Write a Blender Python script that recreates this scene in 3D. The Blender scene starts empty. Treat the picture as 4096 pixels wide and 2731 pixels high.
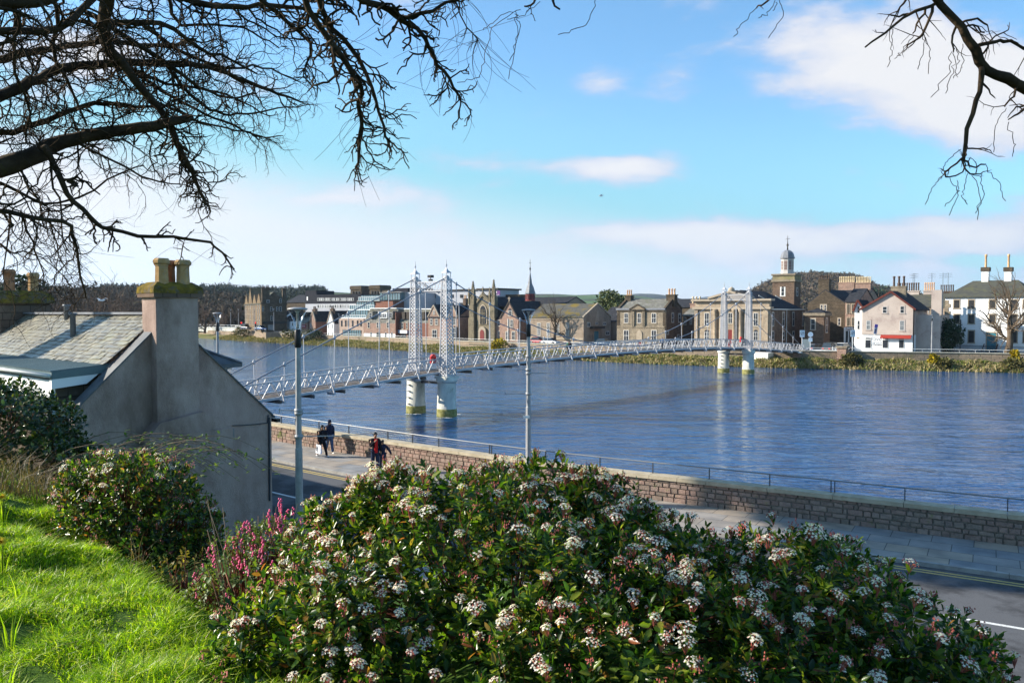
import bpy, bmesh, math, random
import numpy as np
from mathutils import Vector, Matrix, noise
rad = math.radians
rnd = random.Random(11)
C = bpy.data.collections.new('place'); bpy.context.scene.collection.children.link(C)
scene = bpy.context.scene

# ------------------------------------------------------------------ camera model (photo is 4096 x 2731)
FPX, CX, CY, CAMZ = 3221.8, 2048.0, 1365.5, 9.5
PITCH = math.atan((1365.5 - 1250.0) / FPX)
cP, sP = math.cos(PITCH), math.sin(PITCH)

def ray(u, v):
    x = (u - CX) / FPX; y = (CY - v) / FPX
    return Vector((x, cP + y * sP, -sP + y * cP))
def at(u, v, Y):
    r = ray(u, v); s = Y / r.y
    return Vector((r.x * s, Y, CAMZ + r.z * s))
def atz(u, v, z):
    r = ray(u, v); s = (z - CAMZ) / r.z
    return Vector((r.x * s, r.y * s, z))
def V(u, v, Y):            # same, in 2352 x 1568 pixel units
    return at(u * 1.7415, v * 1.7415, Y)

cam = bpy.data.objects.new('camera', bpy.data.cameras.new('camera')); C.objects.link(cam)
cam.location = (0, 0, CAMZ); cam.rotation_euler = (math.pi / 2 - PITCH, 0, 0)
cam.data.sensor_width = 36.0; cam.data.lens = FPX / 4096 * 36.0
cam.data.clip_start = 0.05; cam.data.clip_end = 40000
scene.camera = cam

# ------------------------------------------------------------------ tagging
def tag(o, label=None, cat=None, group=None, kind=None):
    if label: o['label'] = label
    if cat: o['category'] = cat
    if group: o['group'] = group
    if kind: o['kind'] = kind
    return o
def empty(name, loc=(0, 0, 0), rz=0.0, label=None, cat=None, group=None):
    o = bpy.data.objects.new(name, None); C.objects.link(o)
    o.location = loc; o.rotation_euler = (0, 0, rz); o.empty_display_size = 0.3
    return tag(o, label, cat, group)
kids = {}
def copy_tree(o, parent=None):
    c = o.copy(); C.objects.link(c)
    if parent is not None: c.parent = parent
    for ch in list(o.children): copy_tree(ch, c)
    return c

# ------------------------------------------------------------------ mesh builder
class MB:
    def __init__(s): s.v = []; s.f = []; s.sm = []
    def add(s, vs, fs, smooth=False):
        b = len(s.v); s.v.extend([tuple(p) for p in vs])
        for f in fs: s.f.append(tuple(b + i for i in f)); s.sm.append(smooth)
        return s
    def box(s, x0, x1, y0, y1, z0, z1):
        return s.add([(x0,y0,z0),(x1,y0,z0),(x1,y1,z0),(x0,y1,z0),(x0,y0,z1),(x1,y0,z1),(x1,y1,z1),(x0,y1,z1)],
              [(0,3,2,1),(4,5,6,7),(0,1,5,4),(1,2,6,5),(2,3,7,6),(3,0,4,7)])
    def prism(s, pts, y0, y1):          # pts in (x,z), extruded in y; pts counter-clockwise seen from -y
        n = len(pts); vs = [(p[0], y0, p[1]) for p in pts] + [(p[0], y1, p[1]) for p in pts]
        fs = [tuple(range(n)), tuple(range(2*n-1, n-1, -1))]
        for i in range(n): j = (i+1) % n; fs.append((j, i, n+i, n+j))
        return s.add(vs, fs)
    def prismx(s, pts, x0, x1):         # pts in (y,z), extruded in x
        n = len(pts); vs = [(x0, p[0], p[1]) for p in pts] + [(x1, p[0], p[1]) for p in pts]
        fs = [tuple(range(n-1,-1,-1)), tuple(range(n, 2*n))]
        for i in range(n): j = (i+1) % n; fs.append((i, j, n+j, n+i))
        return s.add(vs, fs)
    def prismz(s, pts, z0, z1):         # plan polygon (ccw) extruded up
        n = len(pts); vs = [(p[0], p[1], z0) for p in pts] + [(p[0], p[1], z1) for p in pts]
        fs = [tuple(range(n-1,-1,-1)), tuple(range(n, 2*n))]
        for i in range(n): j = (i+1) % n; fs.append((i, j, n+j, n+i))
        return s.add(vs, fs)
    def bar(s, a, b, w, h=None, up=(0,0,1)):
        a = Vector(a); b = Vector(b); h = h or w; d = (b-a)
        if d.length < 1e-6: return s
        d.normalize(); u = Vector(up)
        if abs(d.dot(u)) > .98: u = Vector((1,0,0))
        x = d.cross(u).normalized(); z = x.cross(d).normalized()
        x *= w/2; z *= h/2
        return s.add([a-x-z, a+x-z, a+x+z, a-x+z, b-x-z, b+x-z, b+x+z, b-x+z],
              [(0,3,2,1),(4,5,6,7),(0,1,5,4),(1,2,6,5),(2,3,7,6),(3,0,4,7)])
    def tube(s, pts, rs, n=6, cap=True, smooth=True):
        pts = [Vector(p) for p in pts]; k = len(pts)
        if not isinstance(rs, (list, tuple)): rs = [rs]*k
        vs = []; ref = None
        for i, p in enumerate(pts):
            d = (pts[min(i+1,k-1)] - pts[max(i-1,0)])
            d = d.normalized() if d.length > 1e-9 else Vector((0,0,1))
            if ref is None:
                ref = d.orthogonal().normalized()
            else:
                ref = ref - d*ref.dot(d)
                ref = ref.normalized() if ref.length > 1e-6 else d.orthogonal().normalized()
            q = d.cross(ref)
            for j in range(n):
                a = 2*math.pi*j/n; vs.append(p + (ref*math.cos(a) + q*math.sin(a))*rs[i])
        fs = []
        for i in range(k-1):
            for j in range(n):
                j2 = (j+1) % n
                fs.append((i*n+j, i*n+j2, (i+1)*n+j2, (i+1)*n+j))
        if cap:
            fs.append(tuple(range(n-1,-1,-1))); fs.append(tuple(range((k-1)*n, k*n)))
        return s.add(vs, fs, smooth)
    def lathe(s, cx, cy, prof, n=16, smooth=True, rot=0.0):   # prof: (r,z) bottom to top
        vs = []
        for r, z in prof:
            for j in range(n):
                a = 2*math.pi*j/n + rot; vs.append((cx + r*math.cos(a), cy + r*math.sin(a), z))
        fs = []; k = len(prof)
        for i in range(k-1):
            for j in range(n):
                j2 = (j+1) % n; fs.append((i*n+j, i*n+j2, (i+1)*n+j2, (i+1)*n+j))
        fs.append(tuple(range(n-1,-1,-1))); fs.append(tuple(range((k-1)*n, k*n)))
        return s.add(vs, fs, smooth)
    def ellip(s, c, r, n=10, m=7):
        prof = []
        vs = []; fs = []
        for i in range(m+1):
            t = math.pi*i/m - math.pi/2
            for j in range(n):
                a = 2*math.pi*j/n
                vs.append((c[0]+r[0]*math.cos(t)*math.cos(a), c[1]+r[1]*math.cos(t)*math.sin(a), c[2]+r[2]*math.sin(t)))
        for i in range(m):
            for j in range(n):
                j2=(j+1)%n; fs.append((i*n+j,i*n+j2,(i+1)*n+j2,(i+1)*n+j))
        return s.add(vs, fs, True)
    def build(s, name, m, parent=None):
        me = bpy.data.meshes.new(name); me.from_pydata(s.v, [], s.f)
        if s.sm: me.polygons.foreach_set('use_smooth', s.sm)
        if m is not None: me.materials.append(m)
        me.update()
        o = bpy.data.objects.new(name, me); C.objects.link(o)
        if parent is not None: o.parent = parent
        return o
def np_mesh(name, verts, tris, m, parent=None, smooth=False, col=None, k=3):
    me = bpy.data.meshes.new(name); nv = len(verts); nf = len(tris)
    me.vertices.add(nv); me.vertices.foreach_set('co', np.asarray(verts, dtype=np.float32).ravel())
    me.loops.add(nf*k); me.loops.foreach_set('vertex_index', np.asarray(tris, dtype=np.int32).ravel())
    me.polygons.add(nf); me.polygons.foreach_set('loop_start', np.arange(0, nf*k, k, dtype=np.int32))
    try: me.polygons.foreach_set('loop_total', np.full(nf, k, dtype=np.int32))
    except Exception: pass
    if smooth: me.polygons.foreach_set('use_smooth', np.ones(nf, dtype=bool))
    me.update(calc_edges=True); me.validate()
    me.materials.append(m)
    o = bpy.data.objects.new(name, me); C.objects.link(o)
    if parent is not None: o.parent = parent
    return o

# ------------------------------------------------------------------ materials
def nt(m): m.use_nodes = True; t = m.node_tree; t.nodes.clear(); return t, t.nodes, t.links
def mat(name, c1, c2=None, scale=2.0, rough=.85, bump=0.0, bscale=None, metal=0.0, spec=.3, brick=None,
        island=None, trans=0.0, detail=5, c3=None, s3=.6, stretch=None, t3=(.5,.62), emit=None, alpha=None, coat=0, bd=.02):
    if rough >= .8 and spec <= .3: spec = .06
    m = bpy.data.materials.new(name); t, N, L = nt(m)
    out = N.new('ShaderNodeOutputMaterial'); b = N.new('ShaderNodeBsdfPrincipled')
    b.inputs['Roughness'].default_value = rough; b.inputs['Metallic'].default_value = metal
    b.inputs['Specular IOR Level'].default_value = spec
    if coat: b.inputs['Coat Weight'].default_value = coat
    L.new(b.outputs[0], out.inputs[0])
    tc = N.new('ShaderNodeTexCoord'); vec = tc.outputs['Object']
    if stretch:
        mp = N.new('ShaderNodeMapping'); mp.inputs['Scale'].default_value = stretch
        L.new(vec, mp.inputs[0]); vec = mp.outputs[0]
    c4 = lambda c: (c[0], c[1], c[2], 1)
    col = None; nz = None
    if c2 is not None:
        nz = N.new('ShaderNodeTexNoise'); nz.inputs['Scale'].default_value = scale; nz.inputs['Detail'].default_value = detail
        nz.inputs['Roughness'].default_value = .62
        L.new(vec, nz.inputs['Vector'])
        rp = N.new('ShaderNodeValToRGB'); rp.color_ramp.elements[0].position = .36; rp.color_ramp.elements[1].position = .64
        rp.color_ramp.elements[0].color = c4(c1); rp.color_ramp.elements[1].color = c4(c2)
        L.new(nz.outputs['Fac'], rp.inputs[0]); col = rp.outputs[0]
    hfac = None
    if brick:
        bw, bh, mort, cm, ca, cb = brick
        sx = N.new('ShaderNodeSeparateXYZ'); L.new(tc.outputs['Object'], sx.inputs[0])
        ad = N.new('ShaderNodeMath'); ad.operation = 'ADD'; L.new(sx.outputs[0], ad.inputs[0]); L.new(sx.outputs[1], ad.inputs[1])
        cx = N.new('ShaderNodeCombineXYZ'); L.new(ad.outputs[0], cx.inputs[0]); L.new(sx.outputs[2], cx.inputs[1])
        bt = N.new('ShaderNodeTexBrick'); L.new(cx.outputs[0], bt.inputs['Vector'])
        bt.inputs['Scale'].default_value = 1; bt.inputs['Brick Width'].default_value = bw; bt.inputs['Row Height'].default_value = bh
        bt.inputs['Mortar Size'].default_value = mort; bt.inputs['Mortar Smooth'].default_value = .3
        bt.inputs['Color1'].default_value = c4(ca); bt.inputs['Color2'].default_value = c4(cb); bt.inputs['Mortar'].default_value = c4(cm)
        bt.offset = .42; bt.squash = 1.3; bt.squash_frequency = 3
        if col is None: col = bt.outputs['Color']
        else:
            mx = N.new('ShaderNodeMix'); mx.data_type = 'RGBA'; mx.blend_type = 'MULTIPLY'; mx.inputs[0].default_value = 1
            L.new(bt.outputs['Color'], mx.inputs[6]); L.new(col, mx.inputs[7]); col = mx.outputs[2]
        hfac = bt.outputs['Fac']
    if island:
        gi = N.new('ShaderNodeNewGeometry'); rp2 = N.new('ShaderNodeValToRGB')
        els = rp2.color_ramp.elements
        for i, (p, c) in enumerate(island):
            e = els[i] if i < 2 else els.new(p)
            e.position = p; e.color = c4(c)
        L.new(gi.outputs['Random Per Island'], rp2.inputs[0])
        if col is None: col = rp2.outputs[0]
        else:
            mx = N.new('ShaderNodeMix'); mx.data_type = 'RGBA'; mx.blend_type = 'MULTIPLY'; mx.inputs[0].default_value = 1
            L.new(rp2.outputs[0], mx.inputs[6]); L.new(col, mx.inputs[7]); col = mx.outputs[2]
    if c3 is not None:
        n3 = N.new('ShaderNodeTexNoise'); n3.inputs['Scale'].default_value = s3; n3.inputs['Detail'].default_value = 6
        n3.inputs['Roughness'].default_value = .7
        L.new(vec, n3.inputs['Vector'])
        r3 = N.new('ShaderNodeValToRGB'); r3.color_ramp.elements[0].position = t3[0]; r3.color_ramp.elements[1].position = t3[1]
        r3.color_ramp.elements[0].color = (0,0,0,1); r3.color_ramp.elements[1].color = (1,1,1,1)
        L.new(n3.outputs['Fac'], r3.inputs[0])
        mx = N.new('ShaderNodeMix'); mx.data_type = 'RGBA'; L.new(r3.outputs[0], mx.inputs[0])
        if col is None: mx.inputs[6].default_value = c4(c1)
        else: L.new(col, mx.inputs[6])
        mx.inputs[7].default_value = c4(c3); col = mx.outputs[2]
    if col is None: b.inputs['Base Color'].default_value = c4(c1)
    else: L.new(col, b.inputs['Base Color'])
    if bump:
        bn = N.new('ShaderNodeTexNoise'); bn.inputs['Scale'].default_value = bscale or scale*6; bn.inputs['Detail'].default_value = 6
        L.new(vec, bn.inputs['Vector']); bp = N.new('ShaderNodeBump'); bp.inputs['Strength'].default_value = bump
        bp.inputs['Distance'].default_value = bd
        if hfac is not None:
            sb = N.new('ShaderNodeMath'); sb.operation = 'SUBTRACT'; L.new(bn.outputs['Fac'], sb.inputs[0]); L.new(hfac, sb.inputs[1])
            L.new(sb.outputs[0], bp.inputs['Height'])
        else: L.new(bn.outputs['Fac'], bp.inputs['Height'])
        L.new(bp.outputs[0], b.inputs['Normal'])
    if trans:
        tr = N.new('ShaderNodeBsdfTranslucent'); ms = N.new('ShaderNodeMixShader'); ms.inputs[0].default_value = trans
        if col is not None:
            g = N.new('ShaderNodeMix'); g.data_type = 'RGBA'; g.blend_type = 'MULTIPLY'; g.inputs[0].default_value = 1
            L.new(col, g.inputs[6]); g.inputs[7].default_value = (1.5, 1.6, .7, 1); L.new(g.outputs[2], tr.inputs[0])
        else: tr.inputs[0].default_value = c4(c1)
        L.new(b.outputs[0], ms.inputs[1]); L.new(tr.outputs[0], ms.inputs[2]); L.new(ms.outputs[0], out.inputs[0])
    return m
def flat(name, c, rough=.7, metal=0, spec=.3): return mat(name, c, rough=rough, metal=metal, spec=spec)
def glass_clear(name, tint=(.97,.98,.985)):
    m = bpy.data.materials.new(name); t, N, L = nt(m)
    out = N.new('ShaderNodeOutputMaterial'); tr = N.new('ShaderNodeBsdfTransparent'); gl = N.new('ShaderNodeBsdfGlossy')
    gl.inputs['Roughness'].default_value = .03; tr.inputs[0].default_value = (*tint, 1)
    fr = N.new('ShaderNodeLayerWeight'); fr.inputs[0].default_value = .35
    ad = N.new('ShaderNodeMath'); ad.operation = 'MULTIPLY_ADD'; ad.inputs[1].default_value = .45; ad.inputs[2].default_value = .05
    L.new(fr.outputs['Fresnel'], ad.inputs[0])
    ms = N.new('ShaderNodeMixShader'); L.new(ad.outputs[0], ms.inputs[0]); L.new(tr.outputs[0], ms.inputs[1]); L.new(gl.outputs[0], ms.inputs[2])
    L.new(ms.outputs[0], out.inputs[0]); return m

K = {}
K['steel'] = mat('painted_steel', (.36,.36,.38), (.45,.45,.47), 3, rough=.45, spec=.4, c3=(.30,.24,.18), s3=5, t3=(.66,.72))
K['steel_dark'] = flat('dark_metal', (.045,.05,.06), .5)
K['cable'] = flat('cable_steel', (.22,.23,.26), .5)
K['deck'] = mat('deck_timber', (.10,.085,.075), (.20,.17,.145), 1.5, stretch=(1,6,1), rough=.9)
K['lamp_metal'] = mat('lamp_metal', (.25,.25,.26), (.34,.34,.35), 5, rough=.5, metal=.1, spec=.4, c3=(.26,.25,.24), s3=6, t3=(.6,.75))
K['black'] = flat('black_paint', (.012,.012,.014), .4)
K['glass'] = glass_clear('clear_glass')
K['concrete'] = mat('pier_concrete', (.42,.42,.38), (.62,.61,.55), 1.2, bump=.4, rough=.9, c3=(.28,.27,.20), s3=1.6, t3=(.56,.7), stretch=(1,1,.5))
K['algae'] = mat('pier_algae', (.13,.13,.04), (.30,.28,.12), 3, rough=.9, bump=.4)
K['coping'] = mat('coping_stone', (.34,.29,.21), (.46,.40,.30), 2.0, rough=.9, bump=.35, c3=(.19,.18,.12), s3=2.5, t3=(.58,.75))
K['rail'] = mat('steel_rail', (.20,.20,.205), rough=.35, metal=.1, spec=.6)
K['asphalt'] = mat('asphalt', (.085,.088,.095), (.125,.127,.135), 60, rough=.9, bump=.6, bscale=220, c3=(.055,.056,.06), s3=.28, t3=(.46,.56), bd=.004)
K['paint_w'] = mat('road_paint_white', (.72,.72,.70), (.45,.45,.44), 25, rough=.8)
K['paint_y'] = mat('road_paint_yellow', (.55,.40,.12), (.33,.27,.14), 20, rough=.8)
K['kerb'] = mat('kerb_stone', (.24,.23,.22), (.34,.33,.31), 3, rough=.9, bump=.3)
K['earth'] = mat('earth', (.05,.045,.03), (.09,.08,.05), 3, rough=1, bump=.5)
K['turf'] = mat('turf', (.035,.075,.012), (.075,.13,.025), 1.6, rough=1, bump=.6, bscale=30)
K['farland'] = mat('far_ground', (.09,.09,.09), (.13,.12,.11), .2, rough=1)
K['red'] = flat('red_plastic', (.62,.03,.03), .4)
K['white'] = flat('white_paint', (.78,.78,.77), .6)
K['skin'] = flat('skin', (.30,.17,.11), .6)
K['skin2'] = flat('skin_pale', (.50,.32,.24), .6)
K['cloth_black'] = mat('black_cloth', (.012,.012,.016), (.022,.022,.028), 20, rough=.9)
K['cloth_navy'] = mat('navy_cloth', (.015,.02,.04), (.025,.03,.06), 20, rough=.9)
K['denim'] = mat('denim', (.05,.09,.18), (.09,.14,.26), 15, rough=.9)
K['denim_dark'] = mat('dark_denim', (.02,.03,.06), (.035,.045,.08), 15, rough=.9)
K['cloth_red'] = flat('red_cloth', (.50,.02,.02), .8)
K['cloth_green'] = flat('green_cloth', (.03,.10,.07), .8)
K['hair'] = flat('black_hair', (.010,.008,.007), .5)

# near pavement: big flags with random tones
def paving():
    m = bpy.data.materials.new('paving_flags'); t, N, L = nt(m)
    out = N.new('ShaderNodeOutputMaterial'); b = N.new('ShaderNodeBsdfPrincipled'); L.new(b.outputs[0], out.inputs[0])
    b.inputs['Roughness'].default_value = .85
    uv = N.new('ShaderNodeUVMap'); uv.uv_map = 'UVMap'
    bt = N.new('ShaderNodeTexBrick'); L.new(uv.outputs[0], bt.inputs['Vector']); bt.inputs['Scale'].default_value = 1
    bt.inputs['Brick Width'].default_value = 1.15; bt.inputs['Row Height'].default_value = .85; bt.inputs['Mortar Size'].default_value = .012
    bt.inputs['Color1'].default_value = (.26,.215,.17,1); bt.inputs['Color2'].default_value = (.17,.18,.195,1); bt.inputs['Mortar'].default_value = (.06,.055,.05,1)
    nz = N.new('ShaderNodeTexNoise'); nz.inputs['Scale'].default_value = 1.3; nz.inputs['Detail'].default_value = 8; L.new(uv.outputs[0], nz.inputs['Vector'])
    rp = N.new('ShaderNodeValToRGB'); rp.color_ramp.elements[0].color = (.8,.8,.8,1); rp.color_ramp.elements[1].color = (1.45,1.4,1.32,1)
    rp.color_ramp.elements[0].position = .3; rp.color_ramp.elements[1].position = .7
    L.new(nz.outputs['Fac'], rp.inputs[0])
    mx = N.new('ShaderNodeMix'); mx.data_type = 'RGBA'; mx.blend_type = 'MULTIPLY'; mx.inputs[0].default_value = 1
    L.new(bt.outputs['Color'], mx.inputs[6]); L.new(rp.outputs[0], mx.inputs[7]); L.new(mx.outputs[2], b.inputs['Base Color'])
    return m
K['paving'] = paving()

# ------------------------------------------------------------------ light
SUN = Vector((-.90, .10, .425)).normalized()          # towards the sun
el = math.asin(SUN.z); az = math.atan2(SUN.x, SUN.y)
sd = bpy.data.lights.new('sun', 'SUN'); sd.energy = 5.0; sd.angle = rad(.53); sd.color = (1.0, .91, .76)
so = bpy.data.objects.new('sun', sd); C.objects.link(so); so.rotation_euler = SUN.to_track_quat('Z', 'Y').to_euler(); so.location = (-30, -10, 60)
scene.view_settings.view_transform = 'Standard'; scene.view_settings.look = 'None'
scene.view_settings.exposure = 1.2; scene.view_settings.gamma = 1.0

def world():
    w = bpy.data.worlds.new('World'); scene.world = w; w.use_nodes = True
    t = w.node_tree; N = t.nodes; L = t.links; N.clear()
    out = N.new('ShaderNodeOutputWorld')
    sky = N.new('ShaderNodeTexSky'); sky.sky_type = 'NISHITA'; sky.sun_disc = False
    sky.sun_elevation = el; sky.sun_rotation = az; sky.altitude = 0; sky.air_density = 1.0; sky.dust_density = .6; sky.ozone_density = 1.6
    tc = N.new('ShaderNodeTexCoord'); sx = N.new('ShaderNodeSeparateXYZ'); L.new(tc.outputs['Generated'], sx.inputs[0])
    def math_(op, a, b=None, c=None, clamp=False):
        n = N.new('ShaderNodeMath'); n.operation = op; n.use_clamp = clamp
        for i, x in enumerate((a, b, c)):
            if x is None: continue
            if isinstance(x, (int, float)): n.inputs[i].default_value = x
            else: L.new(x, n.inputs[i])
        return n.outputs[0]
    X, Y, Z = sx.outputs
    ya = math_('MAXIMUM', math_('ABSOLUTE', Y), .12)
    ax = math_('DIVIDE', X, ya); ez = math_('DIVIDE', Z, ya)
    cv = N.new('ShaderNodeCombineXYZ'); L.new(ax, cv.inputs[0]); L.new(math_('MULTIPLY', ez, 2.6), cv.inputs[1]); L.new(Y, cv.inputs[2])
    nz = N.new('ShaderNodeTexNoise'); nz.inputs['Scale'].default_value = 3.2; nz.inputs['Detail'].default_value = 10; nz.inputs['Roughness'].default_value = .56
    nz.inputs['Distortion'].default_value = .55
    L.new(cv.outputs[0], nz.inputs['Vector'])
    nz2 = N.new('ShaderNodeTexNoise'); nz2.inputs['Scale'].default_value = 9; nz2.inputs['Detail'].default_value = 9; nz2.inputs['Roughness'].default_value = .6
    L.new(cv.outputs[0], nz2.inputs['Vector'])
    def blob(a, b, sa, sb, amp):
        p = math_('DIVIDE', math_('SUBTRACT', ax, a), sa); q = math_('DIVIDE', math_('SUBTRACT', ez, b), sb)
        d = math_('ADD', math_('MULTIPLY', p, p), math_('MULTIPLY', q, q))
        return math_('MULTIPLY', math_('EXPONENT', math_('MULTIPLY', d, -1)), amp)
    def P(u, v): return ((u-1176)/1850, (718-v)/1850)
    specs = [(*P(2080,90), .15,.085, .78), (*P(2290,190), .12,.06,.62), (*P(1850,60), .07,.06,.42), (*P(2200,285), .13,.03,.55), (*P(1440,385), .075,.022, .80), (*P(1250,385), .07,.012,.32),
             (*P(1550,60), .07,.06, .38), (*P(1370,185), .04,.022,.50), (*P(2130,560), .28,.040, 1.1), (*P(2290,600), .07,.008,-.75), (*P(2010,588), .05,.006,-.5), (*P(1600,545), .20,.02,.5), (*P(1940,390), .035,.015,.36), (*P(2040,415),.03,.012,.36),
             (*P(190,120), .13,.07,.60), (*P(500,190), .06,.04,.45), (*P(100,480), .32,.075,.60), (*P(760,460), .05,.008,.45), (*P(2300,360), .06,.03,.35),
             (-2.2,.5,.9,.3,.25)]
    tot = None
    for sp_ in specs:
        bb = blob(*sp_); tot = bb if tot is None else math_('ADD', tot, bb)
    tot = math_('MINIMUM', tot, 1.0)
    base = math_('ADD', math_('MULTIPLY', math_('SUBTRACT', nz.outputs['Fac'], .5), 2.3), math_('MULTIPLY', math_('SUBTRACT', nz2.outputs['Fac'], .5), 1.15))
    dens = math_('ADD', base, tot)
    ss = N.new('ShaderNodeMapRange'); ss.interpolation_type = 'SMOOTHSTEP'; ss.inputs['From Min'].default_value = .16; ss.inputs['From Max'].default_value = .74
    L.new(dens, ss.inputs['Value']); cm = ss.outputs[0]
    # horizon haze in the air
    hz = N.new('ShaderNodeMapRange'); hz.interpolation_type = 'SMOOTHSTEP'; hz.inputs['From Min'].default_value = .165; hz.inputs['From Max'].default_value = .045
    hz.inputs['To Min'].default_value = 0; hz.inputs['To Max'].default_value = 1
    # the white haze band is taller towards the sun on the left
    ez2 = math_('ADD', ez, math_('MULTIPLY', ax, .17)); L.new(ez2, hz.inputs['Value'])
    # cloud colour: bright tops, blue-grey bases
    cr = N.new('ShaderNodeMapRange'); cr.inputs['From Min'].default_value = .35; cr.inputs['From Max'].default_value = .95; L.new(dens, cr.inputs['Value'])
    cc = N.new('ShaderNodeMix'); cc.data_type = 'RGBA'; cc.inputs[6].default_value = (.62,.70,.92,1); cc.inputs[7].default_value = (.98,.97,.98,1); L.new(cr.outputs[0], cc.inputs[0])
    tint = N.new('ShaderNodeMix'); tint.data_type = 'RGBA'; tint.blend_type = 'MULTIPLY'; tint.inputs[0].default_value = 1
    L.new(sky.outputs[0], tint.inputs[6]); tint.inputs[7].default_value = (TR, TG, TB, 1)
    b1 = N.new('ShaderNodeBackground'); L.new(tint.outputs[2], b1.inputs[0]); b1.inputs[1].default_value = SKYS
    b2 = N.new('ShaderNodeBackground'); L.new(cc.outputs[2], b2.inputs[0]); b2.inputs[1].default_value = CLOUDS*1.04
    b3 = N.new('ShaderNodeBackground'); b3.inputs[0].default_value = (1.0,.985,.975,1); b3.inputs[1].default_value = CLOUDS*1.0
    m1 = N.new('ShaderNodeMixShader'); L.new(cm, m1.inputs[0]); L.new(b2.outputs[0], m1.inputs[2])
    hc = N.new('ShaderNodeMapRange'); hc.interpolation_type = 'SMOOTHSTEP'; hc.inputs['From Min'].default_value = .31; hc.inputs['From Max'].default_value = .13
    hc.inputs['To Min'].default_value = 0; hc.inputs['To Max'].default_value = .76; L.new(ez2, hc.inputs['Value'])
    fr_ = N.new('ShaderNodeMapRange'); fr_.interpolation_type = 'SMOOTHSTEP'; fr_.inputs['From Min'].default_value = -.55; fr_.inputs['From Max'].default_value = .35; fr_.inputs['To Min'].default_value = .12
    L.new(math_('SUBTRACT', Y, math_('MULTIPLY', X, .6)), fr_.inputs['Value'])      # the low air glows on the sun's side, fades opposite
    b4 = N.new('ShaderNodeBackground'); b4.inputs[0].default_value = (.34,.84,.90,1); b4.inputs[1].default_value = CLOUDS*.93
    m0 = N.new('ShaderNodeMixShader'); L.new(math_('MULTIPLY', hc.outputs[0], fr_.outputs[0]), m0.inputs[0]); L.new(b1.outputs[0], m0.inputs[1]); L.new(b4.outputs[0], m0.inputs[2]); L.new(m0.outputs[0], m1.inputs[1])
    m2 = N.new('ShaderNodeMixShader'); L.new(math_('MULTIPLY', math_('MULTIPLY', hz.outputs[0], .94), fr_.outputs[0]), m2.inputs[0]); L.new(m1.outputs[0], m2.inputs[1]); L.new(b3.outputs[0], m2.inputs[2])
    L.new(m2.outputs[0], out.inputs[0])
SKYS = .090; TR, TG, TB = .66, 1.04, 1.22; CLOUDS = .395
world()
# ================================================================== plan: river, banks, street
NW = [(150,-42),(110,-22),(70,-2),(33,14.6),(15.7,24.6),(8.3,29.1),(.67,33.6),(-10,42.3),(-14.5,46.2),(-22,54),(-40,76),(-75,118),(-130,190),(-170,260),(-190,300)]
def offset(pl, d):     # d>0: towards the hill (near side)
    out = []
    for i, p in enumerate(pl):
        a = Vector(pl[max(i-1,0)]); b = Vector(pl[min(i+1,len(pl)-1)]); t = (b-a).normalized()
        n = Vector((t.y, -t.x))            # pl runs right -> left ; near side normal
        if n.y > 0: n = -n
        out.append((p[0]+n.x*d, p[1]+n.y*d))
    return out
def subdiv(pl, step=2.0):
    out = []
    for i in range(len(pl)-1):
        a = Vector(pl[i]); b = Vector(pl[i+1]); k = max(1, int((b-a).length/step))
        for j in range(k): out.append(tuple(a.lerp(b, j/k)))
    out.append(pl[-1]); return out
# smooth the wall line
def chaikin(pl, n=2):
    for _ in range(n):
        q = [pl[0]]
        for i in range(len(pl)-1):
            a = Vector(pl[i]); b = Vector(pl[i+1]); q += [tuple(a.lerp(b,.25)), tuple(a.lerp(b,.75))]
        q.append(pl[-1]); pl = q
    return pl
NWS = chaikin(NW, 2)
def strip(name, pl0, pl1, z0, z1, m, parent=None, thick=0.0, uvs=False, d0=0, d1=1):
    n = len(pl0); vs = [(p[0],p[1],z0) for p in pl0] + [(p[0],p[1],z1) for p in pl1]
    fs = [(i, i+1, n+i+1, n+i) for i in range(n-1)]
    me = bpy.data.meshes.new(name); me.from_pydata(vs, [], fs); me.materials.append(m); me.update()
    if uvs:
        uv = me.uv_layers.new(name='UVMap'); s = [0]
        for i in range(n-1): s.append(s[-1] + (Vector(pl0[i+1])-Vector(pl0[i])).length)
        for poly in me.polygons:
            for li in poly.loop_indices:
                vi = me.loops[li].vertex_index
                uv.data[li].uv = (s[vi % n], d0 if vi < n else d1)
    bm = bmesh.new(); bm.from_mesh(me); bmesh.ops.recalc_face_normals(bm, faces=bm.faces)
    if bm.faces and sum(f.normal.z for f in bm.faces) < 0:
        for f in bm.faces: f.normal_flip()
    bm.to_mesh(me); bm.free()
    o = bpy.data.objects.new(name, me); C.objects.link(o)
    if parent is not None: o.parent = parent
    return o
ZP, ZR = 2.40, 2.28
base = subdiv(NWS, 1.5)
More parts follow.
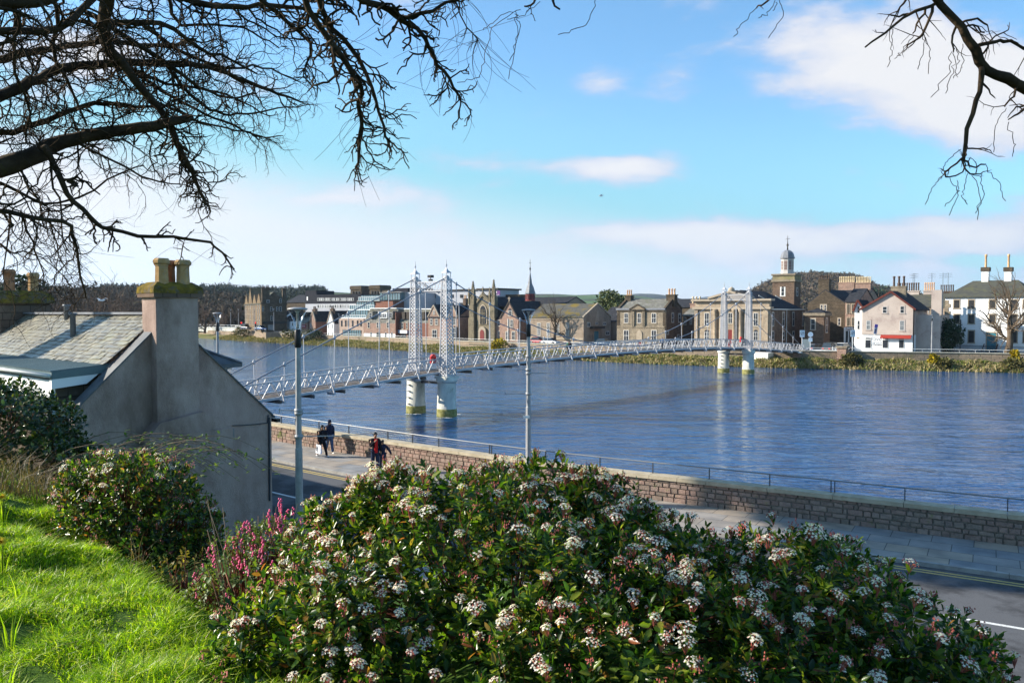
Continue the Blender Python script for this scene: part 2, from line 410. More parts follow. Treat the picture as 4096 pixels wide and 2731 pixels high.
# ground under street (near bank)
nb = MB(); P0 = offset(base, .2); P1 = offset(base, 60)
g = strip('near_ground', offset(base,.25), offset(base,90), 2.20, 2.20, K['earth']); tag(g, kind='structure')
pv = strip('pavement', offset(base,.42), offset(base,3.55), ZP, ZP, K['paving'], uvs=True, d0=0, d1=3.13); tag(pv, kind='structure')
rd = strip('road', offset(base,3.7), offset(base,11.3), ZR, ZR, K['asphalt']); tag(rd, kind='structure')
pv2 = strip('near_pavement', offset(base,11.45), offset(base,13.4), ZP, ZP, K['paving'], uvs=True, d0=0, d1=1.95); tag(pv2, kind='structure')
def kerbs(name, da, db):
    a = offset(base, da); b_ = offset(base, db); m = MB(); n = len(a)
    for i in range(n-1):
        p, q, r, s_ = a[i], a[i+1], b_[i+1], b_[i]
        g_ = .006
        P = [Vector(p), Vector(q), Vector(r), Vector(s_)]; t = (P[1]-P[0]).normalized()*g_
        P[0] += t; P[3] += t; P[1] -= t; P[2] -= t
        pts = [(x.x, x.y) for x in P]
        ar = sum(pts[k][0]*pts[(k+1)%4][1]-pts[(k+1)%4][0]*pts[k][1] for k in range(4))
        if ar < 0: pts = pts[::-1]
        m.prismz(pts, ZR-.1, ZP+.004)
    o = m.build(name, K['kerb']); tag(o, kind='structure')
kerbs('kerb', 3.55, 3.7); kerbs('kerb_near', 11.3, 11.45)
def line(name, d, w, m, dash=None):
    a = offset(base, d); b_ = offset(base, d+w)
    if not dash: o = strip(name, a, b_, ZR+.005, ZR+.005, m); tag(o, kind='structure'); return
    mb = MB(); on, per = dash; k = 0
    a = offset(subdiv(NWS,.5), d); b_ = offset(subdiv(NWS,.5), d+w); s = 0
    for i in range(len(a)-1):
        L_ = (Vector(a[i+1])-Vector(a[i])).length
        if (s % per) < on: mb.add([(*a[i],ZR+.005),(*a[i+1],ZR+.005),(*b_[i+1],ZR+.005),(*b_[i],ZR+.005)], [(0,1,2,3)])
        s += L_
    o = mb.build(name, m); tag(o, kind='structure')
line('yellow_line_marking', 4.0, .10, K['paint_y']); line('yellow_line_marking', 4.22, .10, K['paint_y'])
line('centre_line_marking', 7.55, .13, K['paint_w'], (4.0, 6.0))
line('yellow_line_marking', 10.9, .10, K['paint_y'])

# near river wall, one long thing
def polybox(mb, pl, d0, d1, z0, z1, gap=0.0, n0=None):
    a = offset(pl, d0); b_ = offset(pl, d1)
    for i in range(len(a)-1):
        P = [Vector(a[i]), Vector(a[i+1]), Vector(b_[i+1]), Vector(b_[i])]
        if gap:
            t = (P[1]-P[0]).normalized()*gap; P[0]+=t; P[3]+=t; P[1]-=t; P[2]-=t
        pts = [(x.x,x.y) for x in P]
        ar = sum(pts[k][0]*pts[(k+1)%4][1]-pts[(k+1)%4][0]*pts[k][1] for k in range(4))
        if ar < 0: pts = pts[::-1]
        mb.prismz(pts, z0, z1)
    return mb
nw = empty('river_wall', (NW[5][0], NW[5][1], ZP), 0, 'pink rubble river wall with sandstone coping along the near pavement', 'wall')
inv = Vector(nw.location)
def rel(mb, o):
    mb.v = [(x-o[0], y-o[1], z-o[2]) for x,y,z in mb.v]; return mb
# stones as real blocks on the street face
K['pinkstone'] = mat('pink_rubble', (.8,.8,.8), (1.1,1.08,1.05), 6, rough=.95, bump=.9, bscale=25, bd=.03,
    island=[(0,(.24,.17,.145)),(.3,(.31,.215,.18)),(.6,(.21,.17,.14)),(.8,(.34,.25,.21)),(1,(.26,.195,.17))], c3=(.15,.17,.06), s3=1.5, t3=(.60,.70))
core = MB(); polybox(core, base, .02, .36, -1.0, 3.20); rel(core, inv).build('wall_core', mat('wall_mortar', (.24,.20,.165), (.17,.15,.12), 5, rough=1), nw)
st = MB(); fine = subdiv(NWS, .12)
fo = offset(fine, .36)
cum = [0]
for i in range(len(fo)-1): cum.append(cum[-1] + (Vector(fo[i+1])-Vector(fo[i])).length)
def face_pt(s):
    import bisect
    i = min(max(bisect.bisect_right(cum, s)-1, 0), len(fo)-2); k = (s-cum[i])/max(1e-6, cum[i+1]-cum[i])
    a = Vector(fo[i]); b_ = Vector(fo[i+1]); t = (b_-a).normalized(); n = Vector((t.y,-t.x)); n = -n if n.y > 0 else n
    return a.lerp(b_, k), n
tot_len = cum[-1]; rr = random.Random(3)
s0, s1 = 60, 200
z = 2.36; rows = [.21,.15,.20,.16,.13]
for h in rows:
    s = s0
    while s < s1:
        w = rr.uniform(.2,.52)
        if rr.random() < .25: w *= .6
        p, n = face_pt(s+.012); q, n2 = face_pt(s+w-.012); d = rr.uniform(.03,.065)
        zz0, zz1 = z+.01, z+h-.01
        pi_ = p - n*.02; qi = q - n2*.02; po = p+n*d+(q-p)*.04; qo = q+n2*d-(q-p)*.04; i_ = .012
        st.add([(pi_.x,pi_.y,zz0),(qi.x,qi.y,zz0),(qi.x,qi.y,zz1),(pi_.x,pi_.y,zz1),
                (po.x,po.y,zz0+i_),(qo.x,qo.y,zz0+i_+rr.uniform(0,.01)),(qo.x,qo.y,zz1-i_),(po.x,po.y,zz1-i_)],
               [(4,5,6,7),(0,1,5,4),(1,2,6,5),(2,3,7,6),(3,0,4,7),(7,6,5,4)])
        s += w
    z += h
st.f = [f for i, f in enumerate(st.f) if i % 6 != 5]; st.sm = st.sm[:len(st.f)]
rel(st, inv).build('facing_stones', K['pinkstone'], nw)
cp = MB(); polybox(cp, subdiv(NWS, 1.1), -.06, .47, 3.20, 3.345, gap=.008); rel(cp, inv).build('coping', K['coping'], nw)
# handrail standing on the river edge of the coping
hr = empty('handrail', (NW[5][0], NW[5][1], 3.345), 0, 'slim steel handrail with dark posts and wires on the near river wall', 'railing')
ro = Vector(hr.location)
rl = offset(subdiv(NWS, .8), .06); R_ = MB(); R_.tube([(p[0],p[1],3.76) for p in rl], .026, 6); rel(R_, ro).build('top_rail', K['rail'], hr)
W_ = MB()
for zz in (3.46, 3.56, 3.66): W_.tube([(p[0],p[1],zz) for p in rl], .005, 3)
rel(W_, ro).build('wire', K['rail'], hr)
pp = offset(NWS, .06); acc = 0; k = 0
pl = offset(subdiv(NWS, 1.7), .06)
for i in range(0, len(pl)-1):
    if pl[i][0] > 45 or pl[i][0] < -60: continue
    a = Vector(pl[i]); t = (Vector(pl[i+1])-a).normalized()
    m = MB(); m.bar((a.x,a.y,3.34),(a.x,a.y,3.74), .05, .03, up=(t.x,t.y,0))
    if i % 6 == 3:
        b2 = a + t*.12; m.bar((b2.x,b2.y,3.34),(b2.x,b2.y,3.74), .05, .03, up=(t.x,t.y,0))
    rel(m, ro).build('post', K['steel_dark'], hr)

# ------------------------------------------------------------------ water
def water():
    m = bpy.data.materials.new('river_water'); t, N, L = nt(m)
    out = N.new('ShaderNodeOutputMaterial'); b = N.new('ShaderNodeBsdfPrincipled'); L.new(b.outputs[0], out.inputs[0])
    b.inputs['Base Color'].default_value = (.012,.060,.175,1); b.inputs['Roughness'].default_value = .06; b.inputs['IOR'].default_value = 1.333  # blue base stands in for reflected sky; the river itself is dark
    b.inputs['Specular IOR Level'].default_value = .5
    tc = N.new('ShaderNodeTexCoord')
    mp = N.new('ShaderNodeMapping'); mp.inputs['Rotation'].default_value = (0,0,rad(-40)); mp.inputs['Scale'].default_value = (.55,1.35,1); L.new(tc.outputs['Object'], mp.inputs[0])
    hs = []
    for sc, am, det, dist in ((.06,1.3,2,.6),(.26,1.7,3,1.0),(.85,.75,4,1.2),(3.0,.16,3,.6)):
        n = N.new('ShaderNodeTexNoise'); n.inputs['Scale'].default_value = sc; n.inputs['Detail'].default_value = det; n.inputs['Distortion'].default_value = dist
        L.new(mp.outputs[0], n.inputs['Vector'])
        k = N.new('ShaderNodeMath'); k.operation = 'MULTIPLY'; k.inputs[1].default_value = am; L.new(n.outputs['Fac'], k.inputs[0]); hs.append(k.outputs[0])
    # calm and rough patches
    pn = N.new('ShaderNodeTexNoise'); pn.inputs['Scale'].default_value = .05; pn.inputs['Detail'].default_value = 4; L.new(mp.outputs[0], pn.inputs['Vector'])
    s = hs[0]
    for h in hs[1:]:
        a = N.new('ShaderNodeMath'); a.operation = 'ADD'; L.new(s, a.inputs[0]); L.new(h, a.inputs[1]); s = a.outputs[0]
    bp = N.new('ShaderNodeBump'); bp.inputs['Distance'].default_value = .26
    mr = N.new('ShaderNodeMapRange'); mr.inputs['From Min'].default_value = .35; mr.inputs['From Max'].default_value = .65; mr.inputs['To Min'].default_value = .55; mr.inputs['To Max'].default_value = 1.0
    L.new(pn.outputs['Fac'], mr.inputs['Value']); L.new(mr.outputs[0], bp.inputs['Strength'])
    L.new(s, bp.inputs['Height']); L.new(bp.outputs[0], b.inputs['Normal'])
    return m
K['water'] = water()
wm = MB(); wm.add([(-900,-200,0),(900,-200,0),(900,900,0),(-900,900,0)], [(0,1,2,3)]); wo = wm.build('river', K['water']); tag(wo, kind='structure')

# ------------------------------------------------------------------ far bank plan
D_ = Vector((.8,-.6)); N_ = Vector((.6,.8)); L0 = Vector((-5.6,206.0))
ANG = math.atan2(-.6,.8)
WL = [(420,20),(230,62),(140,98),(81,127),(60,133),(39.8,140),(22,151),(0,172),(-22,194),(-41,218),(-62,239),(-94,272),(-128,312),(-190,372)]
WLS = chaikin(WL, 2)
def offs_far(pl, d):
    out = []
    for i, p in enumerate(pl):
        a = Vector(pl[max(i-1,0)]); b = Vector(pl[min(i+1,len(pl)-1)]); t = (b-a).normalized(); n = Vector((t.y,-t.x))
        if n.y < 0: n = -n
        out.append((p[0]+n.x*d, p[1]+n.y*d))
    return out
fb = subdiv(WLS, 2.0); ZS = 2.2
# sloping bank
bk = MB(); a = offs_far(fb, -1.2); b_ = offs_far(fb, 1.6); c_ = offs_far(fb, 5.6); n = len(fb)
vs = [(p[0],p[1],-.5) for p in a] + [(p[0],p[1],.55+.15*math.sin(i*.7)) for i,p in enumerate(b_)] + [(p[0],p[1],1.35) for p in c_]
fs = [(i,i+1,n+i+1,n+i) for i in range(n-1)] + [(n+i,n+i+1,2*n+i+1,2*n+i) for i in range(n-1)]
bk.add(vs, fs, True); bo = bk.build('river_bank', mat('bank_soil', (.16,.13,.07), (.10,.12,.035), .5, rough=1, bump=.6)); tag(bo, kind='structure')
fl = strip('far_street', offs_far(fb,5.5), offs_far(fb,40), ZS, ZS, mat('far_asphalt', (.15,.15,.155), (.20,.20,.20), .5, rough=.9)); tag(fl, kind='structure')
far = MB(); q = offs_far(fb, 6.0)
vs = [(p[0],p[1],ZS-.06) for p in q] + [(p[0]*1.0+(9000*math.sin(math.atan2(p[0],p[1]+1))), p[1]+9000, ZS-.06) for p in q]
n = len(q); far.add(vs, [(i,i+1,n+i+1,n+i) for i in range(n-1)])
fo_ = far.build('far_ground', mat('far_land', (.12,.13,.08), (.16,.15,.12), .02, rough=1)); tag(fo_, kind='structure')
# far retaining wall
fw = empty('embankment_wall', (*offs_far(WLS,5.6)[20], 1.2), 0, 'low sandstone river wall with pale coping along the far street', 'wall')
fi = Vector(fw.location)
K['farwall'] = mat('far_wall_stone', (.85,.85,.85), (1.12,1.1,1.05), 1.2, rough=.95, bump=.7, bscale=8, bd=.06, brick=(.7,.33,.03,(.15,.13,.10),(.34,.26,.20),(.26,.21,.165)), c3=(.17,.16,.08), s3=.5, t3=(.56,.7))
m = MB(); a = offs_far(fb,5.5); b_ = offs_far(fb,5.9)
for i in range(len(a)-1):
    pts = [a[i],a[i+1],b_[i+1],b_[i]]
    ar = sum(pts[k][0]*pts[(k+1)%4][1]-pts[(k+1)%4][0]*pts[k][1] for k in range(4))
    m.prismz(pts[::-1] if ar < 0 else pts, .4, 2.72)
rel(m, fi).build('wall', K['farwall'], fw)
m = MB(); a = offs_far(fb,5.4); b_ = offs_far(fb,6.0)
for i in range(len(a)-1):
    pts = [a[i],a[i+1],b_[i+1],b_[i]]
    ar = sum(pts[k][0]*pts[(k+1)%4][1]-pts[(k+1)%4][0]*pts[k][1] for k in range(4))
    m.prismz(pts[::-1] if ar < 0 else pts, 2.72, 2.86)
rel(m, fi).build('coping', mat('far_coping', (.50,.47,.40), (.38,.36,.30), 1), fw)
rf = empty('river_railing', (*offs_far(WLS,5.6)[20], 2.86), 0, 'thin white railing running above the far river wall', 'railing')
fi = Vector(rf.location); m = MB(); c_ = offs_far(fb,5.7); m.tube([(p[0],p[1],3.32) for p in c_], .045, 4); rel(m, fi).build('top_rail', K['white'], rf)
cand = sorted([p for p in c_], key=lambda p: (0 if abs(p[0]/p[1]) < .66 else 1000) + p[1])
for p in cand[:100]: rel(MB().bar((p[0],p[1],2.86),(p[0],p[1],3.3), .05), fi).build('post', K['steel'], rf)
m = MB()
for p in cand[100:]: m.bar((p[0],p[1],2.86),(p[0],p[1],3.3), .05)
o = rel(m, fi).build('posts', K['steel'], rf); o['kind'] = 'stuff'

# ================================================================== the suspension footbridge
B0 = Vector((-7.55, 74.9)); BA = Vector((.641,.768)).normalized(); BN = Vector((BA.y,-BA.x))   # BN: upstream, near-right side
BL = 66.5
bridge = empty('suspension_bridge', (B0.x, B0.y, 0), math.atan2(BA.y, BA.x), 'white lattice suspension footbridge with paired towers on round concrete piers', 'bridge')
# local: x along the bridge from near towers, y to the left (far/downstream side), z up.  near-right side is y = -HW
HW, TW = 1.45, 2.05
X0, X1 = -23.5, BL + 26.0
def zd(x):       # top of deck
    if x < 0: return 4.02 + .052*x - .0007*x*x*.2
    if x > BL: return 4.00 - .058*(x-BL)
    k = x/BL; return 4.02 + 4*k*(1-k)*.62
def seg(a, b, st): 
    n = max(1, round((b-a)/st)); return [a+(b-a)*i/n for i in range(n+1)]
xs = seg(X0, X1, 1.5)
m = MB()
for i in range(len(xs)-1):
    a, b2 = xs[i], xs[i+1]
    m.add([(a,-HW,zd(a)),(b2,-HW,zd(b2)),(b2,HW,zd(b2)),(a,HW,zd(a)),(a,-HW,zd(a)-.14),(b2,-HW,zd(b2)-.14),(b2,HW,zd(b2)-.14),(a,HW,zd(a)-.14)],
          [(0,1,2,3),(7,6,5,4),(0,4,5,1),(3,2,6,7)])
    if i % 2 == 0: m.box(a-.06,a+.06,-HW-.35,HW+.35,zd(a)-.42,zd(a)-.15)
m.build('deck', K['deck'], bridge)
RH = 1.25
for sgn in (-1, 1):
    y = sgn*(HW+.02); m = MB()
    pan = 1.55; xx = seg(X0, X1, pan)
    for i in range(len(xx)-1):
        a, b2 = xx[i], xx[i+1]; mid = (a+b2)/2
        m.bar((a,y,zd(a)+RH),(b2,y,zd(b2)+RH), .13, .10)
        m.bar((a,y,zd(a)-.02),(b2,y,zd(b2)-.02), .11, .20)
        m.bar((a,y,zd(a)+.08),(mid-.05,y,zd(mid)+RH-.05), .07, .05)
        m.bar((mid+.05,y,zd(mid)+RH-.05),(b2,y,zd(b2)+.08), .07, .05)
        m.bar((a,y-sgn*.03,zd(a)+.62),(b2,y-sgn*.03,zd(b2)+.62), .025)
        m.bar((a,y-sgn*.03,zd(a)+.34),(b2,y-sgn*.03,zd(b2)+.34), .02)
        m.bar((a,y-sgn*.03,zd(a)+.92),(b2,y-sgn*.03,zd(b2)+.92), .02)
        if i % 3 == 1:
            m.bar((a,y+sgn*.55,zd(a)-.28),(a,y,zd(a)+RH-.05), .11, .11)
            m.bar((a,y+sgn*.6,zd(a)-.3),(a,y-sgn*.3,zd(a)-.3), .14, .18)
    m.build('truss_railing', K['steel'], bridge)
# tower columns: tapered lattice
def lattice_tower(cx, cy, zb, zt):
    t = empty('tower', (cx, cy, 0)); t.parent = bridge
    wb, wt = .92/2, .60/2
    def w(z): return wb + (wt-wb)*(z-zb)/(zt-zb)
    m = MB()
    for sx in (-1,1):
        for sy in (-1,1):
            m.bar((sx*wb,sy*wb,zb),(sx*wt,sy*wt,zt), .09, .09)
    m.box(-wb-.06,wb+.06,-wb-.06,wb+.06,zb-.05,zb+.12); m.box(-wt-.09,wt+.09,-wt-.09,wt+.09,zt,zt+.12)
    m.build('frame', K['steel'], t)
    for face in range(4):
        m = MB(); nrow = 26; dz = (zt-zb)/nrow; ncol = 2
        def fp(s, z):
            q = w(z)*.98; u = (s*2-1)*q
            return {0:(u,-q,z),1:(q,u,z),2:(-u,q,z),3:(-q,-u,z)}[face]
        for i in range(nrow):
            for c in range(ncol):
                z0, z1 = zb+i*dz, zb+(i+1)*dz
                for (sa, sb) in ((c/ncol,(c+1)/ncol),((c+1)/ncol,c/ncol)):
                    a = Vector(fp(sa,z0)); b2 = Vector(fp(sb,z1)); nrm = {0:(0,-1,0),1:(1,0,0),2:(0,1,0),3:(-1,0,0)}[face]
                    m.bar(a, b2, .065, .02, up=nrm)
        m.build('lattice', K['steel'], t)
    m = MB(); f = zt+.12
    m.lathe(0,0,[(.28,f),(.30,f+.12),(.22,f+.26),(.05,f+.34)], 10)
    for sx in (-1,1):
        for sy in (-1,1): m.bar((sx*.26,sy*.26,f),(sx*.26,sy*.26,f+.55), .045)
    m.lathe(0,0,[(.46,f+.55),(.44,f+.60),(.24,f+.72),(.10,f+.90),(.05,f+1.02)], 4, smooth=False, rot=math.pi/4)
    m.lathe(0,0,[(.03,f+1.0),(.03,f+1.16),(.10,f+1.24),(.03,f+1.34),(.02,f+1.75)], 6)
    m.build('finial', K['steel'], t)
    return t
ZB_, ZT_ = 3.75, 12.45
for tx in (0, BL):
    for sy in (-1, 1): lattice_tower(tx, sy*TW, ZB_, ZT_)
    # portal beam with arch brackets
    m = MB(); yi = TW-.28
    for z in (ZT_-.12, ZT_-.95): 
        for dx in (-.2,.2): m.bar((tx+dx,-yi,z),(tx+dx,yi,z), .07, .09)
    nn = 9
    for dx in (-.2,.2):
        for i in range(nn):
            y0 = -yi+2*yi*i/nn; y1 = -yi+2*yi*(i+1)/nn
            m.bar((tx+dx,y0,ZT_-.92),(tx+dx,y1,ZT_-.15), .05,.02, up=(1,0,0)); m.bar((tx+dx,y1,ZT_-.92),(tx+dx,y0,ZT_-.15), .05,.02, up=(1,0,0))
    for sy in (-1,1):
        pts = []; 
        for i in range(9):
            a = math.pi/2*i/8; pts.append((tx, sy*(yi-1.15+1.15*math.cos(a)), ZT_-2.35+1.35*math.sin(a)))
        m.tube(pts, .05, 5)
        for (cy, cz, r) in ((yi-.32,ZT_-1.28,.22),(yi-.18,ZT_-1.72,.12),(yi-.7,ZT_-1.15,.12)):
            m.tube([(tx, sy*(cy+r*math.cos(k*.7)), cz+r*math.sin(k*.7)) for k in range(10)], .022, 4)
    m.build('portal_arch', K['steel'], bridge)
    m = MB(); m.box(tx-.14,tx+.14,-.16,.16,ZT_-.02,ZT_+.14); m.bar((tx,0,ZT_+.1),(tx,0,ZT_+.3),.05); m.box(tx-.2,tx+.2,-.22,.22,ZT_+.28,ZT_+.52)
    m.build('floodlight', K['black'], bridge)
    for sy in (-1,1):
        p = empty('pier', (tx, sy*TW, 0)); p.parent = bridge
        m = MB(); m.lathe(0,0,[(.92,-1.5),(.90,.95),(.885,.96),(.84,3.1)], 24); m.build('shaft', K['concrete'], p)
        m = MB(); m.lathe(0,0,[(.94,-1.4),(.935,.12),(.93,.52),(.915,.72)], 24); m.build('algae_band', K['algae'], p)
        m = MB(); m.lathe(0,0,[(.86,3.1),(.98,3.22),(.98,3.48),(.8,3.5)], 24); m.box(-.8,.8,-.8,.8,3.5,3.70); m.build('capital', K['concrete'], p)
        if sy == 1:
            for z in (.9,1.5,2.1,2.7): MB().box(-1.0,-.8,-.14,.14,z,z+.07).build('rung', K['steel_dark'], p)
    m = MB(); m.box(tx-.12,tx+.12,-1.3,1.3,2.9,3.12); m.build('tie_beam', K['steel_dark'], bridge)
# cables
def zc(x):
    top = ZT_+.25
    if x < 0: return top + (zd(X0)+.35-top)*(x/X0)
    if x > BL: return top + (zd(X1)-.3-top)*((x-BL)/(X1-BL))
    k = 2*x/BL-1; lo = zd(BL/2)+.75; return lo + (top-lo)*k*k
for sy in (-1,1):
    m = MB(); m.tube([(x, sy*(TW if 0<=x<=BL else TW), zc(x)) for x in seg(X0,0,2)[:-1]+seg(0,BL,1.4)[:-1]+seg(BL,X1+.6,2)], .055, 5); m.build('cable', K['cable'], bridge)
    hx = [X0+1.55*(3*i+1) for i in range(0, 30)]
    for x in hx:
        if x > X1-3 or abs(x) < 1.2 or abs(x-BL) < 1.2: continue
        if zc(x) < zd(x)+RH: continue
        m = MB(); m.bar((x,sy*TW,zc(x)),(x,sy*(HW+.5),zd(x)-.25), .05)
        m.lathe(x, sy*TW, [(.10,zc(x)-.16),(.13,zc(x)),(.05,zc(x)+.2)], 6)
        m.build('hanger', K['steel'], bridge)
MBR = Matrix.Translation((B0.x,B0.y,0)) @ Matrix.Rotation(math.atan2(BA.y,BA.x),4,'Z')
def bp(x,y,z): return MBR @ Vector((x,y,z))
for i,(tx,lab) in enumerate(((-.9,'red lifebuoy case on the nearer pair of bridge towers'),(BL-.9,'red lifebuoy case on the far pair of bridge towers'))):
    p = bp(tx, -HW+.25, zd(tx)+.9); e = empty('lifebuoy_case', p, math.atan2(BA.y,BA.x), lab, 'lifebuoy', 'lifebuoy cases on the bridge')
    m = MB(); m.prism([(-.3,0),(.3,0),(.3,.62),(.15,.82),(-.15,.82),(-.3,.62)], -.1,.1); m.build('case', K['red'], e)
    m = MB(); m.box(-.2,.2,-.13,-.1,.15,.5); m.build('panel', flat('dark_red', (.3,.01,.01)), e)

# foam curling round the piers
K['foam'] = mat('foam', (.62,.66,.70), (.80,.82,.84), 6, rough=.9)
fr = random.Random(5); m = MB()
for tx in (0, BL):
    for sy in (-1,1):
        for i in range(26):
            a = fr.uniform(-.6, 2.9); rr_ = fr.uniform(.98, 1.6); L_ = fr.uniform(.08,.34); q = bp(tx+rr_*math.cos(a)*1.0, sy*TW-rr_*math.sin(a)*.9, .03)
            pts = [(q.x+L_*math.cos(k*1.05+i)*fr.uniform(.5,1.2), q.y+L_*.5*math.sin(k*1.05+i)*fr.uniform(.5,1.2), .03+.001*(i%7)) for k in range(6)]
            m.add(pts, [(0,1,2,3,4,5)])
o = m.build('foam', K['foam']); tag(o, kind='stuff')
# ================================================================== far bank buildings
def ZA(x,y): return (900+x/2.94, 1080+y/2.94)
def ZB(x,y): return (1600+x/2.767, 1040+y/2.767)
def ZC(x,y): return (2400+x/2.94, 1080+y/2.94)
def ZD(x,y): return (2750+x/3.016, 980+y/3.016)
def ZE(x,y): return (3350+x/3.135, 1030+y/3.135)
def stone(name, a, b, c3=(.06,.055,.045), bw=.6, bh=.3, t3=(.55,.72), s3=.35, m=.6):
    return mat(name, (.80,.80,.80), (1.15,1.12,1.08), .9, rough=.95, bump=.5, bscale=4, bd=.05,
               brick=(bw,bh,.025,tuple(x*m for x in a),a,b), c3=c3, s3=s3, t3=t3)
K['st_dark'] = stone('dark_sandstone', (0.080,0.064,0.048), (0.116,0.092,0.068))  # tone also lowered to carry the shade of side walls
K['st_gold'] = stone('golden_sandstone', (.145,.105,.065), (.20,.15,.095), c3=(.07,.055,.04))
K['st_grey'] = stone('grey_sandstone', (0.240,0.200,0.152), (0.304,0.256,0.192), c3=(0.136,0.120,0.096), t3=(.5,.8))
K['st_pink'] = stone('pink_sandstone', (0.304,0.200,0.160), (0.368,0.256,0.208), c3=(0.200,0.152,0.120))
K['st_brown'] = stone('brown_sandstone', (0.132,0.093,0.072), (0.178,0.128,0.098), c3=(0.076,0.060,0.047))  # kept dark partly to put side-wall shade into the stone colour
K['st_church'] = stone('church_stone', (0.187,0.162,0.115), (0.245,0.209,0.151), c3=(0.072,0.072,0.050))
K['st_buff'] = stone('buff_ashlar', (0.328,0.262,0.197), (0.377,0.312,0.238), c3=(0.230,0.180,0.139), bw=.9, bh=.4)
K['harl_brown'] = mat('brown_harling', (0.264,0.208,0.160), (0.312,0.248,0.192), 1.2, rough=.95, bump=.4, bscale=20, c3=(0.216,0.168,0.128), s3=.4)
K['harl_pink'] = mat('pink_harling', (0.387,0.326,0.290), (0.466,0.396,0.352), .8, rough=.95, bump=.4, bscale=20, c3=(0.326,0.264,0.238), s3=.4)
K['harl_white'] = mat('white_harling', (.70,.71,.72), (.78,.78,.78), .8, rough=.9, bump=.25, bscale=15)
K['harl_grey'] = mat('grey_render', (0.357,0.365,0.399), (0.408,0.416,0.451), .5, rough=.9)
K['panel_dark'] = mat('dark_cladding', (.020,.021,.028), (.030,.031,.038), .4, rough=.9)
K['panel_pink'] = mat('pink_cladding', (0.383,0.289,0.238), (0.451,0.348,0.289), .6, rough=.9, brick=(1.4,.5,.015,(0.595,0.595,0.595),(1,1,1),(0.799,0.790,0.782)))
K['brick_red'] = mat('red_brick', (0.167,0.081,0.059), (0.211,0.105,0.077), 2, rough=.95)
K['slate'] = mat('slate_roof', (.030,.032,.038), (.052,.054,.062), 1.5, rough=.9, bump=.4, bscale=3, brick=(.6,.32,.02,(.5,.5,.5),(1,1,1),(.8,.8,.82)))
K['slate_pale'] = mat('pale_slate_roof', (0.168,0.164,0.152), (0.232,0.224,0.200), 1.2, rough=.85, brick=(.6,.32,.02,(0.480,0.480,0.480),(1,1,1),(0.680,0.680,0.680)), c3=(0.128,0.128,0.096), s3=.8)
K['slate_moss'] = mat('mossy_slate_roof', (0.074,0.074,0.071), (0.105,0.102,0.093), 1.0, rough=.8, c3=(0.167,0.124,0.031), s3=.35, t3=(.50,.62))
K['slate_green'] = mat('lichen_slate_roof', (0.061,0.063,0.058), (0.088,0.088,0.072), 1.0, rough=.8, c3=(0.094,0.094,0.055), s3=.5, t3=(.50,.66))
K['trim'] = mat('stone_trim', (0.320,0.264,0.200), (0.384,0.320,0.248), 2, rough=.9)
K['trim_white'] = flat('white_trim', (.70,.70,.69), .6)
K['trim_dark'] = flat('dark_trim', (.07,.06,.05), .8)
K['trim_red'] = flat('red_trim', (.11,.035,.028), .85)
K['pane'] = mat('window_pane', (.015,.017,.022), (.04,.046,.058), .9, rough=.2, spec=.35)
K['pane_pale'] = mat('curtained_pane', (.12,.13,.14), (.22,.23,.24), .9, rough=.3, spec=.5)
K['pane_blue'] = mat('blue_glazing', (.08,.14,.17), (.15,.22,.25), .5, rough=.08, spec=.7)
K['pot'] = mat('clay_pot', (.48,.26,.13), (.60,.38,.20), 3, rough=.8)
K['pot_pale'] = mat('buff_pot', (.60,.48,.30), (.66,.54,.36), 3, rough=.8)
K['pot_dark'] = mat('sooty_pot', (.07,.05,.045), (.12,.08,.06), 3, rough=.8)
K['lead'] = mat('lead_roof', (0.140,0.147,0.168), (0.196,0.203,0.224), 2, rough=.5)
K['sign_grey'] = flat('grey_lettering', (.30,.31,.34), .6)
K['door_teal'] = flat('teal_door', (.03,.15,.20), .5)
K['door_red'] = flat('red_door', (.16,.02,.02), .5)
K['door_dark'] = flat('dark_door', (.02,.03,.035), .5)
K['gutter'] = flat('pale_gutter', (.55,.55,.52), .5)

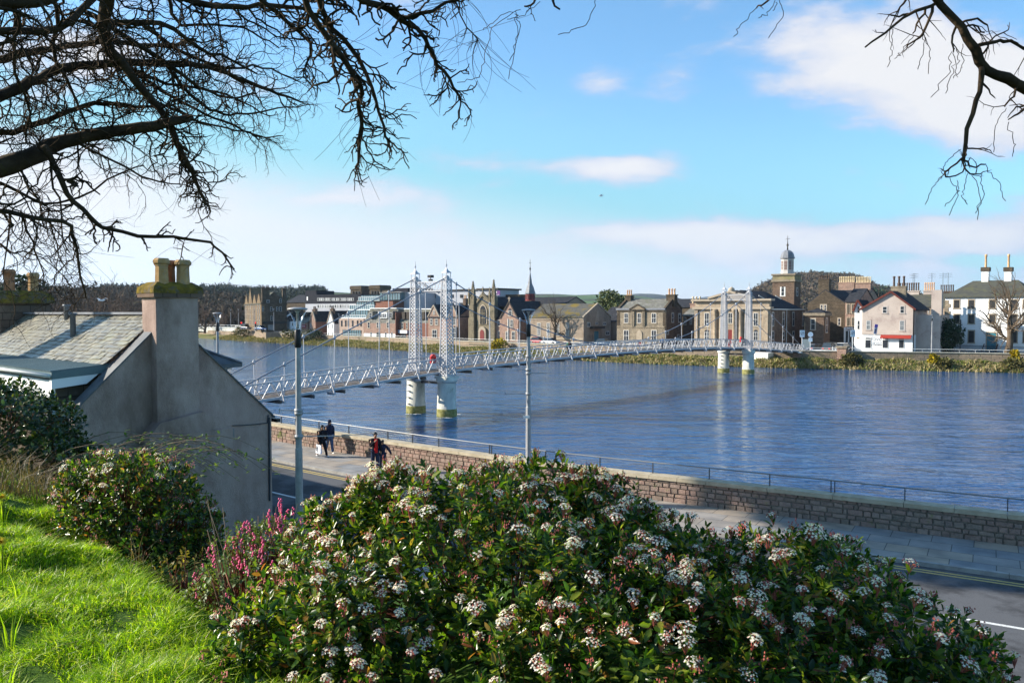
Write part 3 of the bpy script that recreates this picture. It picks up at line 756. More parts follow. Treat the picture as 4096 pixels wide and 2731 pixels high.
class Bld:
    """a building whose front is a vertical plane; sizes come from where its edges stand in plan"""
    def __init__(s, name, label, zf, x0, x1, w=0.0, depth=12.0, ang=ANG, cat='building', zb=1.6, P=None, group=None):
        s.zf = zf; s.ang = ang; s.d = Vector((math.cos(ang), math.sin(ang))); s.n = Vector((-math.sin(ang), math.cos(ang)))
        base = (L0 + N_*w) if P is None else Vector(P)
        s.base = base
        a = s._hit(zf(x0, 0)[0]); b = s._hit(zf(x1, 0)[0])
        s.o = a; s.W = (b-a).dot(s.d); s.dep = depth; s.zb = zb
        s.root = empty(name, (a.x, a.y, zb), ang, label, cat, group)
    def _hit(s, u, off=0.0):
        r = ray(u, 1300); r2 = Vector((r.x, r.y)); k = (s.base.dot(s.n)+off)/r2.dot(s.n); return r2*k
    def F(s, x, y, off=0.0):                 # front plane (offset inward by off) -> local (lx, lz)
        u, v = s.zf(x, y); r = ray(u, v); r2 = Vector((r.x, r.y)); k = (s.o.dot(s.n)+off)/r2.dot(s.n)
        p = r2*k; return ((p-s.o).dot(s.d), CAMZ + r.z*k - s.zb)
    def S(s, x, y, lx=None):                 # right-side plane -> (ly, lz)
        lx = s.W if lx is None else lx
        u, v = s.zf(x, y); r = ray(u, v); r2 = Vector((r.x, r.y)); q = s.o + s.d*lx
        k = q.dot(s.d)/r2.dot(s.d); p = r2*k; return ((p-s.o).dot(s.n), CAMZ + r.z*k - s.zb)
    def body(s, ztop, m, name='wall', x0=0.0, x1=None, y0=0.0, y1=None, z0=0.0):
        x1 = s.W if x1 is None else x1; y1 = s.dep if y1 is None else y1
        return MB().box(x0,x1,y0,y1,z0,ztop).build(name, m, s.root)
    def gable_front(s, pts, m, name='wall', y0=0.0, y1=None):
        y1 = s.dep if y1 is None else y1
        ar = sum(pts[k][0]*pts[(k+1)%len(pts)][1]-pts[(k+1)%len(pts)][0]*pts[k][1] for k in range(len(pts)))
        if ar < 0: pts = pts[::-1]
        return MB().prism(pts, y0, y1).build(name, m, s.root)
    def roof_front_gable(s, xl, zl, xa, za, xr, zr, m, y0=-.25, y1=None, t=.22, ov=.3):
        y1 = s.dep if y1 is None else y1
        k = MB(); sl = (za-zl)/(xa-xl); sr = (za-zr)/(xr-xa)
        k.prism([(xl-ov,zl-ov*sl),(xa,za),(xa,za+t),(xl-ov,zl-ov*sl+t)], y0, y1)
        k.prism([(xa,za),(xr+ov,zr-ov*sr),(xr+ov,zr-ov*sr+t),(xa,za+t)], y0+.002, y1)
        return k.build('roof', m, s.root)
    def roof_ridge(s, ze, zr, m, x0=None, x1=None, y0=0.0, y1=None, t=.2, ov=.3, gm=None, name='roof'):
        x0 = 0 if x0 is None else x0; x1 = s.W if x1 is None else x1; y1 = s.dep if y1 is None else y1; ym = (y0+y1)/2; sl = (zr-ze)/(ym-y0)
        if gm: MB().prismx([(y0+.02,ze),(y1-.02,ze),(ym,zr)], x0+.02, x1-.02).build('gable', gm, s.root)
        k = MB(); k.prismx([(y0-ov,ze-ov*sl),(ym,zr),(ym,zr+t),(y0-ov,ze-ov*sl+t)], x0-.12, x1+.12)
        k.prismx([(ym,zr),(y1+ov,ze-ov*sl),(y1+ov,ze-ov*sl+t),(ym,zr+t)], x0-.12, x1+.12)
        return k.build(name, m, s.root)
    def roof_hip(s, ze, zr, m, x0=0.0, x1=None, y0=0.0, y1=None, ov=.35, inset=None, flat_y=0.0, name='roof'):
        x1 = s.W if x1 is None else x1; y1 = s.dep if y1 is None else y1; ym = (y0+y1)/2
        ins = (y1-y0)/2 if inset is None else inset
        a,b,c,d = x0-ov,x1+ov,y0-ov,y1+ov; f = flat_y/2
        v = [(a,c,ze),(b,c,ze),(b,d,ze),(a,d,ze),(x0+ins,ym-f-.01,zr),(x1-ins,ym-f-.01,zr),(x1-ins,ym+f+.01,zr),(x0+ins,ym+f+.01,zr),
             (a,c,ze-.18),(b,c,ze-.18),(b,d,ze-.18),(a,d,ze-.18)]
        k = MB(); k.add(v, [(0,1,5,4),(1,2,6,5),(2,3,7,6),(3,0,4,7),(4,5,6,7),(11,10,9,8),(8,9,1,0),(9,10,2,1),(10,11,3,2),(11,8,0,3)])
        return k.build(name, m, s.root)
    def win(s, x0, y0, x1, y1, px=True, frame='trim_white', pane='pane', sur='trim', side=False, bars='h', off=0.0, arch=False, name='window', lx=None, sw=.16, parent=None):
        if px:
            if side: a = s.S(x0,y1,lx); b = s.S(x1,y0,lx); 
            else: a = s.F(x0,y1,off); b = s.F(x1,y0,off)
        else: a = (x0,y0); b = (x1,y1)
        X0,Z0 = a; X1,Z1 = b
        if X1 < X0: X0,X1 = X1,X0
        pl = (s.W if lx is None else lx)
        def bx(k, xa, xb, d0, d1, za, zb_):
            if side: k.box(pl+d0, pl+d1, xa, xb, za, zb_)
            else: k.box(xa, xb, off-d1, off-d0, za, zb_)
        fm = MB(); f = max(.04, min(.065, (X1-X0)*.055))
        bx(fm,X0,X0+f,.0,.07,Z0,Z1); bx(fm,X1-f,X1,.0,.07,Z0,Z1); bx(fm,X0+f,X1-f,.0,.07,Z0,Z0+f); bx(fm,X0+f,X1-f,.0,.07,Z1-f,Z1)
        zm = (Z0+Z1)/2
        if 'h' in bars: bx(fm,X0+f,X1-f,.0,.08,zm-f*.5,zm+f*.5)
        if 'v' in bars: bx(fm,(X0+X1)/2-f*.45,(X0+X1)/2+f*.45,.0,.075,Z0+f,Z1-f)
        if 'g' in bars:
            for i in range(1,4):
                q = X0+(X1-X0)*i/4; bx(fm,q-.02,q+.02,.0,.065,Z0+f,Z1-f)
            for i in range(1,6):
                q = Z0+(Z1-Z0)*i/6; bx(fm,X0+f,X1-f,.0,.062,q-.02,q+.02)
        w = fm.build(name, K[frame], s.root)
        pm = MB(); bx(pm,X0+f*.5,X1-f*.5,.0,.045,Z0+f*.5,Z1-f*.5); pm.build('pane', K[pane], w)
        if sur:
            q = MB(); bx(q,X0-sw,X0,-.02,.05,Z0-.02,Z1+.02); bx(q,X1,X1+sw,-.02,.05,Z0-.02,Z1+.02); bx(q,X0-sw,X1+sw,-.02,.055,Z1+.02,Z1+sw+.04); bx(q,X0-sw-.05,X1+sw+.05,-.02,.12,Z0-.16,Z0-.02)
            if arch:
                n = 8; cx_, r = (X0+X1)/2, (X1-X0)/2
                pts = [(cx_+r*math.cos(math.pi*i/n), Z1+r*math.sin(math.pi*i/n)) for i in range(n+1)]
                if not side: q2 = MB(); q2.prism(pts[::-1], off-.06, off-.01) if False else q2.prism(pts, off-.06, off-.01); q2.build('fanlight', K[pane], w)
            q.build('surround', K[sur], w)
        return w
    def door(s, x0, y0, x1, y1, m='door_dark', sur='trim', px=True, off=0.0, side=False):
        if side: a = s.S(x0,y1); b = s.S(x1,y0)
        else: a = s.F(x0,y1,off) if px else (x0,y0); b = s.F(x1,y0,off) if px else (x1,y1)
        X0,Z0=a; X1,Z1=b; Z0=max(Z0,.0)
        if side:
            d = MB().box(s.W,s.W+.06,X0,X1,0,Z1).build('door', K[m], s.root)
            if sur: MB().box(s.W-.01,s.W+.09,X0-.2,X0,0,Z1+.2).box(s.W-.01,s.W+.09,X1,X1+.2,0,Z1+.2).box(s.W-.01,s.W+.09,X0,X1,Z1,Z1+.2).build('surround',K[sur],d)
        else:
            d = MB().box(X0,X1,off-.06,off,0,Z1).build('door', K[m], s.root)
            if sur: MB().box(X0-.2,X0,off-.09,off+.01,0,Z1+.2).box(X1,X1+.2,off-.09,off+.01,0,Z1+.2).box(X0,X1,off-.09,off+.01,Z1,Z1+.2).build('surround',K[sur],d)
        return d
    def chimney(s, x0, x1, y0, y1, z0, z1, m, pots=2, pm='pot', along='x', ph=.9):
        k = MB().box(x0,x1,y0,y1,z0,z1).box(x0-.12,x1+.12,y0-.12,y1+.12,z1,z1+.2)
        c = k.build('chimney', m, s.root)
        for i in range(pots):
            f = (i+.5)/pots
            px_ = x0+(x1-x0)*f if along=='x' else (x0+x1)/2; py_ = (y0+y1)/2 if along=='x' else y0+(y1-y0)*f
            r = min(.2, (abs(x1-x0) if along=='x' else abs(y1-y0))/pots*.34)
            q = MB(); q.lathe(px_,py_,[(r*1.15,z1+.2),(r,z1+.32),(r*.85,z1+.2+ph*.8),(r*1.15,z1+.2+ph*.83),(r*1.1,z1+.2+ph)],8); q.build('chimney_pot', K[pm], c)
        return c
    def band(s, x0, y0, x1, y1, m, t=.12, off=0.0, name='band', px=True):
        a = s.F(x0,y1,off) if px else (x0,y0); b = s.F(x1,y0,off) if px else (x1,y1)
        return MB().box(a[0],b[0],off-t,off,a[1],b[1]).build(name, m, s.root)
    def skew(s, p, q, m, y0=-.15, y1=.25, t=.28, name='skew'):
        return MB().bar((p[0],(y0+y1)/2,p[1]),(q[0],(y0+y1)/2,q[1]), abs(y1-y0), t, up=(0,0,1)).build(name, m, s.root)

def text(body, size, m, parent, loc, rot=(math.pi/2,0,0), name='lettering', ext=.012, align='CENTER', space=1.0, shear=0):
    cu = bpy.data.curves.new(name, 'FONT'); cu.body = body; cu.size = size; cu.extrude = ext; cu.align_x = align; cu.align_y = 'CENTER'; cu.space_character = space; cu.shear = shear
    o = bpy.data.objects.new(name, cu); C.objects.link(o); bpy.context.view_layer.update()
    me = bpy.data.meshes.new_from_object(o); bpy.data.objects.remove(o)
    me.materials.clear(); me.materials.append(m)
    o = bpy.data.objects.new(name, me); C.objects.link(o); o.parent = parent; o.location = loc; o.rotation_euler = rot
    return o

# ---- 1 the baronial hotel at the bridge end (seen end on)
hang = math.atan2(-.9,.43)
hp = at(*ZA(430,690), 262)
b = Bld('hotel', 'tall dark baronial stone hotel with crow gables and lit golden river front', ZA, 235, 430, ang=hang, P=(hp.x,hp.y), depth=16, zb=3.0)
ze = b.F(430,392)[1]; zr = b.F(430,262)[1]; W = b.W
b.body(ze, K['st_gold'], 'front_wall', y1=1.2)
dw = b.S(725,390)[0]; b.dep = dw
b.body(ze+.01, K['st_dark'], 'side_wall', y0=1.2)  # darker stone than the sunlit front: the side's shade is in the colour
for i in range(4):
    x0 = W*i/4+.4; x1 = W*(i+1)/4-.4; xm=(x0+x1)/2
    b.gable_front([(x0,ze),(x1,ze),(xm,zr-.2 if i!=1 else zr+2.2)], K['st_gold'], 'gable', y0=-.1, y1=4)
    for j in range(4):
        z0 = 1.6+ j*(ze-1.6)/4
        for xx in (x0+.5, xm+.25): b.win(xx, z0+.5, xx+1.1, z0+2.3, px=False, sur=None)
b.roof_ridge(ze, zr, K['slate_green'], y0=0, y1=dw, gm=K['st_dark'])
for (x0,x1,yt) in ((438,480,225),(485,525,215),(680,720,228)):
    a = b.S(x0,400); c = b.S(x1,yt); b.chimney(W-1.5,W-.1,a[0],c[0],ze,c[1],K['st_dark'],3,'pot_dark','y')
for (x0,y0,x1,y1) in ((532,432,556,485),(605,432,625,485),(640,432,665,485),(438,430,455,485),(536,540,560,595),(640,340,665,385),(490,350,522,385)):
    b.win(x0,y0,x1,y1,side=True,sur=None)
for y in (395,520): 
    a = b.S(432,y); c = b.S(722,y); MB().box(W,W+.2,0,dw,a[1]-.15,a[1]+.15).build('string_course',K['st_dark'],b.root)
a = b.S(432,600); MB().box(W,W+.25,0.5,dw,a[1]-.9,a[1]).build('shop_fascia',K['black'],b.root)
MB().box(W,W+.1,2,dw*.5,.8,a[1]-1.2).build('shop_window',K['pane_pale'],b.root)

# ---- background row of dark roofs with chimneys
b = Bld('tenement', 'dark slate roofed tenement with chimneys between hotel and office block', ZA, 722, 955, w=70, depth=14)
b.body(b.F(0,390)[1], K['st_dark']); b.roof_ridge(b.F(0,390)[1], b.F(0,310)[1], K['slate'], gm=K['st_dark'])
for x in (810, 868, 945):
    a = b.F(x-18,320); c = b.F(x+18,318); b.chimney(a[0],c[0],6,8,a[1]-2,a[1],K['st_brown'],4,'pot_dark')
# ---- office block
b = Bld('office_block', 'long dark clad office block with two ribbons of windows', ZA, 948, 1600, w=45, depth=18)
zt = b.F(0,312)[1]; zm = b.F(0,408)[1]; x2 = b.F(1072,0)[0]
b.body(zm, K['harl_grey'], 'lower_wall'); b.body(zt, K['panel_dark'], 'upper_wall', z0=zm, x0=x2)
MB().box(0,x2,0,9,zm,b.F(0,268)[1]).build('stair_tower', K['panel_dark'], b.root)
MB().box(b.F(960,0)[0],b.F(972,0)[0],-.1,0,b.F(0,372)[1],b.F(0,330)[1]).build('wall_sign', K['white'], b.root)
for (y0,y1) in ((328,362),(408,444)):
    for i in range(5):
        x = 1086+i*88
        for j in range(3): b.win(x+j*26,y0,x+j*26+24,y1,sur=None,bars='h',pane='pane_pale' if (i+j)%3 else 'pane')
# ---- cathedral towers
b = Bld('cathedral', 'pair of dark square church towers rising behind the office block', ZA, 1462, 1835, w=130, depth=12)
for (x0,x1,yt) in ((1466,1600,182),(1690,1820,176)):
    a = b.F(x0,300); c = b.F(x1,yt); wd = c[0]-a[0]; t = MB()
    zt = c[1]; z0 = b.F(0,330)[1]-12
    t.add([(a[0]-.5,0,z0),(c[0]+.5,0,z0),(c[0]+.5,wd,z0),(a[0]-.5,wd,z0),(a[0]+.3,.4,zt-2),(c[0]-.3,.4,zt-2),(c[0]-.3,wd-.4,zt-2),(a[0]+.3,wd-.4,zt-2)],[(0,3,2,1),(4,5,6,7),(0,1,5,4),(1,2,6,5),(2,3,7,6),(3,0,4,7)])
    t.box(a[0],c[0],0,wd,zt-1.99,zt-.3); t.box(a[0]+.3,c[0]-.3,.3,wd-.3,zt-.29,zt)
    tt = t.build('tower', K['st_dark'], b.root)
    for i in range(3):
        q = a[0]+wd*(.22+.24*i); MB().box(q,q+wd*.12,-.12,.3,zt-8,zt-3).build('louvre', K['black'], tt)
a = b.F(1822,300); c = b.F(1938,236); MB().box(a[0],c[0],1,8,a[1]-12,c[1]).build('nave', K['st_dark'], b.root)

# ---- long grey hotel range behind with sign tower
b = Bld('hotel_range', 'long pale grey rendered hotel range with purple sign at its end', ZB, 0, 1130, w=32, depth=16)
zt = b.F(0,352)[1]; b.W = b.F(925,0)[0]
b.body(zt, K['harl_grey']); 
MB().box(-.3,b.W+.3,-.5,16.4,zt,zt+.35).build('roof', K['trim_dark'], b.root)
for x in (248,358,560,665,880):
    for y in (382,472): b.win(x,y,x+36,y+38,sur=None,frame='trim_dark',bars='v')
for (x0,x1,y0) in ((560,690,318),(-40,90,305)):
    a = b.F(x0,352); c = b.F(x1,y0); MB().box(a[0],c[0],3,12,zt+.36,c[1]).build('plant_room', K['panel_dark'], b.root)
a = b.F(912,352); c = b.F(1122,328); MB().box(a[0]+.05,c[0],-2,9,0,c[1]).build('sign_tower', K['harl_grey'], b.root)
MB().box(a[0]-.3,c[0]+.6,-2.6,9.6,c[1]+.01,c[1]+.45).build('tower_roof', K['trim_dark'], b.root)
a = b.F(1052,393,-2.1); c = b.F(1108,336,-2.1)
sg = MB().box(a[0]-1.2,c[0],-2.18,-2.0,a[1],c[1]).build('sign_panel', flat('purple_sign',(.10,.025,.16),.5), b.root)
cx_, cz_ = (a[0]+c[0])/2-.5, a[1]+(c[1]-a[1])*.62; r = (c[1]-a[1])*.24
cm = []
for i in range(17):
    t_ = -math.pi*.62+math.pi*1.24*i/16; cm.append((cx_+r*math.cos(t_), cz_+r*math.sin(t_)))
for i in range(17):
    t_ = math.pi*.55-math.pi*1.1*i/16; cm.append((cx_-r*.42+r*.78*math.cos(t_), cz_+.1*r+r*.78*math.sin(t_)))
q = MB(); n = 17
for i in range(n-1): q.prism([cm[i],cm[i+1],cm[2*n-2-i],cm[2*n-1-i]], -2.22, -2.185)
q.build('moon_emblem', K['white'], sg)
text('premier inn', (c[0]-a[0])*.26, K['white'], sg, (cx_, -2.2, a[1]+(c[1]-a[1])*.16))
a = b.F(1122,420); c = b.F(1277,378); MB().box(a[0]+.1,c[0],2,10,0,c[1]).build('annexe', K['st_dark'], b.root)

# ---- terraced glass building
b = Bld('terraced_building', 'stepped modern building with glass balconies above a pink stone base', ZA, 1345, 1630, w=8, depth=26)
z1 = b.F(0,562)[1]; b.body(z1, K['panel_pink'], 'wall')
for x in (1365,1412,1442,1494,1552,1592): b.win(x,592,x+16,662,sur=None,bars='',frame='trim_dark')
a = b.F(1388,785); c = b.F(1600,706); MB().box(a[0],c[0],-.08,0,.2,c[1]).build('shop_front', K['pane_blue'], b.root)
for i in range(9):
    q = a[0]+(c[0]-a[0])*i/8; MB().box(q-.06,q+.06,-.14,-.08,.2,c[1]).build('mullion', K['trim_dark'], b.root)
def balcony(x0,x1,yb,yt,off):
    a = b.F(x0,yb,off); c = b.F(x1,yt,off)
    MB().box(a[0]-.4,c[0]+.3,off-.3,off+5,a[1]-.35,a[1]).build('balcony_slab', K['trim_white'], b.root)
    r = MB().bar((a[0],off,c[1]),(c[0],off,c[1]),.09).build('balustrade', K['trim_white'], b.root)
    MB().box(a[0],c[0],off-.03,off+.02,a[1],c[1]-.05).build('glass_panel', K['pane_blue'], r)
    k = MB(); nn = max(4,int((c[0]-a[0])/.9))
    for i in range(nn+1):
        q = a[0]+(c[0]-a[0])*i/nn; k.box(q-.04,q+.04,off-.06,off-.03,a[1],c[1])
    k.build('baluster_row', K['trim_white'], r)
def tier(x0,x1,yb,yt,off,dd=10,m='pane_blue',mull=True,name='storey'):
    a = b.F(x0,yb,off); c = b.F(x1,yt,off); w_ = MB().box(a[0],c[0],off,off+dd,a[1],c[1]).build(name, K[m], b.root)
    if mull:
        k = MB(); nn = max(3,int((c[0]-a[0])/1.1))
        for i in range(nn+1):
            q = a[0]+(c[0]-a[0])*i/nn; k.box(q-.05,q+.05,off-.08,off,a[1],c[1])
        k.build('mullion_row', K['trim_dark'], w_)
    return a, c
balcony(1380,1660,556,530,.4); tier(1450,1680,530,470,4); balcony(1465,1752,462,410,4.5); tier(1545,1755,410,368,8)
a,c = tier(1765,1975,455,366,8.2,m='brick_red',mull=False,name='brick_wall')
balcony(1570,1815,362,315,9); tier(1600,1830,340,296,12); tier(1822,2060,352,268,11)
a,c = tier(1815,2075,266,258,10.5,12,'trim_white',False,'roof'); a,c = tier(1970,2190,460,262,13,12,'harl_grey',False,'end_wall')
tier(1970,2150,262,212,18,8,'panel_dark',False,'plant_room'); tier(1525,1800,368,362,7.6,6,'trim_dark',False,'roof_edge')

# ---- small riverside houses, left to right
def cottage(label, x0,x1,ye,yr,yb_,m,roof,w=8,depth=8,wins=(),gable=None,chim=(),side=None,name='house',pm='pot'):
    b = Bld(name, label, ZA, x0, x1, w=w, depth=depth); ze=b.F(0,ye)[1]; zr=b.F(0,yr)[1]
    b.body(ze, m)
    if gable is None: b.roof_ridge(ze, zr, roof, gm=side or m)
    for wn in wins: b.win(*wn, sur=None)
    for (cx,yt) in chim:
        a = b.F(cx-14,yr+5); c = b.F(cx+14,yt); b.chimney(a[0],c[0],depth/2-.6,depth/2+.6,zr-.8,c[1],m if side is None else side,2,pm)
    return b
b = cottage('small white house with hipped slate roof and pink ground floor below the hotel', 636,690,555,480,770,K['harl_white'],K['slate'],w=14,wins=[(642,570,648,598),(655,570,661,598),(668,570,674,598)])
b = Bld('house','white painted house with steep pyramidal slate roof beside the hotel', ZA, 690, 762, w=8, depth=9)
ze=b.F(0,567)[1]; b.body(ze,K['harl_white']); b.roof_hip(ze,b.F(0,470)[1],K['slate'])
for x in (700,722): b.win(x,600,x+8,650,sur=None)
b = Bld('arcaded_house','white house with three arched shopfront openings behind the street lamp', ZA, 762, 884, w=7.5, depth=9)
ze=b.F(0,585)[1]; b.body(ze,K['harl_white']); b.roof_ridge(ze,b.F(0,500)[1],K['slate'],gm=K['harl_white'])
for x in (778,800,850): b.win(x,715,x+14,760,sur=None,arch=False,frame='trim_dark',bars='')
for x in (790,840): b.win(x,620,x+14,655,sur=None)
b = cottage('pink stone house with pale dormered roof and a red hanging sign', 886,972,604,502,765,K['st_pink'],K['slate_pale'],wins=[(898,618,908,645),(925,618,936,640),(890,712,900,760),(912,712,922,760),(935,712,945,760)],chim=[(960,490)])
a=b.F(918,680); c=b.F(962,642); s_=MB().box(a[0],c[0],-.5,-.35,a[1],c[1]).build('hanging_sign', flat('maroon_sign',(.22,.02,.04),.5), b.root)
text('HOTEL', .55, K['trim_white'], s_, ((a[0]+c[0])/2,-.52,(a[1]+c[1])/2))
for x in (940,975):
    a=b.F(x,540,2); MB().prism([(a[0],a[1]),(a[0]+1.2,a[1]),(a[0]+1.2,a[1]+1.3),(a[0],a[1]+1.3)],1.2,3.5).build('dormer',K['trim_dark'],b.root)
def gabled(label, xl,xr,xa,ya,ye,m,roof,w=8,depth=10,wins=(),chim=True,sk='trim',name='gabled_house'):
    b = Bld(name, label, ZA, xl, xr, w=w, depth=depth); ze=b.F(0,ye)[1]; xp,zp=b.F(xa,ya); 
    b.gable_front([(0,0),(b.W,0),(b.W,ze),(xp,zp),(0,ze)], m)
    b.roof_front_gable(0,ze,xp,zp,b.W,ze,roof,y0=.25,ov=.1)
    b.skew((0,ze+.1),(xp,zp+.1),K[sk]); b.skew((xp,zp+.1),(b.W,ze+.1),K[sk])
    if chim: b.chimney(xp-.7,xp+.7,.4,1.3,zp-.8,zp+.6,K['st_brown'],2,'pot_dark')
    for wn in wins: b.win(*wn, sur=None, bars='h')
    return b
b = gabled('narrow pink stone gabled house left of the curved glass roof', 994,1062,1030,490,590,K['st_pink'],K['slate'],wins=[(1004,625,1013,675),(1004,712,1013,765),(1040,712,1048,760)])
b.body(b.F(0,600)[1], K['brick_red'], 'side_wall', x0=b.W+.01,x1=b.W+.25)
b = gabled('narrow white gabled house with dark slate roof and chimney', 1202,1280,1240,485,610,K['harl_white'],K['slate'],wins=[(1215,640,1223,685),(1258,640,1266,685),(1215,730,1223,780),(1258,730,1266,780)])
b = Bld('glass_pavilion','modern glass fronted building under a curved ribbed metal roof', ZA, 1050, 1445, w=16, depth=16)
a=b.F(1070,770); c=b.F(1240,545); MB().box(a[0],c[0],0,14,0,c[1]).build('glass_wall',K['pane_blue'],b.root)
a=b.F(1240,770); c=b.F(1440,545); MB().box(a[0]+.02,c[0],2,14,0,c[1]).build('wall',K['st_dark'],b.root)
for i in range(6):
    q=b.F(1080+i*30,700); MB().bar((q[0],-.6,0),(q[0]+.8,-.6,c[1]),.16).build('column',K['trim_white'],b.root)
a=b.F(1030,490)[0]; c_=b.F(1445,490)[0]; zt=b.F(0,488)[1]; zl=b.F(0,540)[1]
pr=[]; 
for i in range(13):
    f=i/12; y=-2+16*f; z=zl+(zt-zl)*(0.5-.5*math.cos(min(1,f*2.2)*math.pi)); pr.append((y,z))
k=MB()
for i in range(12):
    (y0,z0),(y1,z1)=pr[i],pr[i+1]; k.add([(a,y0,z0),(c_,y0,z0),(c_,y1,z1),(a,y1,z1),(a,y0,z0-.2),(c_,y0,z0-.2),(c_,y1,z1-.2),(a,y1,z1-.2)],[(0,1,2,3),(7,6,5,4),(0,4,5,1),(1,5,6,2),(3,2,6,7),(0,3,7,4)])
rf_=k.build('curved_roof',K['lead'],b.root); k=MB()
for j in range(13):
    x=a+(c_-a)*j/12
    for i in range(12): k.bar((x,pr[i][0],pr[i][1]+.1),(x,pr[i+1][0],pr[i+1][1]+.1),.18,.2)
k.build('rib_row',K['trim_white'],rf_)
# mansard house
b = Bld('mansard_house','pink and white house with pale mansard roof and arched doorway', ZA, 1632, 2002, w=4, depth=12)
zs=b.F(0,706)[1]; ze=b.F(0,604)[1]; zt=b.F(0,462)[1]
b.body(zs,K['harl_white'],'ground_wall'); b.body(ze,K['st_pink'],'upper_wall',z0=zs)
k=MB()
def mansard(k,x0,x1,lean=.9,y0=0,y1=12): k.add([(x0,y0,ze),(x1,y0,ze),(x1,y1,ze),(x0,y1,ze),(x0+lean,y0+2,zt),(x1-lean,y0+2,zt),(x1-lean,y1-2,zt),(x0+lean,y1-2,zt)],[(3,2,1,0),(4,5,6,7),(0,1,5,4),(1,2,6,5),(2,3,7,6),(3,0,4,7)])
mansard(k,-.2,b.W+.2); k.build('mansard_roof',K['slate_pale'],b.root)
MB().box(1,b.W-1,1.5,10.5,zt,zt+.25).build('roof_edge',K['trim_white'],b.root)
for (x0,x1) in ((1700,1730),(1935,1970)):
    a=b.F(x0,560); c=b.F(x1,505); MB().box(a[0]-.3,c[0]+.3,-.1,3,a[1]-.1,c[1]+.6).build('dormer',K['slate_pale'],b.root); b.win(a[0],a[1],c[0],c[1],px=False,off=-.1,sur=None)
a=b.F(1812,558); c=b.F(1890,512); MB().box(a[0]-.3,c[0]+.3,.2,3,a[1]-.2,c[1]+.4).build('dormer',K['trim_white'],b.root)
for i in range(4):
    q0=a[0]+(c[0]-a[0])*i/4; b.win(q0+.05,a[1],q0+(c[0]-a[0])/4-.05,c[1],px=False,off=.2,sur=None)
for (x0,x1) in ((1680,1702),(1786,1804),(1808,1826),(1905,1928)): b.win(x0,615,x1,680)
for (x0,x1) in ((1710,1726),(1882,1898),(1955,1970)): b.win(x0,732,x1,788,sur=None)
a=b.F(1782,795); c=b.F(1828,760); r=(c[0]-a[0])/2
d=MB().prism([(a[0],0),(c[0],0)]+[(a[0]+r+r*math.cos(math.pi*i/8),c[1]+r*math.sin(math.pi*i/8)) for i in range(9)],-.1,0).build('door',K['door_dark'],b.root)
MB().box(b.W,b.W+.2,0.01,12,0,zt-1).build('side_wall',K['brick_red'],b.root)
# brick mansard shop
b = Bld('brick_shop','red brick shop with dormered pale mansard roof behind the near bridge tower', ZA, 2052, 2568, w=5, depth=12)
ze=b.F(0,598)[1]; zt=b.F(0,470)[1]; b.body(ze,K['brick_red']); k=MB(); mansard(k,-.1,b.W+.1,.3); k.build('mansard_roof',K['slate_pale'],b.root)
MB().box(0,b.W,1.8,10,zt,zt+.25).build('roof_edge',K['trim_white'],b.root)
for (x0,x1) in ((2085,2110),(2140,2165),(2300,2340)):
    a=b.F(x0,565); c=b.F(x1,500); MB().box(a[0]-.2,c[0]+.2,-.05,2.5,a[1]-.3,c[1]+.2).build('dormer',K['trim_dark'],b.root)
for (x0,x1) in ((2078,2096),(2132,2148),(2240,2256),(2440,2456),(2500,2516)): b.win(x0,620,x1,690)
MB().box(0,b.W,-.05,0,0,b.F(0,735)[1]).build('shop_front',K['st_buff'],b.root)
for (x0,x1) in ((2075,2130),(2150,2165),(2500,2560)):
    a=b.F(x0,800); c=b.F(x1,748); MB().box(a[0],c[0],-.1,-.05,0.1,c[1]).build('shop_window',K['pane'],b.root)
a=b.F(2044,738); c=b.F(2160,711); s_=MB().box(max(0,a[0]),c[0],-.22,-.05,a[1],c[1]).build('shop_sign',flat('blue_sign',(.01,.03,.16),.5),b.root)
text('ISOLA', 1.15, flat('pale_blue_letter',(.45,.62,.85)), s_, ((a[0]+c[0])/2-.9,-.235,(a[1]+c[1])/2))
K_=MB(); K_.box(c[0]-3.4,c[0]-.3,-.34,-.23,a[1]-.1,c[1]+.1); K_.build('round_plaque',K['trim_white'],s_)

# ---- middle: manse, church, manse, hall
b = Bld('manse','pink stone manse with twin gables left of the church', ZB, 312, 640, w=0, depth=12)
ze=b.F(0,630)[1]; zr=b.F(0,510)[1]; b.body(ze,K['st_pink']); b.roof_ridge(ze,zr,K['slate'],gm=K['st_pink'])
for (xl,xr,xa,ya) in ((312,442,376,498),(540,640,590,505)):
    l=b.F(xl,630); r=b.F(xr,630); p=b.F(xa,ya); 
    b.gable_front([(l[0],ze-.1),(r[0],ze-.1),p],K['st_pink'],'gable',y0=-.15,y1=3); b.roof_front_gable(l[0],ze,p[0],p[1],r[0],ze,K['slate'],y0=0,y1=5,ov=0)
    b.skew(l,p,K['trim'],y0=-.3,y1=.1); b.skew(p,r,K['trim'],y0=-.3,y1=.1)
for q in ((368,560,384,602),(336,650,360,718),(392,650,418,718),(358,772,408,858),(585,648,612,715)): b.win(*q,off=-.15 if q[1]<640 else 0,bars='hv')
a=b.F(580,868); c=b.F(625,735); MB().box(a[0],c[0],-1.1,0,0,c[1]).build('bay',K['trim'],b.root); b.win(585,750,620,860,off=-1.1,sur=None,bars='hv')
b.chimney(b.F(560,0)[0],b.F(590,0)[0],5,6,zr-.5,zr+1.8,K['st_brown'],2)

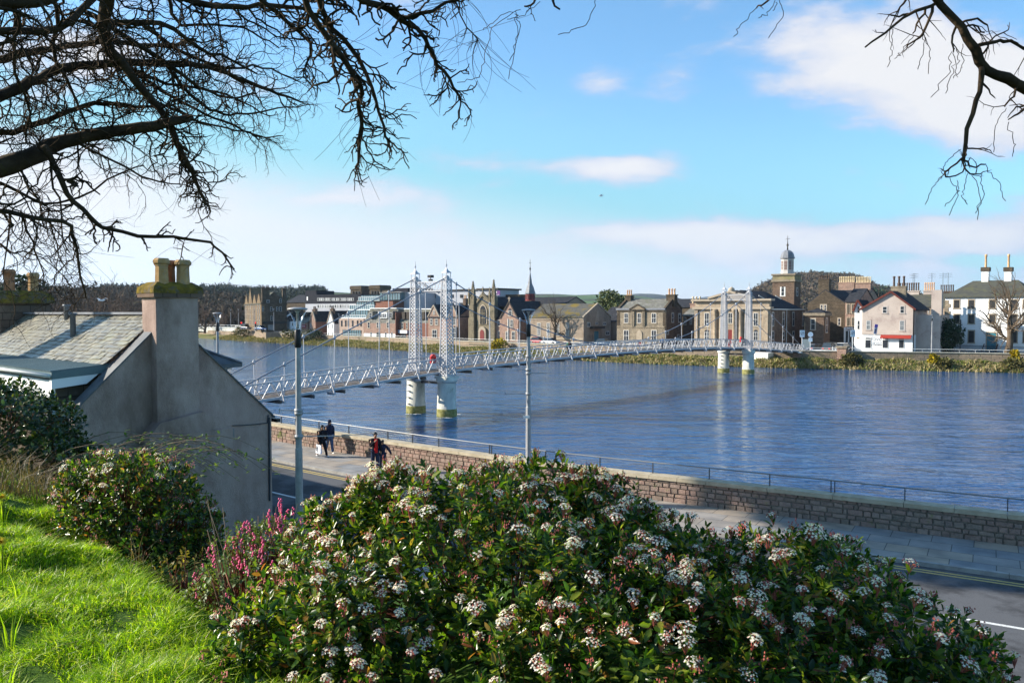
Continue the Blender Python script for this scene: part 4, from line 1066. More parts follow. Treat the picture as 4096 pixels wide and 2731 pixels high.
b = Bld('church','gothic church with tall crocketed pinnacles and traceried west window', ZB, 770, 1062, w=0, depth=10, cat='church')
xl=b.F(850,0)[0]; xr=b.F(1000,0)[0]; zs=b.F(0,480)[1]; p=b.F(918,385)
b.gable_front([(xl,0),(xr,0),(xr,zs),p,(xl,zs)],K['st_church'],'west_gable',y0=0,y1=2)
b.skew((xl,zs),p,K['st_church'],y0=-.3,y1=.3,t=.4,name='parapet'); b.skew(p,(xr,zs),K['st_church'],y0=-.3,y1=.3,t=.4,name='parapet')
k=MB()
for i in range(1,7):
    for (q,s2) in (((xl,zs),p),((xr,zs),p)):
        x=q[0]+(s2[0]-q[0])*i/7; z=q[1]+(s2[1]-q[1])*i/7; k.box(x-.12,x+.12,-.2,.2,z+.15,z+.75)
k.build('crocketing',K['st_church'],b.root)
MB().lathe(p[0],0,[(.3,p[1]),(.35,p[1]+.6),(.12,p[1]+.9),(.3,p[1]+1.3),(.05,p[1]+2.2)],6).build('finial',K['st_church'],b.root)
for (x0,x1,xa,ya) in ((772,832,797,228),(1000,1062,1028,210)):
    l=b.F(x0,470); r=b.F(x1,470); ap=b.F(xa,ya); cx_=(l[0]+r[0])/2; hw=(r[0]-l[0])/2; zt=l[1]
    t=MB(); t.box(cx_-hw,cx_+hw,-hw*.7,hw*1.3,0,zt-4); t.box(cx_-hw*.82,cx_+hw*.82,-hw*.55,hw*1.1,zt-3.99,zt+1.2); tw=t.build('pinnacle_tower',K['st_church'],b.root)
    t=MB(); H=ap[1]-zt-1.2; yc=hw*.28
    pr=[(hw*1.0,zt+1.2),(hw*.78,zt+1.8)]
    for i in range(1,8): 
        f=i/8; pr+= [(hw*.70*(1-f)+.06,zt+1.8+(H-.6)*(f*.98-.03)),(hw*.70*(1-f)+.24,zt+1.8+(H-.6)*f*.98)]
    pr.append((.03,ap[1])); t.lathe(cx_,yc,pr,8,smooth=False); t.build('spirelet',K['st_church'],tw)
    for sx in (-1,1):
        t=MB(); t.lathe(cx_+sx*hw*.85,-hw*.5,[(.28,zt-.5),(.26,zt+1.6),(.4,zt+1.7),(.04,zt+4)],4,smooth=False,rot=math.pi/4); t.build('corner_pinnacle',K['st_church'],tw)
def arch(b,x0,x1,yb,ys,ya,off,d,m,name,parent=None,inset=0):
    l=b.F(x0,yb,off); r=b.F(x1,ys,off); ap=b.F((x0+x1)/2,ya,off); w=r[0]-l[0]; pts=[(l[0]+inset,l[1]+inset),(r[0]-inset,l[1]+inset),(r[0]-inset,r[1])]
    for i in range(1,6):
        f=i/6; pts.append((r[0]-inset-(w/2-inset)*(1-math.cos(f*math.pi/2)),r[1]+(ap[1]-inset-r[1])*math.sin(f*math.pi/2)))
    pts.append((ap[0],ap[1]-inset))
    for i in range(5,0,-1):
        f=i/6; pts.append((l[0]+inset+(w/2-inset)*(1-math.cos(f*math.pi/2)),r[1]+(ap[1]-inset-r[1])*math.sin(f*math.pi/2)))
    pts.append((l[0]+inset,r[1]))
    return MB().prism(pts,off-d,off-.0).build(name,m,parent or b.root)
arch(b,876,968,710,590,490,0,.18,K['trim'],'window_arch'); w_=arch(b,888,956,705,590,505,0,.24,K['pane'],'window')
k=MB()
for x in (905,922,939):
    a=b.F(x,705); c=b.F(x,545); k.box(a[0]-.08,a[0]+.08,-.32,-.24,a[1],c[1])
for y in (640,590): a=b.F(890,y); c=b.F(955,y); k.box(a[0],c[0],-.31,-.24,a[1]-.08,a[1]+.08)
k.build('tracery',K['st_church'],w_)
arch(b,880,960,880,790,735,0,.5,K['trim'],'portal'); arch(b,900,944,880,810,770,0,.58,K['door_red'],'door')
# nave behind
zr=b.F(1100,432,8)[1]; x1=b.F(1700,432,16)[0]
MB().box(xl+.3,xr-.3,2.01,22,0,zs-1).build('nave',K['st_dark'],b.root)
b.roof_front_gable(xl,zs-.8,p[0],p[1]-.6,xr,zs-.8,K['slate'],y0=2,y1=22,ov=.2)
b = Bld('church_hall','long dark slate roof of the church hall stretching behind the red spire', ZB, 1000, 1790, w=14, depth=14)
ze=b.F(0,520)[1]; zr=b.F(0,432)[1]; b.body(ze,K['st_dark']); b.roof_ridge(ze,zr,K['slate'],gm=K['harl_brown'])
b = Bld('manse','pink stone gabled manse with cross finial right of the church', ZB, 1056, 1322, w=0, depth=13)
ze=b.F(0,652)[1]; xg=b.F(1118,0)[0]; zg=b.F(0,640)[1]; p=b.F(1222,460); b.body(ze,K['st_pink'])
b.gable_front([(xg,0),(b.W,0),(b.W,zg),p,(xg,zg)],K['st_pink'],'gable',y0=-.5,y1=1); b.roof_front_gable(xg,zg,p[0],p[1],b.W,zg,K['slate'],y0=-.3,ov=0)
b.skew((xg,zg),p,K['trim_dark'],y0=-.7,y1=-.3); b.skew(p,(b.W,zg),K['trim_dark'],y0=-.7,y1=-.3)
k=MB(); k.box(p[0]-.1,p[0]+.1,-.6,-.4,p[1],p[1]+1.2); k.box(p[0]-.4,p[0]+.4,-.6,-.4,p[1]+.7,p[1]+.9); k.build('cross_finial',K['trim'],b.root)
zc_=b.F(0,600)[1]; MB().prismx([(0,ze),(8,ze),(5,zc_+2)],0.1,xg).build('side_roof',K['slate'],b.root)
for q in ((1200,560,1238,615),): b.win(*q,off=-.5,sur='trim',arch=True,bars='v')
for q in ((1195,662,1212,742),(1222,662,1250,742),(1170,792,1202,880),(1240,792,1272,880)): b.win(*q,off=-.5,sur='trim',bars='hv')
for q in ((1085,668,1112,730),(1088,788,1112,878)): b.win(*q,sur='trim',bars='h')
MB().bar((b.F(1212,0)[0],-.65,0),(b.F(1212,0)[0],-.65,zg),.12).build('downpipe',K['trim_white'],b.root)
# spire
b = Bld('spire','slender slate spire on a red louvred belfry above a stone turret', ZB, 1366, 1462, w=10, depth=8, cat='spire')
W=b.W; zb_=b.F(0,465)[1]; z1=b.F(0,398)[1]; z2=b.F(0,180)[1]
MB().box(W*.12,W*.88,0,W*.76,0,zb_).build('turret',K['st_brown'],b.root)
MB().prism([(-W*.2,zb_-4),(W*1.2,zb_-4),(W*.85,zb_-.5),(W*.15,zb_-.5)],-.4,W).build('splayed_roof',K['slate'],b.root)
k=MB(); k.lathe(W/2,W*.38,[(W*.44,zb_),(W*.44,z1)],8,smooth=False,rot=math.pi/8); bl=k.build('belfry',flat('red_belfry',(.30,.05,.05),.7),b.root)
for i in range(8):
    t_=math.pi/8*(2*i); q=MB(); cx_=W/2+W*.415*math.cos(t_); cy_=W*.38+W*.415*math.sin(t_); q.bar((cx_,cy_,zb_+.3),(cx_,cy_,z1-.3),.7,.25,up=(math.cos(t_),math.sin(t_),0)); q.build('louvre',flat('louvre',(.12,.03,.03)),bl)
k=MB(); k.lathe(W/2,W*.38,[(W*.56,z1),(W*.50,z1+.25),(W*.36,z1+1.6),(W*.20,z1+(z2-z1)*.45),(.06,z2)],8,smooth=False,rot=math.pi/8); k.build('spire_roof',K['lead'],b.root)
k=MB(); k.lathe(W/2,W*.38,[(.06,z2-.2),(.14,z2+.5),(.28,z2+.8),(.08,z2+1.1),(.05,z2+3.2)],6); k.box(W/2-.35,W/2+.35,W*.38-.04,W*.38+.04,z2+2.2,z2+2.3); k.build('finial',K['trim_dark'],b.root)
# harled hall
b = Bld('meeting_hall','brown harled hall with tall windows and mossy slate roof', ZB, 1425, 2032, w=0, depth=13)
ze=b.F(0,628)[1]; dy=b.S(2335,640)[0]; b.dep=dy; zr=b.S(2168,492)[1]
b.body(ze,K['harl_brown']); MB().prismx([(0.01,ze),(dy-.01,ze),(dy/2,zr)],.05,b.W).build('gable',K['harl_brown'],b.root)
sl=(zr-ze)/(dy/2); k=MB(); k.prismx([(-.3,ze-.3*sl+.05),(dy/2,zr+.05),(dy/2,zr+.25),(-.3,ze-.3*sl+.25)],-.1,b.W-.25); k.prismx([(dy/2,zr+.05),(dy+.3,ze-.3*sl+.05),(dy+.3,ze-.3*sl+.25),(dy/2,zr+.25)],-.1,b.W-.25); k.build('roof',K['slate_moss'],b.root)
k=MB(); k.prismx([(-.2,ze),(dy/2,zr+.1),(dy/2,zr+.4),(-.2,ze+.3)],b.W-.24,b.W+.12); k.prismx([(dy/2,zr+.1),(dy+.2,ze),(dy+.2,ze+.3),(dy/2,zr+.4)],b.W-.24,b.W+.12); k.build('skew',K['trim'],b.root)
b.band(1425,640,2032,655,K['trim'],name='cornice'); b.band(1425,862,2032,872,K['trim'],name='plinth_course')
for (x0,x1) in ((1520,1556),(1624,1660),(1730,1764),(1836,1870)): b.win(x0,697,x1,836,bars='hvg',sur='trim')
for q in ((2070,692,2104,738),(2160,690,2190,714),(2246,690,2278,718),(2276,790,2314,828)): b.win(*q,side=True,sur='trim',bars='v')
b.door(2146,786,2196,870,'door_teal',side=True)
a=b.S(2100,760); c=b.S(2230,725); MB().box(b.W,b.W+1.0,a[0],c[0],a[1],a[1]+.5).build('door_hood',K['trim_dark'],b.root)
MB().prismx([(dy*.40,zr-4),(dy*.55,zr-4),(dy*.5,zr-1)],b.W,b.W+.08).build('stone_motif',K['trim'],b.root)
b = Bld('outbuilding','dark roofed stone outbuilding behind the harled hall', ZC, 0, 192, w=14, depth=12)
ze=b.F(0,600)[1]; b.body(ze,K['harl_brown']); b.roof_ridge(ze,b.F(0,440)[1],K['slate'],gm=K['harl_brown']); b.win(32,612,70,648); b.win(64,720,102,762)

# ---- square stone villa
b = Bld('villa','square grey stone villa with pedimented centre and two chimneys', ZC, 200, 762, w=0, depth=12)
dy=b.S(968,480)[0]; b.dep=dy; ze=b.F(0,470)[1]; zr=b.F(0,362,dy/2)[1]; W=b.W
b.body(ze,K['st_grey'],'front_wall',y1=.8); b.body(ze-.01,K['st_brown'],'side_wall',y0=.8)  # browner side stone carries the shade of the face turned from the sun
b.band(195,446,770,470,K['lead'],t=.35,name='parapet'); b.band(200,660,762,672,K['st_grey'],name='string_course'); b.band(200,478,762,488,K['st_dark'],t=.2,name='cornice')
MB().prismx([(.5,ze),(dy-.1,ze),(dy/2,zr)],.3,W-.01).build('gable',K['st_brown'],b.root)
b.roof_ridge(ze+.1,zr+.1,K['slate_pale'],y0=.4,y1=dy,x0=.6,x1=W-.6,ov=.0)
for x in (.2,W-.2): MB().bar((x,.3,ze+.3),(x,dy/2,zr+.4),.5,.4).bar((x,dy/2,zr+.4),(x,dy,ze+.3),.5,.4).build('skew',K['st_dark'],b.root)
for (xc,yt) in ((334,300),(846,288)):
    q=b.F(xc,yt,dy/2); b.chimney(max(.0,q[0]-1.0),q[0]+1.0,dy/2-.8,dy/2+.8,zr-1.5,q[1]-.2,K['st_dark'],3,'pot',ph=1.3)
l=b.F(358,466); r=b.F(545,466); p=b.F(452,415); MB().prism([l,r,p],-.55,.3).build('pediment',K['st_grey'],b.root)
k=MB(); k.bar((l[0],-.3,l[1]+.1),(p[0],-.3,p[1]+.15),.7,.25); k.bar((p[0],-.3,p[1]+.15),(r[0],-.3,r[1]+.1),.7,.25); k.build('pediment_moulding',K['st_dark'],b.root)
for x in (378,395,500,518): a=b.F(x,660); c=b.F(x+13,485); MB().box(a[0],c[0],-.3,0,a[1],c[1]).build('pilaster',K['st_grey'],b.root)
for (x0,x1) in ((286,332),(440,484),(608,660)): b.win(x0,508,x1,622,bars='hv')
for (x0,x1) in ((280,338),(605,664)): b.win(x0,708,x1,832,bars='hv')
b.door(443,760,488,845,'door_red'); arch(b,432,498,845,760,705,0,.14,K['trim'],'door_arch')
for i in range(9):
    for x in (203,745):
        z=b.F(0,500+i*19)[1]; a=b.F(x,0)[0]; MB().box(max(0,a),a+.75,-.05,0,z-.45,z).build('quoin',K['st_dark'],b.root)
for q in ((842,508,866,615),(922,515,948,612),(776,712,806,755),(908,760,930,800)): b.win(*q,side=True,bars='h')
b = Bld('link_building','low stone link building with grey roof between villa and court', ZC, 975, 1118, w=10, depth=8)
ze=b.F(0,535)[1]; b.body(ze,K['st_brown']); b.roof_ridge(ze,b.F(0,462)[1],K['slate_pale'],gm=K['st_brown']); b.win(990,560,1010,640); b.win(1062,560,1078,635)
q=b.F(1035,400); b.chimney(q[0]-1.3,q[0]+1.3,4,5.2,ze,q[1],K['st_pink'],3,'pot_pale',ph=1.6)
b = Bld('tenement','dark slate roof seen over the villa between its chimneys and the court', ZC, 505, 1260, w=30, depth=14)
ze=b.F(0,440)[1]; b.body(ze,K['st_dark']); b.roof_ridge(ze,b.F(0,352)[1],K['slate'],gm=K['st_dark'])

# ---- classical court house with dark side range
b = Bld('court_house','classical stone hall with pediment and columns behind the far bridge towers', ZD, 88, 985, w=0, depth=26)
W=b.W; ze=b.F(0,775)[1]; zp=b.F(0,672)[1]; dy=b.S(1415,760)[0]; b.dep=dy
b.body(ze,K['st_buff'],'front_wall',y1=1.0); b.body(ze-.01,K['st_brown'],'side_wall',y0=1.0)  # buff front, brown side: sun and shade are put into the stone tones
MB().box(-.4,W+.4,-.5,1.4,ze,ze+.5).build('cornice',K['trim'],b.root); MB().box(-.6,W+.6,-.8,1.6,ze+1.7,ze+2.1).build('cornice',K['trim'],b.root)
MB().box(0,W,-.1,1.2,ze+.51,ze+1.69).build('frieze',K['st_buff'],b.root)
a=b.F(85,0); c=b.F(250,0); MB().box(0,c[0],.0,1.2,ze+2.11,zp).build('parapet',K['st_grey'],b.root); c=b.F(800,0); MB().box(c[0],W,.0,1.2,ze+2.11,zp).build('parapet',K['st_grey'],b.root)
l=b.F(265,700); r=b.F(800,700); p=b.F(530,575); zz=ze+2.12
MB().prism([(l[0],zz),(r[0],zz),(p[0],p[1])],-.7,1.2).build('pediment',K['st_buff'],b.root)
k=MB(); k.bar((l[0],-.5,zz+.2),(p[0],-.5,p[1]+.2),1.0,.4); k.bar((p[0],-.5,p[1]+.2),(r[0],-.5,zz+.2),1.0,.4); k.build('pediment_moulding',K['trim'],b.root)
MB().lathe(p[0],0,[(.5,p[1]),(.7,p[1]+.4),(.6,p[1]+.9),(.1,p[1]+1.2)],10).build('acroterion',K['trim'],b.root)
for x in (352,420,580,660): a=b.F(x,0)[0]; MB().lathe(a,-.25,[(.55,0),(.5,.3),(.45,.5),(.38,ze-.7),(.5,ze-.6),(.6,ze-.1),(.6,ze)],14).build('column',K['st_buff'],b.root)
for (x0,x1) in ((90,135),(300,345),(700,745),(925,985)): a=b.F(x0,0)[0]; c=b.F(x1,0)[0]; MB().box(max(a,0),min(c,W),-.25,0,0,ze-.01).build('pilaster',K['st_buff'],b.root)
for (x0,x1) in ((205,262),(490,545),(795,852)): b.win(x0,820,x1,975 if x0!=490 else 945,bars='hv')
for (x0,x1) in ((205,262),(795,852)): b.win(x0,1050,x1,1150,bars='hv',arch=True)
b.door(490,1020,548,1160,'door_red'); MB().box(0,W,-.12,0,b.F(0,992)[1],b.F(0,982)[1]).build('string_course',K['trim'],b.root)
for (x0,x1) in ((1015,1040),(1144,1168),(1264,1286),(1382,1400)): b.win(x0,812,x1,975,side=True,bars='h'); b.win(x0,1040,x1,1140,side=True,bars='h')
zr=b.F(790,548,10)[1]
k=MB(); k.add([(0,1.3,ze+.3),(W+.3,1.3,ze+.3),(W+.3,dy+.3,ze-.2),(0,dy+.3,ze-.2),(W*.5,5,zr),(W*.62,14,zr-.1)],[(0,1,4),(1,2,5,4),(2,3,5),(3,0,4,5),(3,2,1,0)]); k.build('roof',K['slate'],b.root)
MB().box(W,W+.25,1.2,dy,ze-.15,ze+.1).build('gutter',K['gutter'],b.root)
for yy in (dy*.45,): MB().bar((W+.12,yy,0),(W+.12,yy,ze),.12).build('downpipe',K['gutter'],b.root)
for (fx,fy) in ((.78,.16),(.9,.36)): MB().bar((W*fx,dy*fy,ze+(zr-ze)*.62+.3),(W*(fx+.06),dy*(fy+.03),ze+(zr-ze)*.45+.3),.5,.12).build('rooflight',K['gutter'],b.root)
# side annex
b = Bld('annexe','low stone annexe with hipped slate roof at the back of the court', ZD, 1415, 1645, w=12, depth=7)
a=b.S(1720,850); b.dep=max(4,a[0]); ze=b.F(0,850)[1]; b.body(ze,K['st_brown']); MB().box(-.3,b.W+.3,-.3,b.dep+.3,ze,ze+.6).build('cornice',K['st_grey'],b.root)
b.roof_hip(ze+.8,b.F(0,765)[1],K['slate'],ov=.1); b.win(1488,890,1542,1020,bars='h'); b.win(1665,880,1690,1055,side=True,bars='h')
# tower with cupola
b = Bld('steeple','square stone steeple with white octagonal belfry and lead dome', ZD, 1022, 1282, w=30, depth=12, cat='church tower')
W=b.W; b.dep=b.S(1366,470)[0]; dp=b.dep; z1=b.F(0,470)[1]; z2=b.F(0,380)[1]; b.body(z1,K['st_brown'],'wall')
MB().box(-.25,W+.25,-.25,dp+.25,z1,z1+.5).build('cornice',K['st_grey'],b.root); MB().box(-.05,W+.05,-.05,dp+.05,z1+.5,z2-.4).build('attic',stone('mossy_stone',(.24,.21,.13),(.30,.26,.16),c3=(.16,.17,.06))
,b.root); MB().box(-.3,W+.3,-.3,dp+.3,z2-.39,z2).build('cornice',K['st_grey'],b.root)
b.win(1130,520,1168,612,sur='trim_white',arch=True,sw=.25); b.win(1312,520,1330,612,side=True)
cx_,cy_=W*.52,dp*.5; r=(b.F(1282,0)[0]-b.F(1142,0)[0])/2*1.05; z3=b.F(0,215,cy_)[1]; z4=b.F(0,115,cy_)[1]
bl=MB().lathe(cx_,cy_,[(r*1.1,z2),(r,z2+.8),(r,z3)],8,smooth=False,rot=math.pi/8).build('belfry',flat('grey_belfry',(.42,.40,.38),.9),b.root)
for i in range(8):
    t_=math.pi/4*i; ap=r*.924; q=MB(); o_=Vector((cx_+ap*math.cos(t_),cy_+ap*math.sin(t_))); tv=Vector((-math.sin(t_),math.cos(t_)))
    zz=z2+(z3-z2)*.32
    while zz < z3-.5:
        e0=o_-tv*r*.23; e1=o_+tv*r*.23; q.bar((e0.x,e0.y,zz),(e1.x,e1.y,zz),.12,.24); zz+=.36
    q.build('louvre',flat('brown_louvre',(.17,.10,.085),.9),bl)
MB().lathe(cx_,cy_,[(r*1.18,z3),(r*1.2,z3+.25),(r*1.13,z3+.4)]+[(r*1.1*math.cos(a_),z3+.4+(z4-z3-.4)*math.sin(a_)) for a_ in [i*math.pi/2/8 for i in range(9)]],8,smooth=False,rot=math.pi/8).build('dome',K['lead'],b.root)
k=MB(); k.lathe(cx_,cy_,[(.2,z4-.1),(.12,z4+.8),(.3,z4+1.1),(.1,z4+1.5),(.05,z4+3.4)],6); k.box(cx_-.5,cx_+.6,cy_-.03,cy_+.03,z4+2.6,z4+2.68); k.build('weathervane',K['trim_dark'],b.root)
# dark stone building with gable chimney
b = Bld('corner_tenement','tall dark stone gabled tenement with wide chimney behind parked cars', ZD, 1448, 1898, w=22, depth=16)
ze=b.F(0,715)[1]; p=b.F(1665,545); W=b.W
b.gable_front([(0,0),(W,0),(W,ze),p,(0,ze)],K['st_dark']); b.roof_front_gable(0,ze,p[0],p[1],W,ze,K['slate'],ov=.2,y0=0)
a=b.F(1582,0)[0]; c=b.F(1712,0)[0]; b.chimney(a,c,.1,1.6,p[1]-3.2,b.F(0,462)[1],K['st_dark'],5,'pot_dark')
a=b.F(1490,0)[0]; c=b.F(1560,0)[0]; b.chimney(a,c,6,7.4,ze,b.F(0,600)[1],K['st_dark'],4,'pot')
b.win(1606,722,1632,792); b.win(1650,722,1674,792); b.win(1816,885,1846,968)
b2=Bld('shop_house','pink stone tenement with a white shopfront at the street corner', ZD, 1900, 2060, w=20, depth=14)
ze=b2.F(0,700)[1]; b2.body(ze,K['st_pink']); b2.roof_ridge(ze,b2.F(0,560)[1],K['slate'],gm=K['st_pink'])
for x in (1926,1943,1985,2003): b2.win(x,715,x+13,820,frame='trim_dark'); b2.win(x,880,x+13,972,frame='trim_dark')
a=b2.F(1892,1165); c=b2.F(2004,992); MB().box(a[0],c[0],-.5,0,0,c[1]).build('shopfront',K['trim_white'],b2.root)
for x in (1908,1950): a=b2.F(x,1165,-.5); c=b2.F(x+30,1035,-.5); MB().box(a[0],c[0],-.56,-.5,.2,c[1]).build('shop_window',K['pane'],b2.root)
a=b2.F(1950,1015,-.5); text('hair', .9, K['door_red'], b2.root, (a[0],-.53,a[1]))
# pink chimney ranges behind
b = Bld('tenement','pink stone tenement with two long chimney stacks under the wooded hill', ZD, 1755, 2160, w=48, depth=12)
ze=b.F(0,660)[1]; b.body(ze,K['st_pink']); b.roof_ridge(ze,b.F(0,560)[1],K['slate'],gm=K['st_pink'])
for (x0,x1,yt,n_) in ((1760,1955,492,9),(1967,2156,500,10)):
    a=b.F(x0,0)[0]; c=b.F(x1,0)[0]; b.chimney(a,c,5,6.5,ze-1,b.F(0,yt)[1],K['st_pink'],n_,'pot_pale',ph=1.5)
# ---- pink and white restaurant house on the river street
b = Bld('restaurant','pink harled gabled house with white ground floor and red awning', ZE, 308, 945, w=0, depth=14)
W=b.W; zl=b.F(0,640)[1]; p=b.F(675,432); zg=b.F(0,958)[1]
b.gable_front([(0,zg),(W,zg),(W,zl),p,(0,zl)],K['harl_pink'],'upper_wall'); b.body(zg,K['harl_white'],'ground_wall')
b.roof_front_gable(0,zl,p[0],p[1],W,zl,K['slate'],y0=-.3,ov=.5); 
sl=(p[1]-zl)/p[0]
k=MB(); k.bar((-.5,-.36,zl-.5*sl+.05),(p[0],-.36,p[1]+.05),.12,.32); k.bar((p[0],-.36,p[1]+.05),(W+.5,-.36,zl-.5*sl+.05),.12,.32); k.build('bargeboard',K['trim_red'],b.root)
for q in ((566,616,620,696),(786,610,838,696),(362,790,415,902),(780,792,838,912)): b.win(*q,pane='pane_pale' if q[1]>700 else 'pane',sur='harl_pink')
for (x0,x1) in ((345,424),(562,640),(766,838)): b.win(x0,1002,x1,1134,bars='',sur=None); a=b.F(x0,1032); c=b.F(x1,1024); MB().box(a[0],c[0],-.1,0,a[1],c[1]).build('transom',K['trim_white'],b.root)
b.band(308,940,945,962,K['harl_pink'],t=.15,name='string_course')
a=b.F(543,1000); c=b.F(930,980); aw=MB().add([(a[0],0,c[1]+.15),(c[0],0,c[1]+.15),(c[0],-.75,a[1]),(a[0],-.75,a[1]),(a[0],0,c[1]+.08),(c[0],0,c[1]+.08),(c[0],-.75,a[1]-.07),(a[0],-.75,a[1]-.07)],[(3,2,1,0),(4,5,6,7),(0,1,5,4),(1,2,6,5),(2,3,7,6),(3,0,4,7)]).add([(a[0],-.76,a[1]),(c[0],-.76,a[1]),(c[0],-.78,a[1]-.15),(a[0],-.78,a[1]-.15)],[(0,3,2,1)]).build('awning',flat('red_awning',(.28,.04,.03),.85),b.root)
a=b.F(498,1022); text('River', 1.15, K['sign_grey'], b.root, (a[0],-.02,a[1]), shear=.2); a=b.F(498,1068); text('House', 1.15, K['sign_grey'], b.root, (a[0],-.02,a[1]), shear=.2)
a=b.F(490,1098); text('RESTAURANT', .30, K['trim_dark'], b.root, (a[0],-.02,a[1]), space=1.3)
# narrow wing left
a=b.F(216,640,1.5); x0=a[0]; pa=b.F(256,540,1.5); zw=b.F(0,655,1.5)[1]
MB().prism([(x0,0),(-.01,0),(-.01,zw),pa,(x0,zw)],1.5,9).build('wing',K['harl_white'],b.root)
k=MB(); k.bar((x0-.25,1.35,zw-.3),(pa[0],1.35,pa[1]+.1),.5,.3); k.bar((pa[0],1.35,pa[1]+.1),(.1,1.35,zw-.1),.5,.3); k.build('wing_bargeboard',K['trim_red'],b.root)
k=MB(); k.prism([(x0-.2,zw),(pa[0],pa[1]),(pa[0],pa[1]+.2),(x0-.2,zw+.2)],1.6,9); k.prism([(pa[0],pa[1]),(-.05,zw),(-.05,zw+.2),(pa[0],pa[1]+.2)],1.6,9); k.build('wing_roof',K['slate'],b.root)
b.win(248,610,280,696,off=1.5,sur=None); b.win(248,790,280,900,off=1.5,sur=None)
a=b.F(240,1015,1.5); c=b.F(272,995,1.5); MB().box(a[0],c[0],1.4,1.5,a[1],c[1]).build('wall_box',K['trim'],b.root)
q=b.F(680,0)[0]; b.chimney(q-1.2,q+1.4,5.5,6.7,p[1]-1.5,b.F(0,385,6)[1],K['st_grey'],3,'pot_dark',ph=1.9)
# outshot on its right side, in shade
ly0=b.S(955,640)[0]
k=MB(); k.box(W+.01,W+4,3,13.5,0,zl-1.2); k.build('rear_wing',K['harl_pink'],b.root)
MB().box(W+2.4,W+4.1,3.4,5.0,zl-1.2,b.F(1050,410,4)[1]).build('rear_chimney',K['harl_pink'],b.root)
MB().bar((W+.1,.2,0),(W+.1,.2,zl),.14).build('downpipe',K['trim_dark'],b.root)
# terrace with rows of pots behind
b = Bld('tenement','long tenement with dense rows of chimney pots behind the restaurant', ZE, 735, 1338, w=22, depth=13)
ze=b.F(0,620)[1]; zr=b.F(0,470)[1]; b.body(ze,K['harl_brown']); b.roof_ridge(ze,zr,K['slate_green'],gm=K['harl_brown'])
for (x0,x1,n_,pm) in ((742,1030,10,'pot_dark'),(1085,1222,6,'pot')):
    a=b.F(x0,0,6)[0]; c=b.F(x1,0,6)[0]; b.chimney(a,c,6,7.4,zr-2.5,b.F(0,440,6)[1],K['harl_pink'],n_,pm,ph=1.7)
for (x0,y0,x1,y1) in ((1098,670,1112,780),(1135,655,1148,705),(1184,655,1198,705),(1285,680,1298,780),(1094,865,1110,975)): b.win(x0,y0,x1,y1,sur=None)
b = Bld('tenement','tenement end with black chimney pots beside the white villa', ZE, 1238, 1460, w=40, depth=12)
ze=b.F(0,560)[1]; b.body(ze,K['st_brown']); b.roof_ridge(ze,b.F(0,470)[1],K['slate'],gm=K['st_brown']); a=b.F(1240,0)[0]; c=b.F(1420,0)[0]; b.chimney(a,c,5,6.4,ze-1,b.F(0,447)[1],K['st_brown'],8,'pot_dark',ph=1.5)
for x in (945,965,1180,1320,1385):
    k=MB(); q=b.F(x,440,5); k.bar((q[0],5,q[1]-1),(q[0],5,q[1]+4.5),.07); 
    for dz_ in (3.4,3.8,4.2): k.bar((q[0]-.8,5,q[1]+dz_),(q[0]+.8,5,q[1]+dz_+.15),.04)
    k.build('aerial',K['steel_dark'],b.root)
# ---- white georgian house
b = Bld('georgian_house','large white harled georgian house with hipped slate roof and teal door', ZE, 1345, 2420, w=20, depth=15, ang=ANG-rad(4))
W=b.W; ze=b.F(0,520)[1]; zr=b.F(1800,290,7)[1]; b.body(ze,K['harl_white'])
b.roof_hip(ze+.18,zr,K['slate_green'],inset=b.F(1705,0,7)[0]*.98)
for xc in (1852,2138):
    q=b.F(xc,140,7); c=b.chimney(q[0]-.6,q[0]+.6,6.9,8.2,zr-1,q[1],K['harl_white'],1,'pot',ph=2.6); MB().box(q[0]-.75,q[0]+.75,6.75,8.35,q[1]-.5,q[1]+.28).build('chimney_cap',K['st_dark'],b.root)
for r_,(y0,y1) in enumerate(((534,634),(716,824),(920,1064))):
    for ci,(x0,x1) in enumerate(((1460,1530),(1642,1714),(1905,1978),(2182,2250),(2330,2395))):
        if r_==2 and ci==2: continue
        b.win(x0,y0,x1,y1,bars='g',frame='trim_dark',sur='trim')
b.door(1872,945,1990,1110,'door_teal')
k=0
for i in range(14):
    z=b.F(0,545+i*42)[1]
    if z<.5: break
    MB().box(-.04,.95 if i%2 else .6,-.07,0,z-.75,z-.05).build('quoin',K['st_grey'],b.root)
MB().bar((b.F(1562,0)[0],-.1,0),(b.F(1562,0)[0],-.1,b.F(0,770)[1]),.12).build('downpipe',K['steel_dark'],b.root)
for (x0) in (1840,2012): 
    q=b.F(x0,1100); MB().bar((q[0]-.3,-1.6,0),(q[0],0,b.F(0,1040)[1]),.12).build('stair_rail',K['trim_red'],b.root)
